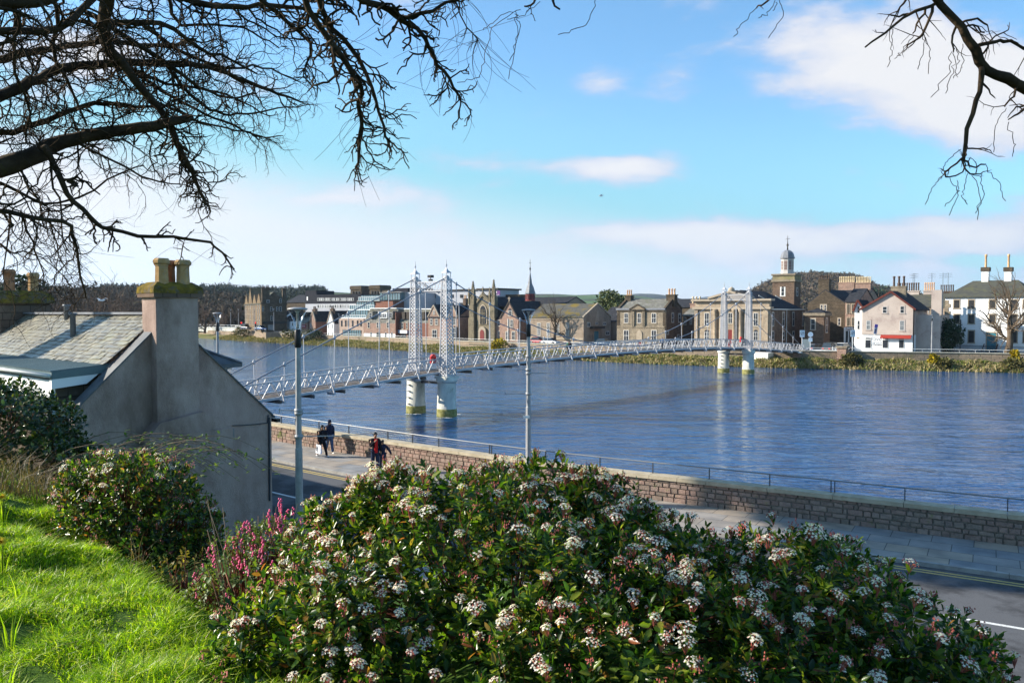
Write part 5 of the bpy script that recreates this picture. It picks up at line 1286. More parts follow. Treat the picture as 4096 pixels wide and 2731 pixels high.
# ================================================================== cottage below the hill
CG = Vector((.66,.75)); CG.normalize(); g_dir = -CG       # along the gable, towards the hill on the left
A_dir = Vector((-.75,.66)).normalized(); g_dir = Vector((-A_dir.y,A_dir.x)); g_dir = g_dir if g_dir.y<0 else -g_dir
C0 = Vector((-8.1,27.0))
cott = empty('cottage', (C0.x,C0.y,2.3), 0, 'grey harled gabled cottage with slate roof and four pot chimney below the hill', 'cottage')
def gp(u,v,off=0.0):        # photo px on the gable plane (shifted by off along A_dir) -> (g, z)
    r=ray(u,v); r2=Vector((r.x,r.y)); q=C0+A_dir*off; k=q.dot(A_dir)/r2.dot(A_dir); p=r2*k
    return ((p-C0).dot(g_dir), CAMZ+r.z*k)
def cw(g,a,z): p=C0+g_dir*g+A_dir*a; return (p.x-C0.x, p.y-C0.y, z-2.3)
def cbox(m,g0,g1,a0,a1,z0,z1):
    P=[cw(g0,a0,z0),cw(g1,a0,z0),cw(g1,a1,z0),cw(g0,a1,z0),cw(g0,a0,z1),cw(g1,a0,z1),cw(g1,a1,z1),cw(g0,a1,z1)]
    F=[(0,1,2,3),(7,6,5,4),(4,5,1,0),(5,6,2,1),(6,7,3,2),(7,4,0,3)]
    m.add(P,F); return m
def cprism(m,pts,a0,a1):
    n=len(pts); vs=[cw(g,a0,z) for g,z in pts]+[cw(g,a1,z) for g,z in pts]
    fs=[tuple(range(n)),tuple(range(2*n-1,n-1,-1))]+[((i+1)%n,i,n+i,n+(i+1)%n) for i in range(n)]
    m.add(vs,fs); return m
def fixn(o):
    bm=bmesh.new(); bm.from_mesh(o.data); bmesh.ops.recalc_face_normals(bm,faces=bm.faces); bm.to_mesh(o.data); bm.free(); return o
K['harl']=mat('grey_roughcast',(.345,.25,.215),(.46,.345,.295),1.3,rough=.95,bump=1.0,bscale=38,bd=.035,stretch=(1,1,.55),c3=(.235,.165,.135),s3=.55,t3=(.48,.66))
K['harl_patch']=mat('smooth_patch',(.23,.215,.205),(.27,.255,.245),2,rough=.9,bump=.3,bscale=30)
K['moss']=mat('mossy_stone_cap',(.22,.15,.025),(.08,.065,.02),4,rough=1,bump=1.0,bscale=14,bd=.04,c3=(.12,.10,.08),s3=3,t3=(.5,.6))
K['slates']=mat('stone_slates',(.85,.85,.82),(1.15,1.12,1.05),4,rough=.40,bump=.5,bscale=20,spec=.6,bd=.01,
    island=[(0,(.12,.115,.105)),(.25,(.25,.24,.20)),(.5,(.17,.155,.12)),(.75,(.30,.28,.22)),(1,(.10,.10,.095))],c3=(.26,.245,.15),s3=.9,t3=(.57,.70))
K['slate_new']=mat('dark_slates',(.07,.075,.085),(.12,.125,.13),2,rough=.5,island=[(0,(.8,.8,.8)),(1,(1.2,1.2,1.2))])
K['corr']=mat('corrugated_sheet',(.07,.12,.13),(.10,.15,.16),1,rough=.5,spec=.5)
gl=gp(300,1644); gr=gp(1079,1659); gA=gp(672,1266)
gwall=[(0,2.3),(0,gr[1]),gA,gl,(gl[0],2.3)]
o=cprism(MB(),gwall,0,.45).build('gable_wall',K['harl'],cott); fixn(o)
GA,ZA_=gA; slr=(ZA_-gr[1])/GA; gl2=gp(457,1459); sll=(ZA_-gl2[1])/(gl2[0]-GA)
AL=12.6
o=cprism(MB(),[(0.15,2.3),(0.15,gr[1]-.1),(GA,ZA_-.15),(gl2[0],gl2[1]-.1),(gl2[0],2.3)],.46,AL).build('body_wall',K['harl'],cott); fixn(o)
# rake copings
m=MB(); 
def rbar(m,p,q,a0,a1,t):
    (g0,z0),(g1,z1)=p,q
    P=[cw(g0,a0,z0),cw(g1,a0,z1),cw(g1,a1,z1),cw(g0,a1,z0),cw(g0,a0,z0+t),cw(g1,a0,z1+t),cw(g1,a1,z1+t),cw(g0,a1,z0+t)]
    m.add(P,[(0,1,2,3),(7,6,5,4),(4,5,1,0),(5,6,2,1),(6,7,3,2),(7,4,0,3)])
rbar(m,(-.12,gr[1]-.12*slr),(GA,ZA_),-.05,.5,.06); rbar(m,(GA,ZA_),(gl[0]+.1,gl[1]-.1*sll),-.05,.5,.06)
fixn(m.build('rake_coping',K['slate_new'],cott))
def slates(name,ge,zee,gr_,zr_,a0,a1,m_,seed,w=.24,ex=.165):
    rs=random.Random(seed); dv=Vector((ge-gr_,zee-zr_)); Ls=dv.length; dv/=Ls; nrm=Vector((-dv.y,dv.x)); nrm=nrm if nrm.y>0 else -nrm
    mb=MB(); rows=int(Ls/ex)
    for r in range(rows+1):
        s0=Ls-r*ex; s1=s0-ex*1.6; a=a0+(w*.5 if r%2 else 0)*rs.uniform(.8,1.2)-w
        exr=w*(1-.25*r/rows)
        while a<a1:
            ww=exr*rs.uniform(.75,1.2); aa=max(a0,a+.006); ab=min(a1,a+ww-.006)
            if ab-aa>.05:
                l0=.055+rs.uniform(-.01,.018); l1=.02; dr=rs.uniform(-.02,.02); th=.018
                def pt(s,lift): q=Vector((gr_,zr_))+dv*s+nrm*lift; return (q.x,q.y)
                e0=pt(s0+dr,l0); e1=pt(s0+dr+rs.uniform(-.012,.012),l0+rs.uniform(-.008,.008)); t0=pt(max(0,s1),l1); b0=pt(s0+dr,l0-th)
                mb.add([cw(e0[0],aa,e0[1]),cw(e1[0],ab,e1[1]),cw(t0[0],ab,t0[1]),cw(t0[0],aa,t0[1]),cw(b0[0],aa,b0[1]),cw(b0[0],ab,b0[1])],[(0,1,2,3),(4,5,1,0)])
            a+=ww
    o=mb.build(name,m_,cott); return o
slates('slate_roof',gl2[0]+.05,gl2[1]-.05*sll+.0,GA,ZA_+.0,.5,AL,K['slates'],5)
slates('street_roof',-.25,gr[1]-.25*slr,GA,ZA_,.5,AL,K['slate_new'],6)
m=MB(); 
P=[cw(GA,.5,ZA_+.10),cw(GA,AL,ZA_+.10)]; m.bar(P[0],P[1],.22,.07); m.build('ridge',K['lead'],cott)
# chimney stack on the gable
cl=gp(596,1200); crr=gp(786,1200); ztop=gp(700,1190)[1]
g0c,g1c=gp(774,1500)[0],gp(606,1500)[0]
o=cbox(MB(),g0c,g1c,-.35,.55,2.3,ztop).build('chimney_stack',K['harl'],cott); fixn(o); stack=o
# shoulder widening lower down
q=gp(583,1700); q2=gp(560,1850); zsh=gp(600,1690)[1]
m=MB(); cbox(m,g0c-.95,g1c+.36,-.62,.02,2.3,zsh-.35); cprism(m,[(g0c-.95,zsh-.349),(g0c-.02,zsh+.25),(g1c+.02,zsh+.02),(g1c+.36,zsh-.349)],-.56,.02); fixn(m.build('chimney_breast',K['harl'],cott))
m=MB(); zt=ztop
cbox(m,g0c-.10,g1c+.10,-.45,.65,zt,zt+.12); fixn(m.build('chimney_cornice',K['st_brown'],stack))
def frust(m,g0,g1,a0,a1,z0,z1,i):
    m.add([cw(g0,a0,z0),cw(g1,a0,z0),cw(g1,a1,z0),cw(g0,a1,z0),cw(g0+i,a0+i,z1),cw(g1-i,a0+i,z1),cw(g1-i,a1-i,z1),cw(g0+i,a1-i,z1)],[(0,1,2,3),(7,6,5,4),(4,5,1,0),(5,6,2,1),(6,7,3,2),(7,4,0,3)]); return m
m=MB(); frust(m,g0c-.12,g1c+.12,-.47,.67,zt+.12,zt+.30,.02); frust(m,g0c-.10,g1c+.10,-.45,.65,zt+.301,zt+.46,.22); fixn(m.build('mossy_cap',K['moss'],stack))
K['potA']=mat('weathered_buff_pot',(.38,.215,.085),(.48,.31,.15),5,rough=.8,c3=(.33,.24,.15),s3=6)
K['potB']=mat('weathered_clay_pot',(.33,.13,.06),(.42,.20,.10),5,rough=.8,c3=(.22,.14,.10),s3=6)
def pot(par,g,a,z,h,r,m_):
    c=cw(g,a,z); k=MB(); z=c[2]
    k.lathe(c[0],c[1],[(r*1.02,z),(r,z+h*.1),(r*.92,z+h*.70),(r*.98,z+h*.72),(r*.95,z+h*.76),(r*1.22,z+h*.82),(r*1.25,z+h*.92),(r*1.05,z+h*.97),(r*1.02,z+h),(r*.8,z+h),(r*.75,z+h*.8)],8,smooth=False)
    return k.build('chimney_pot',m_,par)
zt2=zt+.36; G=g1c-g0c
pot(stack,g1c-.30,-.12,zt2,.80,.205,K['potA']); pot(stack,g1c-.50,.32,zt2,.78,.19,K['potB']); pot(stack,g0c+.55,.35,zt2,.78,.19,K['potB']); pot(stack,g0c+.35,-.12,zt2,.78,.21,K['potA'])
# patches, cables and meter box on the gable
m=MB()
def gline(m,pts,w=.03,d=-.03,base=0.0):
    for (a,b) in zip(pts[:-1],pts[1:]):
        p=gp(*a); q=gp(*b); m.bar(cw(p[0],d+base,p[1]),cw(q[0],d+base,q[1]),w,w)
def F1(x,y): return (x/1.4,980+y/1.4)
gline(m,[F1(1300,1010),F1(1400,1005),F1(1495,995),F1(1500,950)]); gline(m,[F1(1285,1095),F1(1290,1420),F1(1290,1500)],.035)
gline(m,[F1(1505,965),F1(1508,1430)],.05); gline(m,[F1(1130,955),F1(1200,1005)],.04,-.05)
m.build('cable_run',K['steel_dark'],cott)
p=gp(*F1(1270,1075)); q=gp(*F1(1300,1025)); o=cbox(MB(),q[0],p[0],-.14,-.001,p[1],q[1]).build('meter_box',K['harl_patch'],cott); fixn(o)
p=gp(*F1(1510,962)); m=MB(); c=cw(-.28,0,gr[1]-.22); d=cw(-.28,AL,gr[1]-.22); m.bar(c,d,.14,.12); m.build('gutter',K['black'],cott)
# soil pipes on the roof slope
for (u,v,s,h) in ((400,1345,.40,.75),(270,1285,.12,.5)):
    # place on left slope
    gg=GA+(gl2[0]-GA)*(.52 if s==.40 else .12); zz=ZA_-sll*(gg-GA)
    best=min([(abs(((C0+g_dir*gg+A_dir*a).x/(C0+g_dir*gg+A_dir*a).y)*FPX+CX-(291/1.0 if s==.40 else 378/1.4)),a) for a in [i*.1+1 for i in range(120)]])
    aa=best[1]; c=cw(gg,aa,zz); m=MB(); m.lathe(c[0],c[1],[(.09,c[2]-.1),(.09,c[2]+h),(.13,c[2]+h+.02),(.13,c[2]+h+.08)],10); m.build('roof_vent',K['lead'],cott)
# lean-to extension on the hill side
ext=cott
P0=gp(*F1(640,670),.6); P1=gp(*F1(285,715),.6)
ge0=gl2[0]; ge1=P1[0]; ze0=gl2[1]-.02; ze1=P1[1]+.02
o=cprism(MB(),[(ge0-.2,2.3),(ge0-.2,ze0-.35),(ge1-.15,ze1-.45),(ge1-.15,2.3)],.75,9).build('extension_wall',K['st_dark'],cott); fixn(o)
o=cprism(MB(),[(ge0-.3,ze0),(ge1,ze1),(ge1,ze1-.2),(ge0-.3,ze0-.22)],.55,9.2).build('extension_roof',K['corr'],cott); fixn(o)
m=MB()
for i in range(80):
    a=.6+i*.108; rbar(m,(ge0-.25,ze0+.005),(ge1+.03,ze1+.005),a,a+.05,.03)
fixn(m.build('corrugation',K['corr'],cott))
o=cprism(MB(),[(ge0+.2,ze0-.24),(ge1,ze1-.21),(ge1,ze1-.48),(ge0+.55,ze0-.52)],.56,.72).build('fascia',K['white'],cott); fixn(o)
m=MB(); a=cw(ge1+.08,.5,ze1-.10); d=cw(ge1+.08,9.2,ze1-.10); m.tube([a,d],.06,6); m.build('gutter',K['gutter'],cott)
o=cbox(MB(),ge1-.15,ge1-.08,.74,9,ze1-.75,ze1-.25).build('side_boarding',K['white'],cott); fixn(o)
o=cbox(MB(),ge1-.12,ge1-.07,1.0,2.0,ze1-1.9,ze1-.8).build('extension_window',K['pane_pale'],cott); fixn(o)
# second cottage in the terrace
c2=empty('neighbouring_cottage',(C0.x,C0.y,2.3),0,'slate roofed cottage further along the terrace with two pot mossy chimney','cottage')
save=cott; cott=c2
o=cprism(MB(),[(0.15,2.3),(0.15,gr[1]-.1),(GA,ZA_-.05),(gl2[0],gl2[1]-.1),(gl2[0],2.3)],AL+.02,AL+12).build('body_wall',K['harl'],c2); fixn(o)
slates('slate_roof',gl2[0]+.05,gl2[1]-.05*sll,GA,ZA_+.02,AL+.4,AL+12,K['slates'],9,w=.28,ex=.2)
m=MB(); rbar(m,(gl2[0]+.3,gl2[1]-.3*sll+.05),(GA,ZA_+.15),AL-.1,AL+.35,.22); fixn(m.build('skew',K['moss'],c2))
zt=ZA_+.50
o=cbox(MB(),GA-.9,GA+.9,AL-.4,AL+.5,ZA_-1.6,zt).build('chimney_stack',K['st_brown'],c2); fixn(o); st2=o
m=MB(); frust(m,GA-1.05,GA+1.05,AL-.55,AL+.65,zt,zt+.3,.05); frust(m,GA-1.0,GA+1.0,AL-.5,AL+.6,zt+.301,zt+.5,.25); fixn(m.build('mossy_cap',K['moss'],st2))
pot(st2,GA+.45,AL,zt+.4,.95,.20,K['potB']); pot(st2,GA-.45,AL+.1,zt+.4,.85,.20,K['potA'])
cott=save
# street side bay with hipped roof
bay=empty('corner_bay',(0,0,0),0,'small white windowed bay with hipped slate roof beyond the cottage gable','bay')
bp0=at(*F1(1230,660),30.5); bay.location=(bp0.x-1.95,bp0.y+.6,2.3); bay.rotation_euler=(0,0,math.atan2(A_dir.y,A_dir.x))
e=at(*F1(1350,668),29.0); zt=CAMZ+(at(*F1(1350,672),30).z-CAMZ)-2.3; apx=at(*F1(1105,530),31.5)
m=MB(); m.box(-1.6,1.5,-.2,-1.5,0,zt) if False else m.box(-1.6,1.6,-1.3,1.6,0,zt); m.build('wall',K['white'],bay)
m=MB(); zz=apx.z-2.3+.60; m.add([(-2,-1.7,zt),(2,-1.7,zt),(2,2,zt),(-2,2,zt),(0,1.6,zz),(.6,1.6,zz),(-2,-1.7,zt-.14),(2,-1.7,zt-.14),(2,2,zt-.14),(-2,2,zt-.14)],[(0,1,5,4),(1,2,5),(2,3,4,5),(3,0,4),(6,7,1,0),(7,8,2,1),(8,9,3,2),(9,6,0,3),(9,8,7,6)]); fixn(m.build('hipped_roof',K['slate_new'],bay))
m=MB(); m.bar((-2,-1.7,zt+.03),(0,1.6,zz+.03),.14,.06); m.bar((2,-1.7,zt+.03),(.6,1.6,zz+.03),.14,.06); m.build('lead_hip',K['lead'],bay)
m=MB()
for x in (-1.1,-.2,.7): m.box(x,x+.6,-1.34,-1.28,zt-1.5,zt-.25)
m.build('window',K['pane'],bay); m=MB(); m.box(-1.75,1.75,-1.45,1.7,zt-.02,zt+.05) if False else m.box(-1.7,1.7,-1.42,-1.3,zt-.22,zt-.145); m.build('eaves_board',K['white'],bay)

# ================================================================== street lamps
def lamp(loc, label, arms=(), group='tall street lamps with inverted glass cone heads', rz=0, s=1.0, plate=False, detail=True, hh=7.2):
    e=empty('street_lamp',loc,rz,label,'street lamp',group)
    e.scale=(s,s,s)
    m=MB(); m.lathe(0,0,[(.16,0),(.16,.05),(.115,.3),(.105,3.2),(.092,3.22),(.075,hh-1.1)],8 if not detail else 10,smooth=False); m.build('post',K['lamp_metal'],e)
    m=MB(); m.lathe(0,0,[(.085,hh-1.1),(.095,hh-1.08),(.095,hh-.62),(.07,hh-.58)],12); m.build('sleeve',K['black'],e)
    m=MB(); m.lathe(0,0,[(.045,hh-.56),(.05,hh-.5),(.03,hh-.4),(.035,hh-.12),(.09,hh-.05)],8); m.build('lantern_core',K['lamp_metal'],e)
    m=MB(); vs=[]; n=16
    prof=[(.07,hh-.58),(.09,hh-.46),(.14,hh-.3),(.21,hh-.14),(.26,hh-.02)]
    for r,z in prof:
        for j in range(n): a=2*math.pi*j/n; vs.append((r*math.cos(a),r*math.sin(a),z))
    m.add(vs,[(i*n+j,i*n+(j+1)%n,(i+1)*n+(j+1)%n,(i+1)*n+j) for i in range(len(prof)-1) for j in range(n)],True); m.build('glass_cone',K['glass'],e)
    m=MB(); m.lathe(0,0,[(.27,hh-.02),(.285,hh),(.27,hh+.025),(.1,hh+.05)],20); m.build('cap_disc',K['lamp_metal'],e)
    m=MB()
    for (z,x0,x1,dy) in arms: m.bar((x0,dy*x0,z),(x1,dy*x1,z+.0),.028); m.lathe(0,0,[(.12,z-.05),(.12,z+.05)],8); m.bar((x0,dy*x0,z-.07),(x0,dy*x0,z+.07),.02)
    if arms: m.build('banner_arms',K['lamp_metal'],e)
    if plate: m=MB(); m.box(-.22,.05,-.14,-.115,2.75,2.86); m.build('number_plate',K['white'],e)
    return e
l1=V(688,1200,23.0); lamp((l1.x,23.0,2.4),'tall grey street lamp standing between the cottage gable and the pavement walkers',[(4.3,-.55,-.05,0),(4.22,.05,.6,0),(3.55,.1,1.25,.1)])
l2=V(1213.5,1080,33.3); lamp((l2.x,33.2,2.4),'pale street lamp rising behind the flowering bush in front of the bridge span',[(5.3,-.95,-.1,0),(4.75,-.45,0,0),(4.6,.0,.75,0),(3.75,-.95,-.1,0)],plate=True)
l3=V(500,790,50); lamp((l3.x,50,2.35),'distant street lamp above the bay roof left of the footbridge',hh=7.1)
for (u,v,Y,lab) in ((ZE(1187,0)[0],0,144,'slim street lamp beside the pink restaurant on the far bank'),(ZA(350,0)[0],0,262,'street lamp in front of the hotel river front'),(ZA(575,0)[0],0,256,'street lamp at the shaded corner of the hotel'),(ZA(158,0)[0],0,285,'street lamp at the road bridge end'),(ZA(1340,0)[0],0,236,'street lamp beside the white gabled house'),(ZA(68,0)[0],0,300,'street lamp standing on the road bridge'),(ZC(1892,0)[0],0,160,'white lamp post before the court house'),(ZC(205,0)[0],0,186,'white lamp post at the left corner of the stone villa')):
    p=at(u,1290,Y); lamp((p.x,Y,ZS if Y<250 else 3.8),lab,detail=False,hh=6.9)

# ================================================================== people
def skinned(name, verts, edges, radii, m, parent, sub=1, root=0):
    me=bpy.data.meshes.new(name); me.from_pydata(verts,edges,[]); me.materials.append(m)
    o=bpy.data.objects.new(name,me); C.objects.link(o); o.parent=parent
    md=o.modifiers.new('skin','SKIN'); md.use_smooth_shade=True
    for i,r in enumerate(radii):
        sv=me.skin_vertices[0].data[i]; sv.radius=(r,r) if not isinstance(r,tuple) else r; sv.use_root=(i==root)
    sb=o.modifiers.new('sub','SUBSURF'); sb.levels=sub; sb.render_levels=sub
    return o
def person(loc, heading, h, label, pose, top, bottom, skin='skin', hair='hair', shoe='white', hood=False, longhair=False, shirt=None, group=None, coat_len=.50):
    """heading: angle of the walking direction; local +x forward, +y left, unit = body height"""
    e=empty('person',loc,heading,label,'person',group); s=h
    J={}
    J['pel']=(0,0,.53); J['wst']=(.0,0,.61); J['che']=(.01,0,.72); J['sh']=(.01,0,.80); J['nk']=(.015,0,.845); J['hd0']=(.025,0,.88); J['hd1']=(.03,0,.93); J['hd2']=(.025,0,.975)
    for sd_,sg in (('l',1),('r',-1)):
        sw=pose.get('leg_'+sd_,0); kn=pose.get('knee_'+sd_,0)
        hip=Vector((0,sg*.05,.51)); kne=hip+Vector((math.sin(sw)*.24,sg*.003,-math.cos(sw)*.24)); a2=sw-kn
        ank=kne+Vector((math.sin(a2)*.235,0,-math.cos(a2)*.235)); toe=ank+Vector((.085*math.cos(a2*.6),sg*.01,-.02+.05*math.sin(a2*.6)))
        J['hip'+sd_]=hip; J['kne'+sd_]=kne; J['ank'+sd_]=ank; J['toe'+sd_]=toe
        sh=Vector((.01,sg*.105,.80)); aw,ab,eb=pose.get('arm_'+sd_,(0,.10,.15))
        el_=sh+Vector((math.sin(aw)*.17,sg*math.sin(ab)*.17,-math.cos(aw)*math.cos(ab)*.17))
        hn=el_+Vector((math.sin(aw+eb)*.14,sg*math.sin(ab-pose.get('in_'+sd_,.1))*.14,-math.cos(aw+eb)*.14))
        J['sho'+sd_]=sh; J['elb'+sd_]=el_; J['han'+sd_]=hn; dv=(hn-el_).normalized(); J['pal'+sd_]=hn+dv*.03
    dz=min(J['toel'][2],J['toer'][2],J['ankl'][2]-.03,J['ankr'][2]-.03)-.005
    names=list(J); idx={n:i for i,n in enumerate(names)}; P=[Vector(J[n])*s-Vector((0,0,dz*s)) for n in names]
    E=[('pel','wst'),('wst','che'),('che','sh'),('sh','nk'),('nk','hd0'),('hd0','hd1'),('hd1','hd2')]
    for q in 'lr': E+=[('pel','hip'+q),('hip'+q,'kne'+q),('kne'+q,'ank'+q),('ank'+q,'toe'+q),('sh','sho'+q),('sho'+q,'elb'+q),('elb'+q,'han'+q),('han'+q,'pal'+q)]
    R0=dict(pel=.06,wst=.058,che=.068,sh=.05,nk=.028,hd0=.042,hd1=.05,hd2=.036)
    for q in 'lr': R0.update({'hip'+q:.048,'kne'+q:.032,'ank'+q:.02,'toe'+q:.018,'sho'+q:.03,'elb'+q:.023,'han'+q:.016,'pal'+q:.018})
    vs=[tuple(p) for p in P]; ed=[(idx[a],idx[b]) for a,b in E]; rd_=[R0[n]*s for n in names]
    # fingers and thumb, nose
    for q,sg in (('l',1),('r',-1)):
        base_=P[idx['pal'+q]]; dv=(base_-P[idx['han'+q]]).normalized(); side=dv.cross(Vector((0,1,0))).normalized() if abs(dv.y)<.9 else Vector((1,0,0))
        for k in range(4):
            f1=base_+dv*.022*s+side*(k-1.5)*.011*s; f2=f1+dv*(.022-.003*abs(k-1.5))*s+Vector((0,-sg*.008*s,0))
            vs+= [tuple(f1),tuple(f2)]; n=len(vs); ed+=[(idx['pal'+q],n-2),(n-2,n-1)]; rd_+=[.0055*s,.0045*s]
        t1=P[idx['han'+q]]+side*.022*s+dv*.015*s; vs.append(tuple(t1)); ed.append((idx['han'+q],len(vs)-1)); rd_.append(.006*s)
    nose=P[idx['hd1']]+Vector((.055,0,-.008))*s; vs.append(tuple(nose)); ed.append((idx['hd1'],len(vs)-1)); rd_.append(.011*s)
    skinned('body',vs,ed,rd_,K[skin],e,sub=1)
    def sub(nm,keys,edges,radii,m,lv=1):
        vv=[tuple(P[idx[k]]) if isinstance(k,str) else tuple(k) for k in keys]
        return skinned(nm,vv,edges,[r*s for r in radii],m,e,sub=lv)
    low=P[idx['pel']]+Vector((0,0,(coat_len-.53)*s)); 
    ks=[low,'pel','wst','che','sh','nk','shol','elbl','hanl','shor','elbr','hanr']
    sub('jacket',ks,[(0,1),(1,2),(2,3),(3,4),(4,5),(4,6),(6,7),(7,8),(4,9),(9,10),(10,11)],[.105,.098,.088,.098,.072,.038,.054,.044,.033,.054,.044,.033],K[top])
    if shirt: 
        m=MB(); a=P[idx['che']]; b2=P[idx['pel']]; m.box(a.x+.07*s,a.x+.108*s,-.035*s,.035*s,b2.z-.04*s,P[idx['sh']].z+.03*s); m.build('shirt',K[shirt],e)
    ks=['pel','hipl','knel','ankl','hipr','kner','ankr']; sub('trousers',ks,[(0,1),(1,2),(2,3),(0,4),(4,5),(5,6)],[.085,.072,.050,.038,.072,.050,.038],K[bottom])
    for q in 'lr':
        a=P[idx['ank'+q]]; t=P[idx['toe'+q]]; d=(t-a); heel=a-Vector((.012*s,0,.022*s))
        m=MB(); mid=(heel+t)/2; m.ellip((mid.x,mid.y,min(a.z,t.z)-.0),( .062*s,.024*s,.024*s),8,6); m.build('shoe',K[shoe],e)
    hd=P[idx['hd1']]; m=MB()
    if hood: m.ellip((hd.x-.015*s,hd.y,hd.z+.01*s),(.062*s,.056*s,.072*s),12,8); m.ellip((hd.x-.02*s,hd.y,hd.z-.06*s),(.05*s,.06*s,.03*s),10,6); m.build('hood',K[top],e)
    else:
        m.ellip((hd.x-.016*s,hd.y,hd.z+.016*s),(.052*s,.053*s,.055*s),12,8)
        if longhair: m.ellip((hd.x-.045*s,hd.y,hd.z-.06*s),(.035*s,.05*s,.09*s),10,8)
        m.build('hair',K[hair],e)
    return e,P,idx
wd=math.atan2(-.72,.69)   # walking along the pavement towards the right
def pav(u,v): p=V(u,v,40); q=atz(u*1.7415,v*1.7415,ZP); return (q.x,q.y,ZP)
e,P,ix=person(pav(740,1048),wd,1.64,'woman in black coat with long dark hair carrying a white shopping bag',dict(leg_l=.42,knee_l=.05,leg_r=-.38,knee_r=.25,arm_r=(0,.12,.1),arm_l=(.15,.1,.3)),'cloth_black','cloth_black',longhair=True)
hw=e.location.copy()
bg=empty('shopping_bag',(0,0,0),wd,'white shopping bag with black lettering in the hand of the woman in black','bag')
hp_=Matrix.Rotation(wd,4,'Z')@P[ix['palr']]; bg.location=(hw.x+hp_.x,hw.y+hp_.y,hw.z+hp_.z-.05)
m=MB(); m.add([(-.22,-.05,-.46),(.22,-.05,-.46),(.22,.05,-.46),(-.22,.05,-.46),(-.20,-.02,-.04),(.20,-.02,-.04),(.20,.02,-.04),(-.20,.02,-.04)],[(0,3,2,1),(4,5,6,7),(0,1,5,4),(1,2,6,5),(2,3,7,6),(3,0,4,7)]); m.build('bag_body',flat('bag_white',(.72,.76,.85),.6),bg)
m=MB(); m.tube([(-.08,0,-.05),(-.06,0,.03),(.0,0,.06),(.06,0,.03),(.08,0,-.05)],.008,4); m.build('handle',K['black'],bg)
text('NEXT',.13,K['black'],bg,(-.10,-.06,-.25),rot=(math.pi/2,math.pi/2,0))
p=pav(757,1041); person(p,wd,1.72,'person in navy hooded jacket and blue jeans walking beside the woman in black',dict(leg_l=.22,knee_l=.1,leg_r=-.2,knee_r=.2,arm_r=(.05,.12,.1),arm_l=(0,.12,.1)),'cloth_navy','denim',hood=True)
wd2=wd-.35
p=pav(862,1082); person(p,wd2,1.78,'man in black leather jacket over red top holding his hand to his mouth',dict(leg_l=.15,leg_r=-.15,knee_r=.1,arm_r=(.45,.2,2.2),in_r=.9,arm_l=(0,.15,.1)),'cloth_black','denim_dark',shirt='cloth_red',shoe='black')
p=pav(879,1080); person(p,wd2,1.40,'child in dark jacket walking at the left hand of the man in red',dict(leg_l=.1,leg_r=-.15,arm_l=(.1,.6,.2),arm_r=(0,.3,.1)),'cloth_navy','denim_dark',shoe='black')
bh=math.atan2(BA.y,BA.x)+math.pi
def onb(u):   # x on the bridge centre line for photo px u (2352 units)
    k=(u-1176)/1850; return (k*B0.y-B0.x)/(BA.x-k*BA.y)
for (u,yy,lab,top_) in ((1303,-.35,'walker in black jacket on the bridge, left of the pair','cloth_black'),(1311,.3,'walker in green top with backpack on the bridge, right of the pair','cloth_green')):
    x=onb(u); q=bp(x,yy,zd(x)+.01); person(q,bh,1.76,lab,dict(leg_l=.2,leg_r=-.2,arm_l=(-.1,.1,.2),arm_r=(.2,.1,.3)),top_,'denim_dark',shoe='black',skin='skin2',group='two walkers on the bridge')
x=onb(1522); q=bp(x,0,zd(x)+.01); person(q,bh,1.6,'stooping person in blue jacket at the far part of the bridge',dict(leg_l=.3,leg_r=-.1,arm_l=(.6,.1,.5),arm_r=(.6,.1,.5)),'denim','cloth_black',shoe='black',skin='skin2')

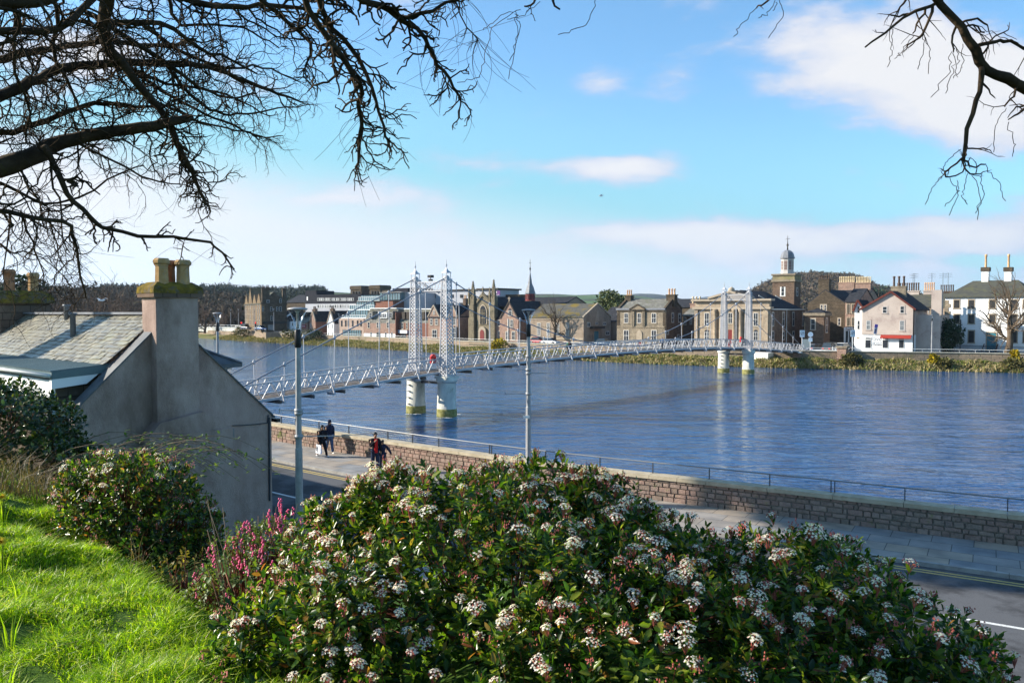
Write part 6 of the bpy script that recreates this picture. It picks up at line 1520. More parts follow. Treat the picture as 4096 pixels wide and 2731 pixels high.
# ================================================================== cars
K['car_glass']=flat('car_glass',(.02,.025,.03),.08,spec=.6); K['tyre']=flat('tyre',(.02,.02,.02),.8); K['rim']=flat('rim',(.4,.4,.42),.3,metal=.8)
def car(p,rz,colr,label,h=1.5,L_=4.2,suv=False):
    e=empty('parked_car',p,rz,label,'car','cars parked along the far streets')
    cm=mat('car_paint',colr,rough=.3,spec=.6,coat=.6); l=L_/2; w=.86
    pr=[(-l,.35),(-l+.05,.75),(-l+.5,.85),(l-.9,.85),(l-.1,.70),(l,.40),(l-.05,.28),(-l+.05,.28)]
    m=MB(); m.prism(pr[::-1] if False else pr[::-1],-w,w); o=m.build('body',cm,e); fixn(o)
    bv=o.modifiers.new('b','BEVEL'); bv.width=.06; bv.segments=2
    rt=h; pc=[(-l+(.15 if suv else .35),.84),(-l+(.35 if suv else .85),rt-.06),(-l+1.1,rt),(.55,rt-.03),(1.05,.84)]
    m=MB(); m.add([(x,-w*(.98 if z<1 else .80),z) for x,z in pc]+[(x,w*(.98 if z<1 else .80),z) for x,z in pc],[(0,1,2,3,4),(9,8,7,6,5),(0,5,6,1),(1,6,7,2),(2,7,8,3),(3,8,9,4),(4,9,5,0)]); fixn(m.build('windows',K['car_glass'],e))
    m=MB(); m.box(-l+.95,.5,-w*.78,w*.78,rt-.02,rt+.04); m.build('roof',cm,e)
    for x in (-l+.8,l-.85):
        for y in (-w,w):
            m=MB(); n=16; sg=-1 if y<0 else 1
            vs=[(x+.32*math.cos(2*math.pi*j/n),y+sg*d,.32+.32*math.sin(2*math.pi*j/n)) for d in (-.18,.04) for j in range(n)]
            m.add(vs,[tuple(range(n)),tuple(range(2*n-1,n-1,-1))]+[(j,(j+1)%n,n+(j+1)%n,n+j) for j in range(n)]); ty=m.build('wheel',K['tyre'],e); fixn(ty)
            m=MB(); vs=[(x+.2*math.cos(2*math.pi*j/n),y+sg*.05,.32+.2*math.sin(2*math.pi*j/n)) for j in range(n)]; m.add(vs,[tuple(range(n))]); m.build('rim',K['rim'],ty)
    for y in (-.6,.6):
        m=MB(); m.box(l-.12,l-.01,y-.16,y+.16,.55,.68); m.build('headlight',K['pane_pale'],e)
        m=MB(); m.box(-l-.02,-l+.1,y-.14,y+.14,.6,.76); m.build('tail_light',K['red'],e)
    return e
def fc(u,Y,z=ZS): p=at(u,1380,Y); return (p.x,Y,z)
car(fc(2152,190),ANG,(.45,.05,.06),'red hatchback parked before the harled hall')
car(fc(2202,186),ANG,(.75,.75,.75),'white hatchback parked before the harled hall')
car(fc(2415,177),ANG,(.04,.08,.14),'dark blue car parked at the right end of the harled hall')
car(fc(3265,152),ANG+1.2,(.03,.05,.10),'dark saloon parked behind the map board',h=1.4)
car(fc(3325,150),ANG+1.4,(.025,.03,.03),'black off-road car parked beside the white hatchback',h=1.75,suv=True)
car(fc(3372,154),ANG+1.4,(.72,.73,.75),'white hatchback parked next to the black off-road car')
car(fc(3408,156),ANG+1.4,(.02,.03,.05),'dark estate parked by the white corner wall of the restaurant')
car(at(ZA(245,0)[0],1300,272),ANG,(.05,.06,.10),'dark van waiting at the road bridge end',h=1.9,suv=True)
car(at(ZA(420,0)[0],1300,262),ANG,(.05,.12,.30),'blue car parked before the hotel')
for q in [o for o in C.objects if o.name.startswith('parked_car') and o.parent is None][-2:]: q.location.z=3.8
# signs on the far bank
def sign(u,Y,ztop,w,h,label,m1,writing=None,round_=False,pole=True,tilt=0.0,name='street_sign'):
    p=at(u,1380,Y); e=empty(name,(p.x,Y,ZS),0,label,'sign'); e.rotation_euler=(0,tilt,0)
    m=MB(); m.bar((0,0,0),(0,0,ztop),.09); m.build('post',K['trim_white'],e)
    m=MB()
    if round_:
        n=20; m.add([(w/2*math.cos(2*math.pi*j/n),-.08-d,ztop-h/2+w/2*math.sin(2*math.pi*j/n)) for d in (0,.03) for j in range(n)],[tuple(range(n)),tuple(range(2*n-1,n-1,-1))]+[(j,(j+1)%n,n+(j+1)%n,n+j) for j in range(n)])
    else: m.box(-w/2,w/2,-.11,-.07,ztop-h,ztop)
    b=m.build('plate',m1,e); fixn(b)
    return e,b
ws=flat('sign_white',(.62,.70,.78),.5)
def zone(u,Y,lab):
    e,b=sign(u,Y,4.1,.85,1.25,lab,ws); m=MB(); n=20; r=.28
    for j in range(n): a=2*math.pi*j/n; c=2*math.pi*(j+1)/n; m.bar((r*math.cos(a),-.125,3.55+r*math.sin(a)),(r*math.cos(c),-.125,3.55+r*math.sin(c)),.04)
    m.bar((-.2,-.125,3.35),(.2,-.125,3.75),.06); m.build('symbol',K['steel_dark'],b)
zone(3208,146,'white zone sign with struck circle beside the bridge end'); zone(3410,148,'white zone sign with struck circle at the restaurant corner')
e,b=sign(3241,150,3.7,.95,.95,'round white sign with small plates left of the black off-road car',ws,round_=True); m=MB(); m.box(-.35,.35,-.11,-.07,1.9,2.6); m.build('plate',ws,e)
e,b=sign(3487,141,5.3,.55,.55,'leaning purple topped bus stop flag before the restaurant',flat('sign_purple',(.14,.08,.42),.5),tilt=.14,name='bus_stop'); m=MB(); m.box(-.27,.27,-.11,-.07,3.6,4.74); m.build('plate',flat('sign_grey',(.35,.37,.48)),e); m=MB(); m.box(-.1,.1,-.125,-.11,4.15,4.4).box(-.08,.08,-.125,-.11,3.85,4.05); m.build('symbol',K['door_red'],e)
p=at(3225,1380,151); e=empty('information_board',(p.x,151,ZS),0,'glazed information board with pale map behind the zone sign','sign'); m=MB(); m.box(-.7,.7,-.06,.06,.6,2.3); m.build('board',flat('map_paper',(.42,.45,.42)),e); m=MB(); m.bar((-.75,0,0),(-.75,0,2.4),.1); m.build('post',K['trim_white'],e); m=MB(); m.bar((.75,0,0),(.75,0,2.4),.1); m.build('post',K['trim_white'],e)
# pier box and platform at the far end of the bridge
ab=empty('bridge_abutment',bp(X1-6,0,0),math.atan2(BA.y,BA.x),'stone bridge abutment with white service boxes above the reedy bank','abutment')
m=MB(); m.box(2.0,8,-1.9,1.9,-.5,2.35); m.build('stone_block',K['st_pink'],ab)
m=MB(); m.box(1.6,8,-2.2,2.2,2.36,2.62); m.build('cap',K['trim_white'],ab)
m=MB(); m.box(8.2,13.5,-5.6,-1.0,1.0,2.6); m.build('white_parapet',K['white'],ab)
m=MB(); m.box(-1.5,1.5,2.4,5.0,.9,2.4); m.build('service_box',K['white'],ab)
m=MB()
for z in (3.0,3.4): m.bar((8.2,-5.5,z),(13.5,-5.5,z),.07)
for x in (8.3,10,11.7,13.4): m.bar((x,-5.5,2.6),(x,-5.5,3.4),.08)
m.build('white_rail',K['trim_white'],ab)
pl_=offs_far(WLS,5.6)
def gatepier(u,Y,lab):
    p=at(u,1380,Y); e=empty('gate_pier',(p.x,Y,ZS-1),ANG,lab,'gate pier'); m=MB(); m.box(-.75,.75,-.75,.75,0,2.2); m.build('pier',K['st_pink'],e); m=MB(); m.box(-.95,.95,-.95,.95,2.21,2.5); m.build('cap',K['st_grey'],e)
gatepier(3371,139,'squat pink stone pier with flat cap where the far wall begins')
# road bridge far left
rb=empty('road_bridge',(0,0,0),0,'low concrete road bridge crossing the river beyond the cottages','bridge')
p0=at(700,1310,330); p1=at(942,1312,300); dv=(Vector((p1.x,p1.y))-Vector((p0.x,p0.y))); aa=math.atan2(dv.y,dv.x); Lb=dv.length; rb.location=(p0.x,p0.y,0); rb.rotation_euler=(0,0,aa)
def arcb(x0,x1,zs_,zc_,ztop):
    n=12; pts=[(x0,ztop)]+[(x0,zs_)]+[(x0+(x1-x0)*i/n, zs_+(zc_-zs_)*(1-(2*i/n-1)**2)) for i in range(1,n)]+[(x1,zs_),(x1,ztop)]; return pts
m=MB(); pts=arcb(-20,Lb-7,1.6,2.9,3.9); 
for i in range(1,len(pts)-2):
    a,b2=pts[i],pts[i+1]; m.add([(a[0],-4,a[1]),(b2[0],-4,b2[1]),(b2[0],-4,3.9),(a[0],-4,3.9),(a[0],8,a[1]),(b2[0],8,b2[1]),(b2[0],8,3.9),(a[0],8,3.9)],[(0,1,2,3),(7,6,5,4),(0,4,5,1),(3,2,6,7),(0,3,7,4),(1,5,6,2)])
m.build('arch_span',K['concrete'],rb); m=MB(); m.box(Lb-7,Lb-3,-4.3,8.3,-.5,3.9); m.build('pier',K['concrete'],rb); m=MB(); m.box(Lb-2.9,Lb+14,-4,8,2.6,3.9); m.build('side_span',K['concrete'],rb)
m=MB(); m.bar((-20,-4,4.9),(Lb+12,-4,4.9),.12)
for i in range(30): x=-20+(Lb+32)*i/30; m.bar((x,-4,3.9),(x,-4,4.9),.08)
m.build('parapet_rail',K['trim_white'],rb)
# raised street before the hotel
rs=MB(); a=[at(ZA(120,0)[0],1300,292),at(ZA(480,0)[0],1300,259),at(ZA(760,0)[0],1300,262),at(ZA(760,0)[0],1300,300),at(ZA(100,0)[0],1300,330)]
rs.add([(p.x,p.y,z) for p,z in zip(a,(3.75,3.1,3.2,3.75,3.75))]+[(p.x,p.y,0) for p in a],[(0,1,2,3,4),(5,6,1,0),(6,7,2,1),(7,8,3,2),(8,9,4,3),(9,5,0,4)])
o=rs.build('approach_ramp',K['farwall']); fixn(o); tag(o,kind='structure')
rr_=empty('ramp_railing',(a[0].x,a[0].y,3.75),0,'white railing sloping down the ramp before the hotel','railing'); m=MB(); q=a[1]-a[0]
m.bar((0,0,1.0),(q.x,q.y,.35),.09)
for i in range(24): f=i/23; m.bar((q.x*f,q.y*f,-.65*f),(q.x*f,q.y*f,1.0-.65*f),.06)
m.build('rail',K['trim_white'],rr_)
# fence before the white house
fe=empty('iron_fence',(0,0,0),0,'low dark iron fence in front of the white georgian house','fence'); a=at(ZE(950,0)[0],1380,158); b_=at(4300,1380,139); fe.location=(a.x,a.y,ZS); q=b_-a
m=MB(); m.bar((0,0,1.05),(q.x,q.y,1.05),.06); m.bar((0,0,.15),(q.x,q.y,.15),.06); n=170
for i in range(n): f=i/n; m.bar((q.x*f,q.y*f,0),(q.x*f,q.y*f,1.25),.035)
m.build('palings',K['steel_dark'],fe)

for (x,Y,lab) in ((195,286,'traffic light showing red at the road bridge end'),(358,264,'traffic light showing red before the hotel front')):
    p=at(*ZA(x,625),Y); e=empty('traffic_light',(p.x,Y,3.8),0,lab,'traffic light','traffic lights by the hotel'); zt=p.z-3.8
    MB().bar((0,0,0),(0,0,zt+.3),.12).build('post',K['steel_dark'],e); MB().box(-.28,.28,-.2,.2,zt-1.0,zt+.45).build('signal_head',K['black'],e)
    lm=bpy.data.materials.new('red_signal'); t,N,L=nt(lm); o_=N.new('ShaderNodeOutputMaterial'); em=N.new('ShaderNodeEmission'); em.inputs[0].default_value=(1,.03,.02,1); em.inputs[1].default_value=1.2; L.new(em.outputs[0],o_.inputs[0])
    MB().ellip((0,-.26,zt+.15),(.24,.1,.24),10,6).build('red_lamp',lm,e)
# ================================================================== terrain near the camera
nwa=np.array(subdiv(NWS,1.0))
def Dist(x,y):
    x=np.atleast_1d(np.asarray(x,float)); y=np.atleast_1d(np.asarray(y,float))
    out=np.empty(len(x))
    for i in range(0,len(x),4000):
        d=np.hypot(x[i:i+4000,None]-nwa[None,:,0],y[i:i+4000,None]-nwa[None,:,1]); out[i:i+4000]=d.min(1)
    return out-13.4
def ease(D):
    return np.where(D<=9,.50*D,4.5+1.35*(1-np.exp(-(D-9)/4.5)))
def hill(x,y):
    x=np.atleast_1d(np.asarray(x,float)); y=np.atleast_1d(np.asarray(y,float))
    D=np.maximum(Dist(x,y),-1)
    z=2.32+np.where(D>0,ease(np.maximum(D,0)),D*.3)
    z=z+.10*np.clip(-x-3.2,0,2.2)*np.clip((y-3)/4,0,1)*np.clip(D/6,0,1)
    sd_=(x+1.45)*.78+(y-4.0)*.62; z=z-1.15*(1-np.exp(-(np.maximum(sd_,0)/.85)**2))*np.clip(D/7,0,1)*np.clip((-x-.3)/.8,0,1)
    z=z+(.06*np.sin(x*2.3+y*1.1)+.05*np.sin(y*3.1-x*1.7)+.04*np.sin(x*6.1)*np.sin(y*5.3))*np.clip(D/3,0,1)
    return z
gx=np.arange(-34,34.01,.4); gy=np.arange(-14,26.01,.4)
X_,Y_=np.meshgrid(gx,gy); Zg=hill(X_.ravel(),Y_.ravel()); nx,ny=len(gx),len(gy)
vv=np.stack([X_.ravel(),Y_.ravel(),Zg],1)
Dg=Dist(X_.ravel(),Y_.ravel()); keep=Dg>-.3
q=[]
for j in range(ny-1):
    for i in range(nx-1):
        a=j*nx+i; f=(a,a+1,a+nx+1,a+nx)
        if keep[a] or keep[a+1] or keep[a+nx] or keep[a+nx+1]:
            if min(Dg[k] for k in f)>-.5: q.append(f)
hs=np_mesh('hillside',vv,q,K['turf'],k=4,smooth=True); tag(hs,kind='structure')

# ================================================================== plants
LT=np.array([(0,0,0),(.32,.5,.05),(.32,-.5,.05),(.5,0,-.03),(.72,.40,.03),(.72,-.40,.03),(1,0,-.10)])
LF=np.array([(0,3,1),(0,2,3),(1,3,4),(3,2,5),(4,3,6),(3,5,6)])
def unit(a): return a/np.maximum(1e-9,np.linalg.norm(a,axis=-1,keepdims=True))
def leaves(name,o,d,n,L,wr,m,parent):
    N=len(o); d=unit(d); s=unit(np.cross(n,d)); n2=np.cross(d,s)
    L=np.asarray(L).reshape(N,1,1)
    T=LT.copy(); T[:,1]*=wr
    v=o[:,None,:]+L*(T[None,:,0:1]*d[:,None,:]+T[None,:,1:2]*s[:,None,:]+T[None,:,2:3]*n2[:,None,:])
    f=(LF[None]+(np.arange(N)*7)[:,None,None]).reshape(-1,3)
    return np_mesh(name,v.reshape(-1,3),f,m,parent)
def leafmat(name,isl,rough=.35,trans=.3,spec=.5):
    return mat(name,(.8,.8,.8),(1.2,1.2,1.15),9,rough=rough,spec=spec,island=isl,trans=trans)
K['lf_vib']=leafmat('viburnum_leaf',[(0,(.012,.036,.006)),(.40,(.020,.060,.008)),(.60,(.060,.13,.010)),(.80,(.16,.22,.018)),(.92,(.22,.25,.03)),(1,(.26,.08,.03))],rough=.30,trans=.50,spec=.42)
K['lf_ivy']=leafmat('bramble_leaf',[(0,(.012,.032,.010)),(.5,(.022,.055,.014)),(.8,(.05,.085,.018)),(1,(.11,.12,.025))],rough=.3,trans=.25)
K['lf_cur']=leafmat('currant_leaf',[(0,(.05,.10,.02)),(.5,(.09,.15,.03)),(1,(.15,.19,.05))],rough=.5,trans=.4)
K['lf_yel']=leafmat('yellow_leaf',[(0,(.12,.10,.02)),(.5,(.20,.16,.03)),(1,(.28,.24,.06))],rough=.5,trans=.4)
K['bark_red']=mat('red_stem',(.13,.035,.02),(.20,.07,.035),8,rough=.7)
K['bark']=mat('dark_bark',(.028,.020,.014),(.065,.046,.030),6,rough=.95,bump=.6,bscale=30,c3=(.06,.055,.015),s3=2.5,t3=(.60,.72))
K['bark_far']=mat('grey_bark',(.075,.055,.042),(.12,.095,.07),1,rough=.95)
K['bark_cane']=mat('cane',(.16,.12,.08),(.22,.17,.12),5,rough=.8)
K['petal']=mat('white_petal',(.88,.84,.80),(.93,.92,.90),30,rough=.7,island=[(0,(.90,.66,.62)),(.25,(1,.95,.93)),(1,(1,1,1))],trans=.48)
K['bud']=mat('pink_bud',(.28,.055,.04),(.42,.12,.09),30,rough=.6)
K['pink']=mat('pink_blossom',(.72,.07,.20),(.85,.20,.34),20,rough=.6)
# florets: cluster prototypes
def cluster_proto(seed,R=.036,n=46):
    r=np.random.RandomState(seed); V=[];F=[]; mi=[]
    def fan(c,nrm,rr,k,ms,lift=0):
        nrm=unit(nrm); a=unit(np.cross(nrm,[.3,.5,.8])); b=np.cross(nrm,a); base=len(V); V.append(c+nrm*lift)
        for j in range(k*2):
            t=math.pi*j/k; q=rr*(1.0 if j%2==0 else .48); V.append(c+a*math.cos(t)*q+b*math.sin(t)*q)
        for j in range(k*2): F.append((base,base+1+j,base+1+(j+1)%(k*2))); mi.append(ms)
    for i in range(n):
        t=i/n; rad_=R*math.sqrt(t)*1.0; a=i*2.39996+r.uniform(-.3,.3)
        c=np.array([rad_*math.cos(a),rad_*math.sin(a),.016*(1-t)*1.2+r.uniform(-.003,.004)])
        nr=np.array([c[0]*18,c[1]*18,1.0])+r.uniform(-.35,.35,3)
        if r.rand()<.80: fan(c,nr,.0065*r.uniform(.8,1.15),5,0,.0)
        else:
            base=len(V); q=.0030
            for dx,dy,dz in ((q,0,0),(-q*.5,q*.87,0),(-q*.5,-q*.87,0),(0,0,q*1.8),(0,0,-q*1.6)): V.append(c+np.array([dx,dy,dz]))
            for f in ((0,1,3),(1,2,3),(2,0,3),(1,0,4),(2,1,4),(0,2,4)): F.append(tuple(base+k for k in f)); mi.append(1)
    # stalks
    for i in range(9):
        a=i*.7; c=np.array([R*.6*math.cos(a),R*.6*math.sin(a),.0]); b0=np.array([0,0,-.05]); base=len(V); s=np.array([-math.sin(a),math.cos(a),0])*.0016
        V+= [b0-s,b0+s,c+s,c-s]; F+=[(base,base+1,base+2),(base,base+2,base+3)]; mi+=[1,1]
    return np.array(V),np.array(F),np.array(mi)
protos=[cluster_proto(s,R) for s,R in ((1,.036),(2,.030),(3,.040),(4,.026))]
pmesh=[]
for V_,F_,mi in protos:
    me=bpy.data.meshes.new('flower_cluster'); me.from_pydata([tuple(v) for v in V_],[],[tuple(int(k) for k in f) for f in F_]); me.materials.append(K['petal']); me.materials.append(K['bud'])
    me.polygons.foreach_set('material_index',mi.astype(np.int32)); me.update(); pmesh.append(me)

def flowering(name,label,cat,ells,nshoot,Lf,seed,pf,view_from=(0,0,9.5),cluster_scale=1.0,leafm='lf_vib',wr=.42,base_z=None,npl=11,group=None,inner=.5,fl=True,rootxy=None,stemr=.02,topbias=.4,ground=True):
    r=np.random.RandomState(seed); E=[(np.array(c,float),np.array(rr,float)) for c,rr in ells]
    root=empty(name,(E[0][0][0],E[0][0][1],float(hill(E[0][0][0],E[0][0][1])[0])),0,label,cat,group); R0=np.array(root.location)
    area=np.array([rr[0]*rr[1]+rr[0]*rr[2]+rr[1]*rr[2] for c,rr in E]); pr=area/area.sum()
    pts=[];nrm=[]
    while len(pts)<nshoot:
        k=r.choice(len(E),p=pr); c,rr=E[k]; u=unit(r.normal(size=3)); 
        if u[2]<-.35: continue
        bump=1+.10*math.sin(u[0]*7+k)*math.sin(u[1]*6+2*k)+.07*math.sin(u[2]*9+u[0]*5)+r.uniform(-.05,.045)
        if r.rand()<.04: bump+=r.uniform(.03,.12)
        p=c+rr*u*bump
        inside=False
        for j,(c2,r2) in enumerate(E):
            if j!=k and (((p-c2)/r2)**2).sum()<.86: inside=True;break
        if inside: continue
        pts.append(p); nrm.append(unit(u/rr))
    pts=np.array(pts); nrm=np.array(nrm)
    # deeper shoots fill the inside
    m_=int(nshoot*inner); idx=r.choice(nshoot,m_); dep=r.uniform(.06,.32,(m_,1)); ip=pts[idx]-nrm[idx]*dep+r.normal(size=(m_,3))*.03; 
    P=np.vstack([pts,ip]); Nn=np.vstack([nrm,nrm[idx]])
    if ground:
        hz=hill(P[:,0],P[:,1]); ok=P[:,2]>hz-.02; nk=len(pts); okp=ok[:nk]; P=P[ok]; Nn=Nn[ok]; pts=pts[okp]; nrm=nrm[okp]
    N=len(P)
    up=np.array([0,0,1.0]); ax=unit(Nn*.75+up*topbias+r.normal(size=(N,3))*.25)
    a1=unit(np.cross(ax,r.normal(size=(N,3)))); a2=np.cross(ax,a1)
    O=[];Dd=[];NN=[];LL=[]
    for k in range(npl):
        t=k/npl; an=k*2.39996+r.uniform(0,6.28,(N,1)); s_=np.cos(an)*a1+np.sin(an)*a2
        tilt=.25+.85*(1-t)+r.uniform(-.2,.25,(N,1)); d=unit(s_*np.sin(tilt*1.3)+ax*np.cos(tilt*1.3)*.9+r.normal(size=(N,3))*.12)
        o=P-ax*(1-t)*Lf*1.9+d*Lf*.10; O.append(o); Dd.append(d); NN.append(unit(ax*1.0-s_*.2+r.normal(size=(N,3))*.25)); LL.append(Lf*r.uniform(.65,1.15,N)*(1-.35*t))
    O=np.vstack(O)-R0; leaves('foliage',O,np.vstack(Dd),np.vstack(NN),np.concatenate(LL),wr,K[leafm],root)
    # stems
    m=MB(); sel=r.choice(len(pts),min(len(pts),420),replace=False); b0=np.array([0,0,0.0]) 
    for i in sel:
        tip=pts[i]-R0; a=np.array(ax[i]); p1=tip-a*.16-np.array([0,0,.03]); p2=tip*.45+np.array([0,0,-.12]); 
        m.tube([tip-a*.0,p1,p2*.6+p1*.4],[.0020,.0034,.005],3,cap=False)
    for i in range(9):
        a=r.uniform(0,6.28); t_=np.array([math.cos(a)*E[0][1][0]*.6,math.sin(a)*E[0][1][1]*.6,(E[0][0][2]-R0[2])+E[0][1][2]*.3]); m.tube([(math.cos(a)*.08,math.sin(a)*.08,-.1),t_*.5+np.array([0,0,.1]),t_],[stemr,stemr*.7,stemr*.3],5)
    m.build('stems',K['bark_red'],root)
    if fl:
        # red brown bud sprays, still closed, too many to count
        nb_=int(len(pts)*.22); cb=r.choice(len(pts),nb_,replace=False); VV=[];FF=[];of=0
        T4=np.array([(0,0,0),(1,0,0),(0,1,0),(.3,.3,1.3)])-np.array([.3,.3,.3]); F4=np.array([(0,1,3),(1,2,3),(2,0,3)])
        for i in cb:
            for k in range(12):
                q=pts[i]+ax[i]*.02+r.normal(size=3)*.013-R0; VV.append(q+T4*.0085); FF.append(F4+of); of+=4
            x1=unit(r.normal(size=3))*.0022; VV.append(np.array([pts[i]-ax[i]*.05-R0-x1,pts[i]-ax[i]*.05-R0+x1,pts[i]+ax[i]*.02-R0,pts[i]+ax[i]*.02-R0])); FF.append(np.array([(0,1,2),(0,1,3),(0,2,3)])+of); of+=4
        ob=np_mesh('bud_sprays',np.vstack(VV),np.vstack(FF),K['bud'],root); ob['kind']='stuff'
        nk=len(pts); w=np.exp((pts[:,2]-E[0][0][2])*1.1)*np.clip(nrm[:,2]+.35,0.05,1.2)*np.where(pts[:,1]<E[0][0][1]+.9,1,.4); w/=w.sum(); nf=int(nk*pf); ch=r.choice(nk,nf,replace=False,p=w)
        vd=np.linalg.norm(pts[ch]-np.array(view_from),axis=1); ch=ch[np.argsort(vd)]
        # the ones that face the viewer and show largest come first
        facing=(unit(np.array(view_from)-pts[ch])*nrm[ch]).sum(1)>0.05; ch=np.concatenate([ch[facing],ch[~facing]])
        MV=[];MF=[];MI=[];off=0
        for q,i in enumerate(ch):
            z=unit(nrm[i]*.55+np.array([0,0,1.0])+r.normal(size=3)*.18); x=unit(np.cross(z,r.normal(size=3))); y=np.cross(z,x); sc=cluster_scale*r.uniform(.62,1.12); pos=pts[i]+ax[i]*.012-R0
            k=r.randint(4)
            if q<100:
                o=bpy.data.objects.new('flower_cluster',pmesh[k]); C.objects.link(o); o.parent=root
                M4=Matrix(((x[0]*sc,y[0]*sc,z[0]*sc,pos[0]),(x[1]*sc,y[1]*sc,z[1]*sc,pos[1]),(x[2]*sc,y[2]*sc,z[2]*sc,pos[2]),(0,0,0,1))); o.matrix_local=M4
            else:
                V_,F_,mi=protos[k]; v=pos+sc*(V_[:,0:1]*x+V_[:,1:2]*y+V_[:,2:3]*z); MV.append(v); MF.append(F_+off); MI.append(mi); off+=len(v)
        if MV:
            o=np_mesh('flower_clusters',np.vstack(MV),np.vstack(MF),K['petal'],root); o.data.materials.append(K['bud']); 
            mi=np.concatenate(MI).astype(np.int32)
            if len(o.data.polygons)==len(mi): o.data.polygons.foreach_set('material_index',mi)
            o['kind']='stuff'
    return root
big=flowering('flowering_shrub','huge white flowering evergreen shrub filling the foreground below the footbridge','shrub',
    [((-.05,4.9,7.47),(1.55,1.25,1.03)),((1.60,4.45,7.35),(1.0,1.0,.86)),((-.85,4.35,7.30),(.85,.8,.85)),((.75,4.0,7.35),(1.1,.8,.85)),((2.1,3.95,6.80),(.62,.8,.66)),((.2,3.5,7.05),(1.2,.7,.80)),((1.4,3.35,6.85),(.85,.7,.68)),((-.78,5.2,7.80),(.60,.6,.66)),((.55,5.2,7.80),(.55,.6,.64))],
    3400,.074,21,.22,npl=12,inner=.9,cluster_scale=1.3)
sm=flowering('flowering_shrub','smaller rounded white flowering shrub at the edge of the lawn below the gable','shrub',
    [((-3.62,7.6,7.62),(.62,.6,.52)),((-3.35,7.45,7.40),(.62,.55,.45)),((-3.95,7.7,7.80),(.40,.4,.36))],620,.068,5,.07,npl=12,inner=.6,cluster_scale=1.3)
br=flowering('bramble_thicket','dark glossy bramble and ivy thicket at the left edge before the lean-to','thicket',
    [((-7.0,10.8,7.82),(1.15,.9,.74)),((-5.85,10.3,7.30),(.62,.7,.58)),((-7.9,11.3,7.8),(1.5,1,.8)),((-5.3,10.0,6.9),(.5,.6,.5))],1500,.085,8,.0,npl=9,leafm='lf_ivy',wr=.62,inner=.5,fl=False)
# arching canes over the thicket
m=MB(); r_=random.Random(4); Rb=Vector(br.location); lo=[];ld=[];ln=[]
for i in range(46):
    x=r_.uniform(-6.4,-4.6); p=Vector((x,10.2+r_.uniform(-.5,.6),7.3)); a=r_.uniform(-.3,.9); L_=r_.uniform(.8,1.9); pts=[]
    for k in range(9):
        f=k/8; q=p+Vector((f*L_*math.cos(a)*1.1,f*L_*.2*math.sin(a*3),(1.5*f-1.35*f*f)*L_*.75)); pts.append(q-Rb)
        if k>2: 
            for _ in range(2): lo.append(np.array(q-Rb)+np.array([r_.uniform(-.03,.03) for _ in range(3)])); ld.append(np.array([r_.uniform(-1,1),r_.uniform(-1,1),r_.uniform(-.3,.6)])); ln.append(np.array([0,0,1.0])+np.array([r_.uniform(-.5,.5) for _ in range(3)]))
    m.tube(pts,[.009*(1-.7*k/8) for k in range(9)],4)
m.build('canes',K['bark_cane'],br); leaves('cane_leaves',np.array(lo),np.array(ld),np.array(ln),np.full(len(lo),.06),.6,K['lf_cur'],br)
# pink currant
cur=flowering('pink_flowering_currant','loose shrub with pink blossom between the gable and the large white shrub','shrub',
    [((-1.95,6.0,7.35),(.42,.35,.55)),((-2.15,6.1,7.05),(.40,.35,.5)),((-1.75,5.9,7.65),(.25,.25,.34))],420,.040,12,.0,npl=7,leafm='lf_cur',wr=.75,inner=.3,fl=False)
Rc=np.array(cur.location); r=np.random.RandomState(3)
for i in range(98):
    c=[(-1.95,6.0,7.35,.44,.36,.60),(-1.75,5.9,7.70,.30,.3,.42)][i%2]; u=unit(r.normal(size=3)); u[2]=abs(u[2])*.9; p=np.array(c[:3])+u*np.array(c[3:])*r.uniform(.8,1.12)-Rc
    m=MB(); n=r.randint(5,9)
    for k in range(n):
        q=p+np.array([r.uniform(-.010,.010),r.uniform(-.010,.010),-.013*k]); m.ellip(q,(.0085,.0085,.0085),5,3)
    m.build('blossom',K['pink'],cur)
m=MB()
for i in range(26):
    a=r.uniform(0,6.28); b0=np.array([r.uniform(-.1,.1),r.uniform(-.1,.1),-.2]); t_=np.array([-1.9+math.cos(a)*.4,6+math.sin(a)*.3,7.9+r.uniform(-.3,.25)])-Rc; mid=(b0+t_)/2+r.normal(size=3)*.05; m.tube([b0,mid,t_],[.008,.005,.002],4)
m.build('twigs',K['bark_cane'],cur)
yl=flowering('yellow_leaved_shrub','thin shrub with yellowish leaves at the shaded foot of the lawn','shrub',
    [((-2.75,6.7,7.2),(.28,.25,.32)),((-2.35,6.2,7.05),(.22,.2,.40))],90,.05,14,.0,npl=7,leafm='lf_yel',wr=.4,inner=.2,fl=False)
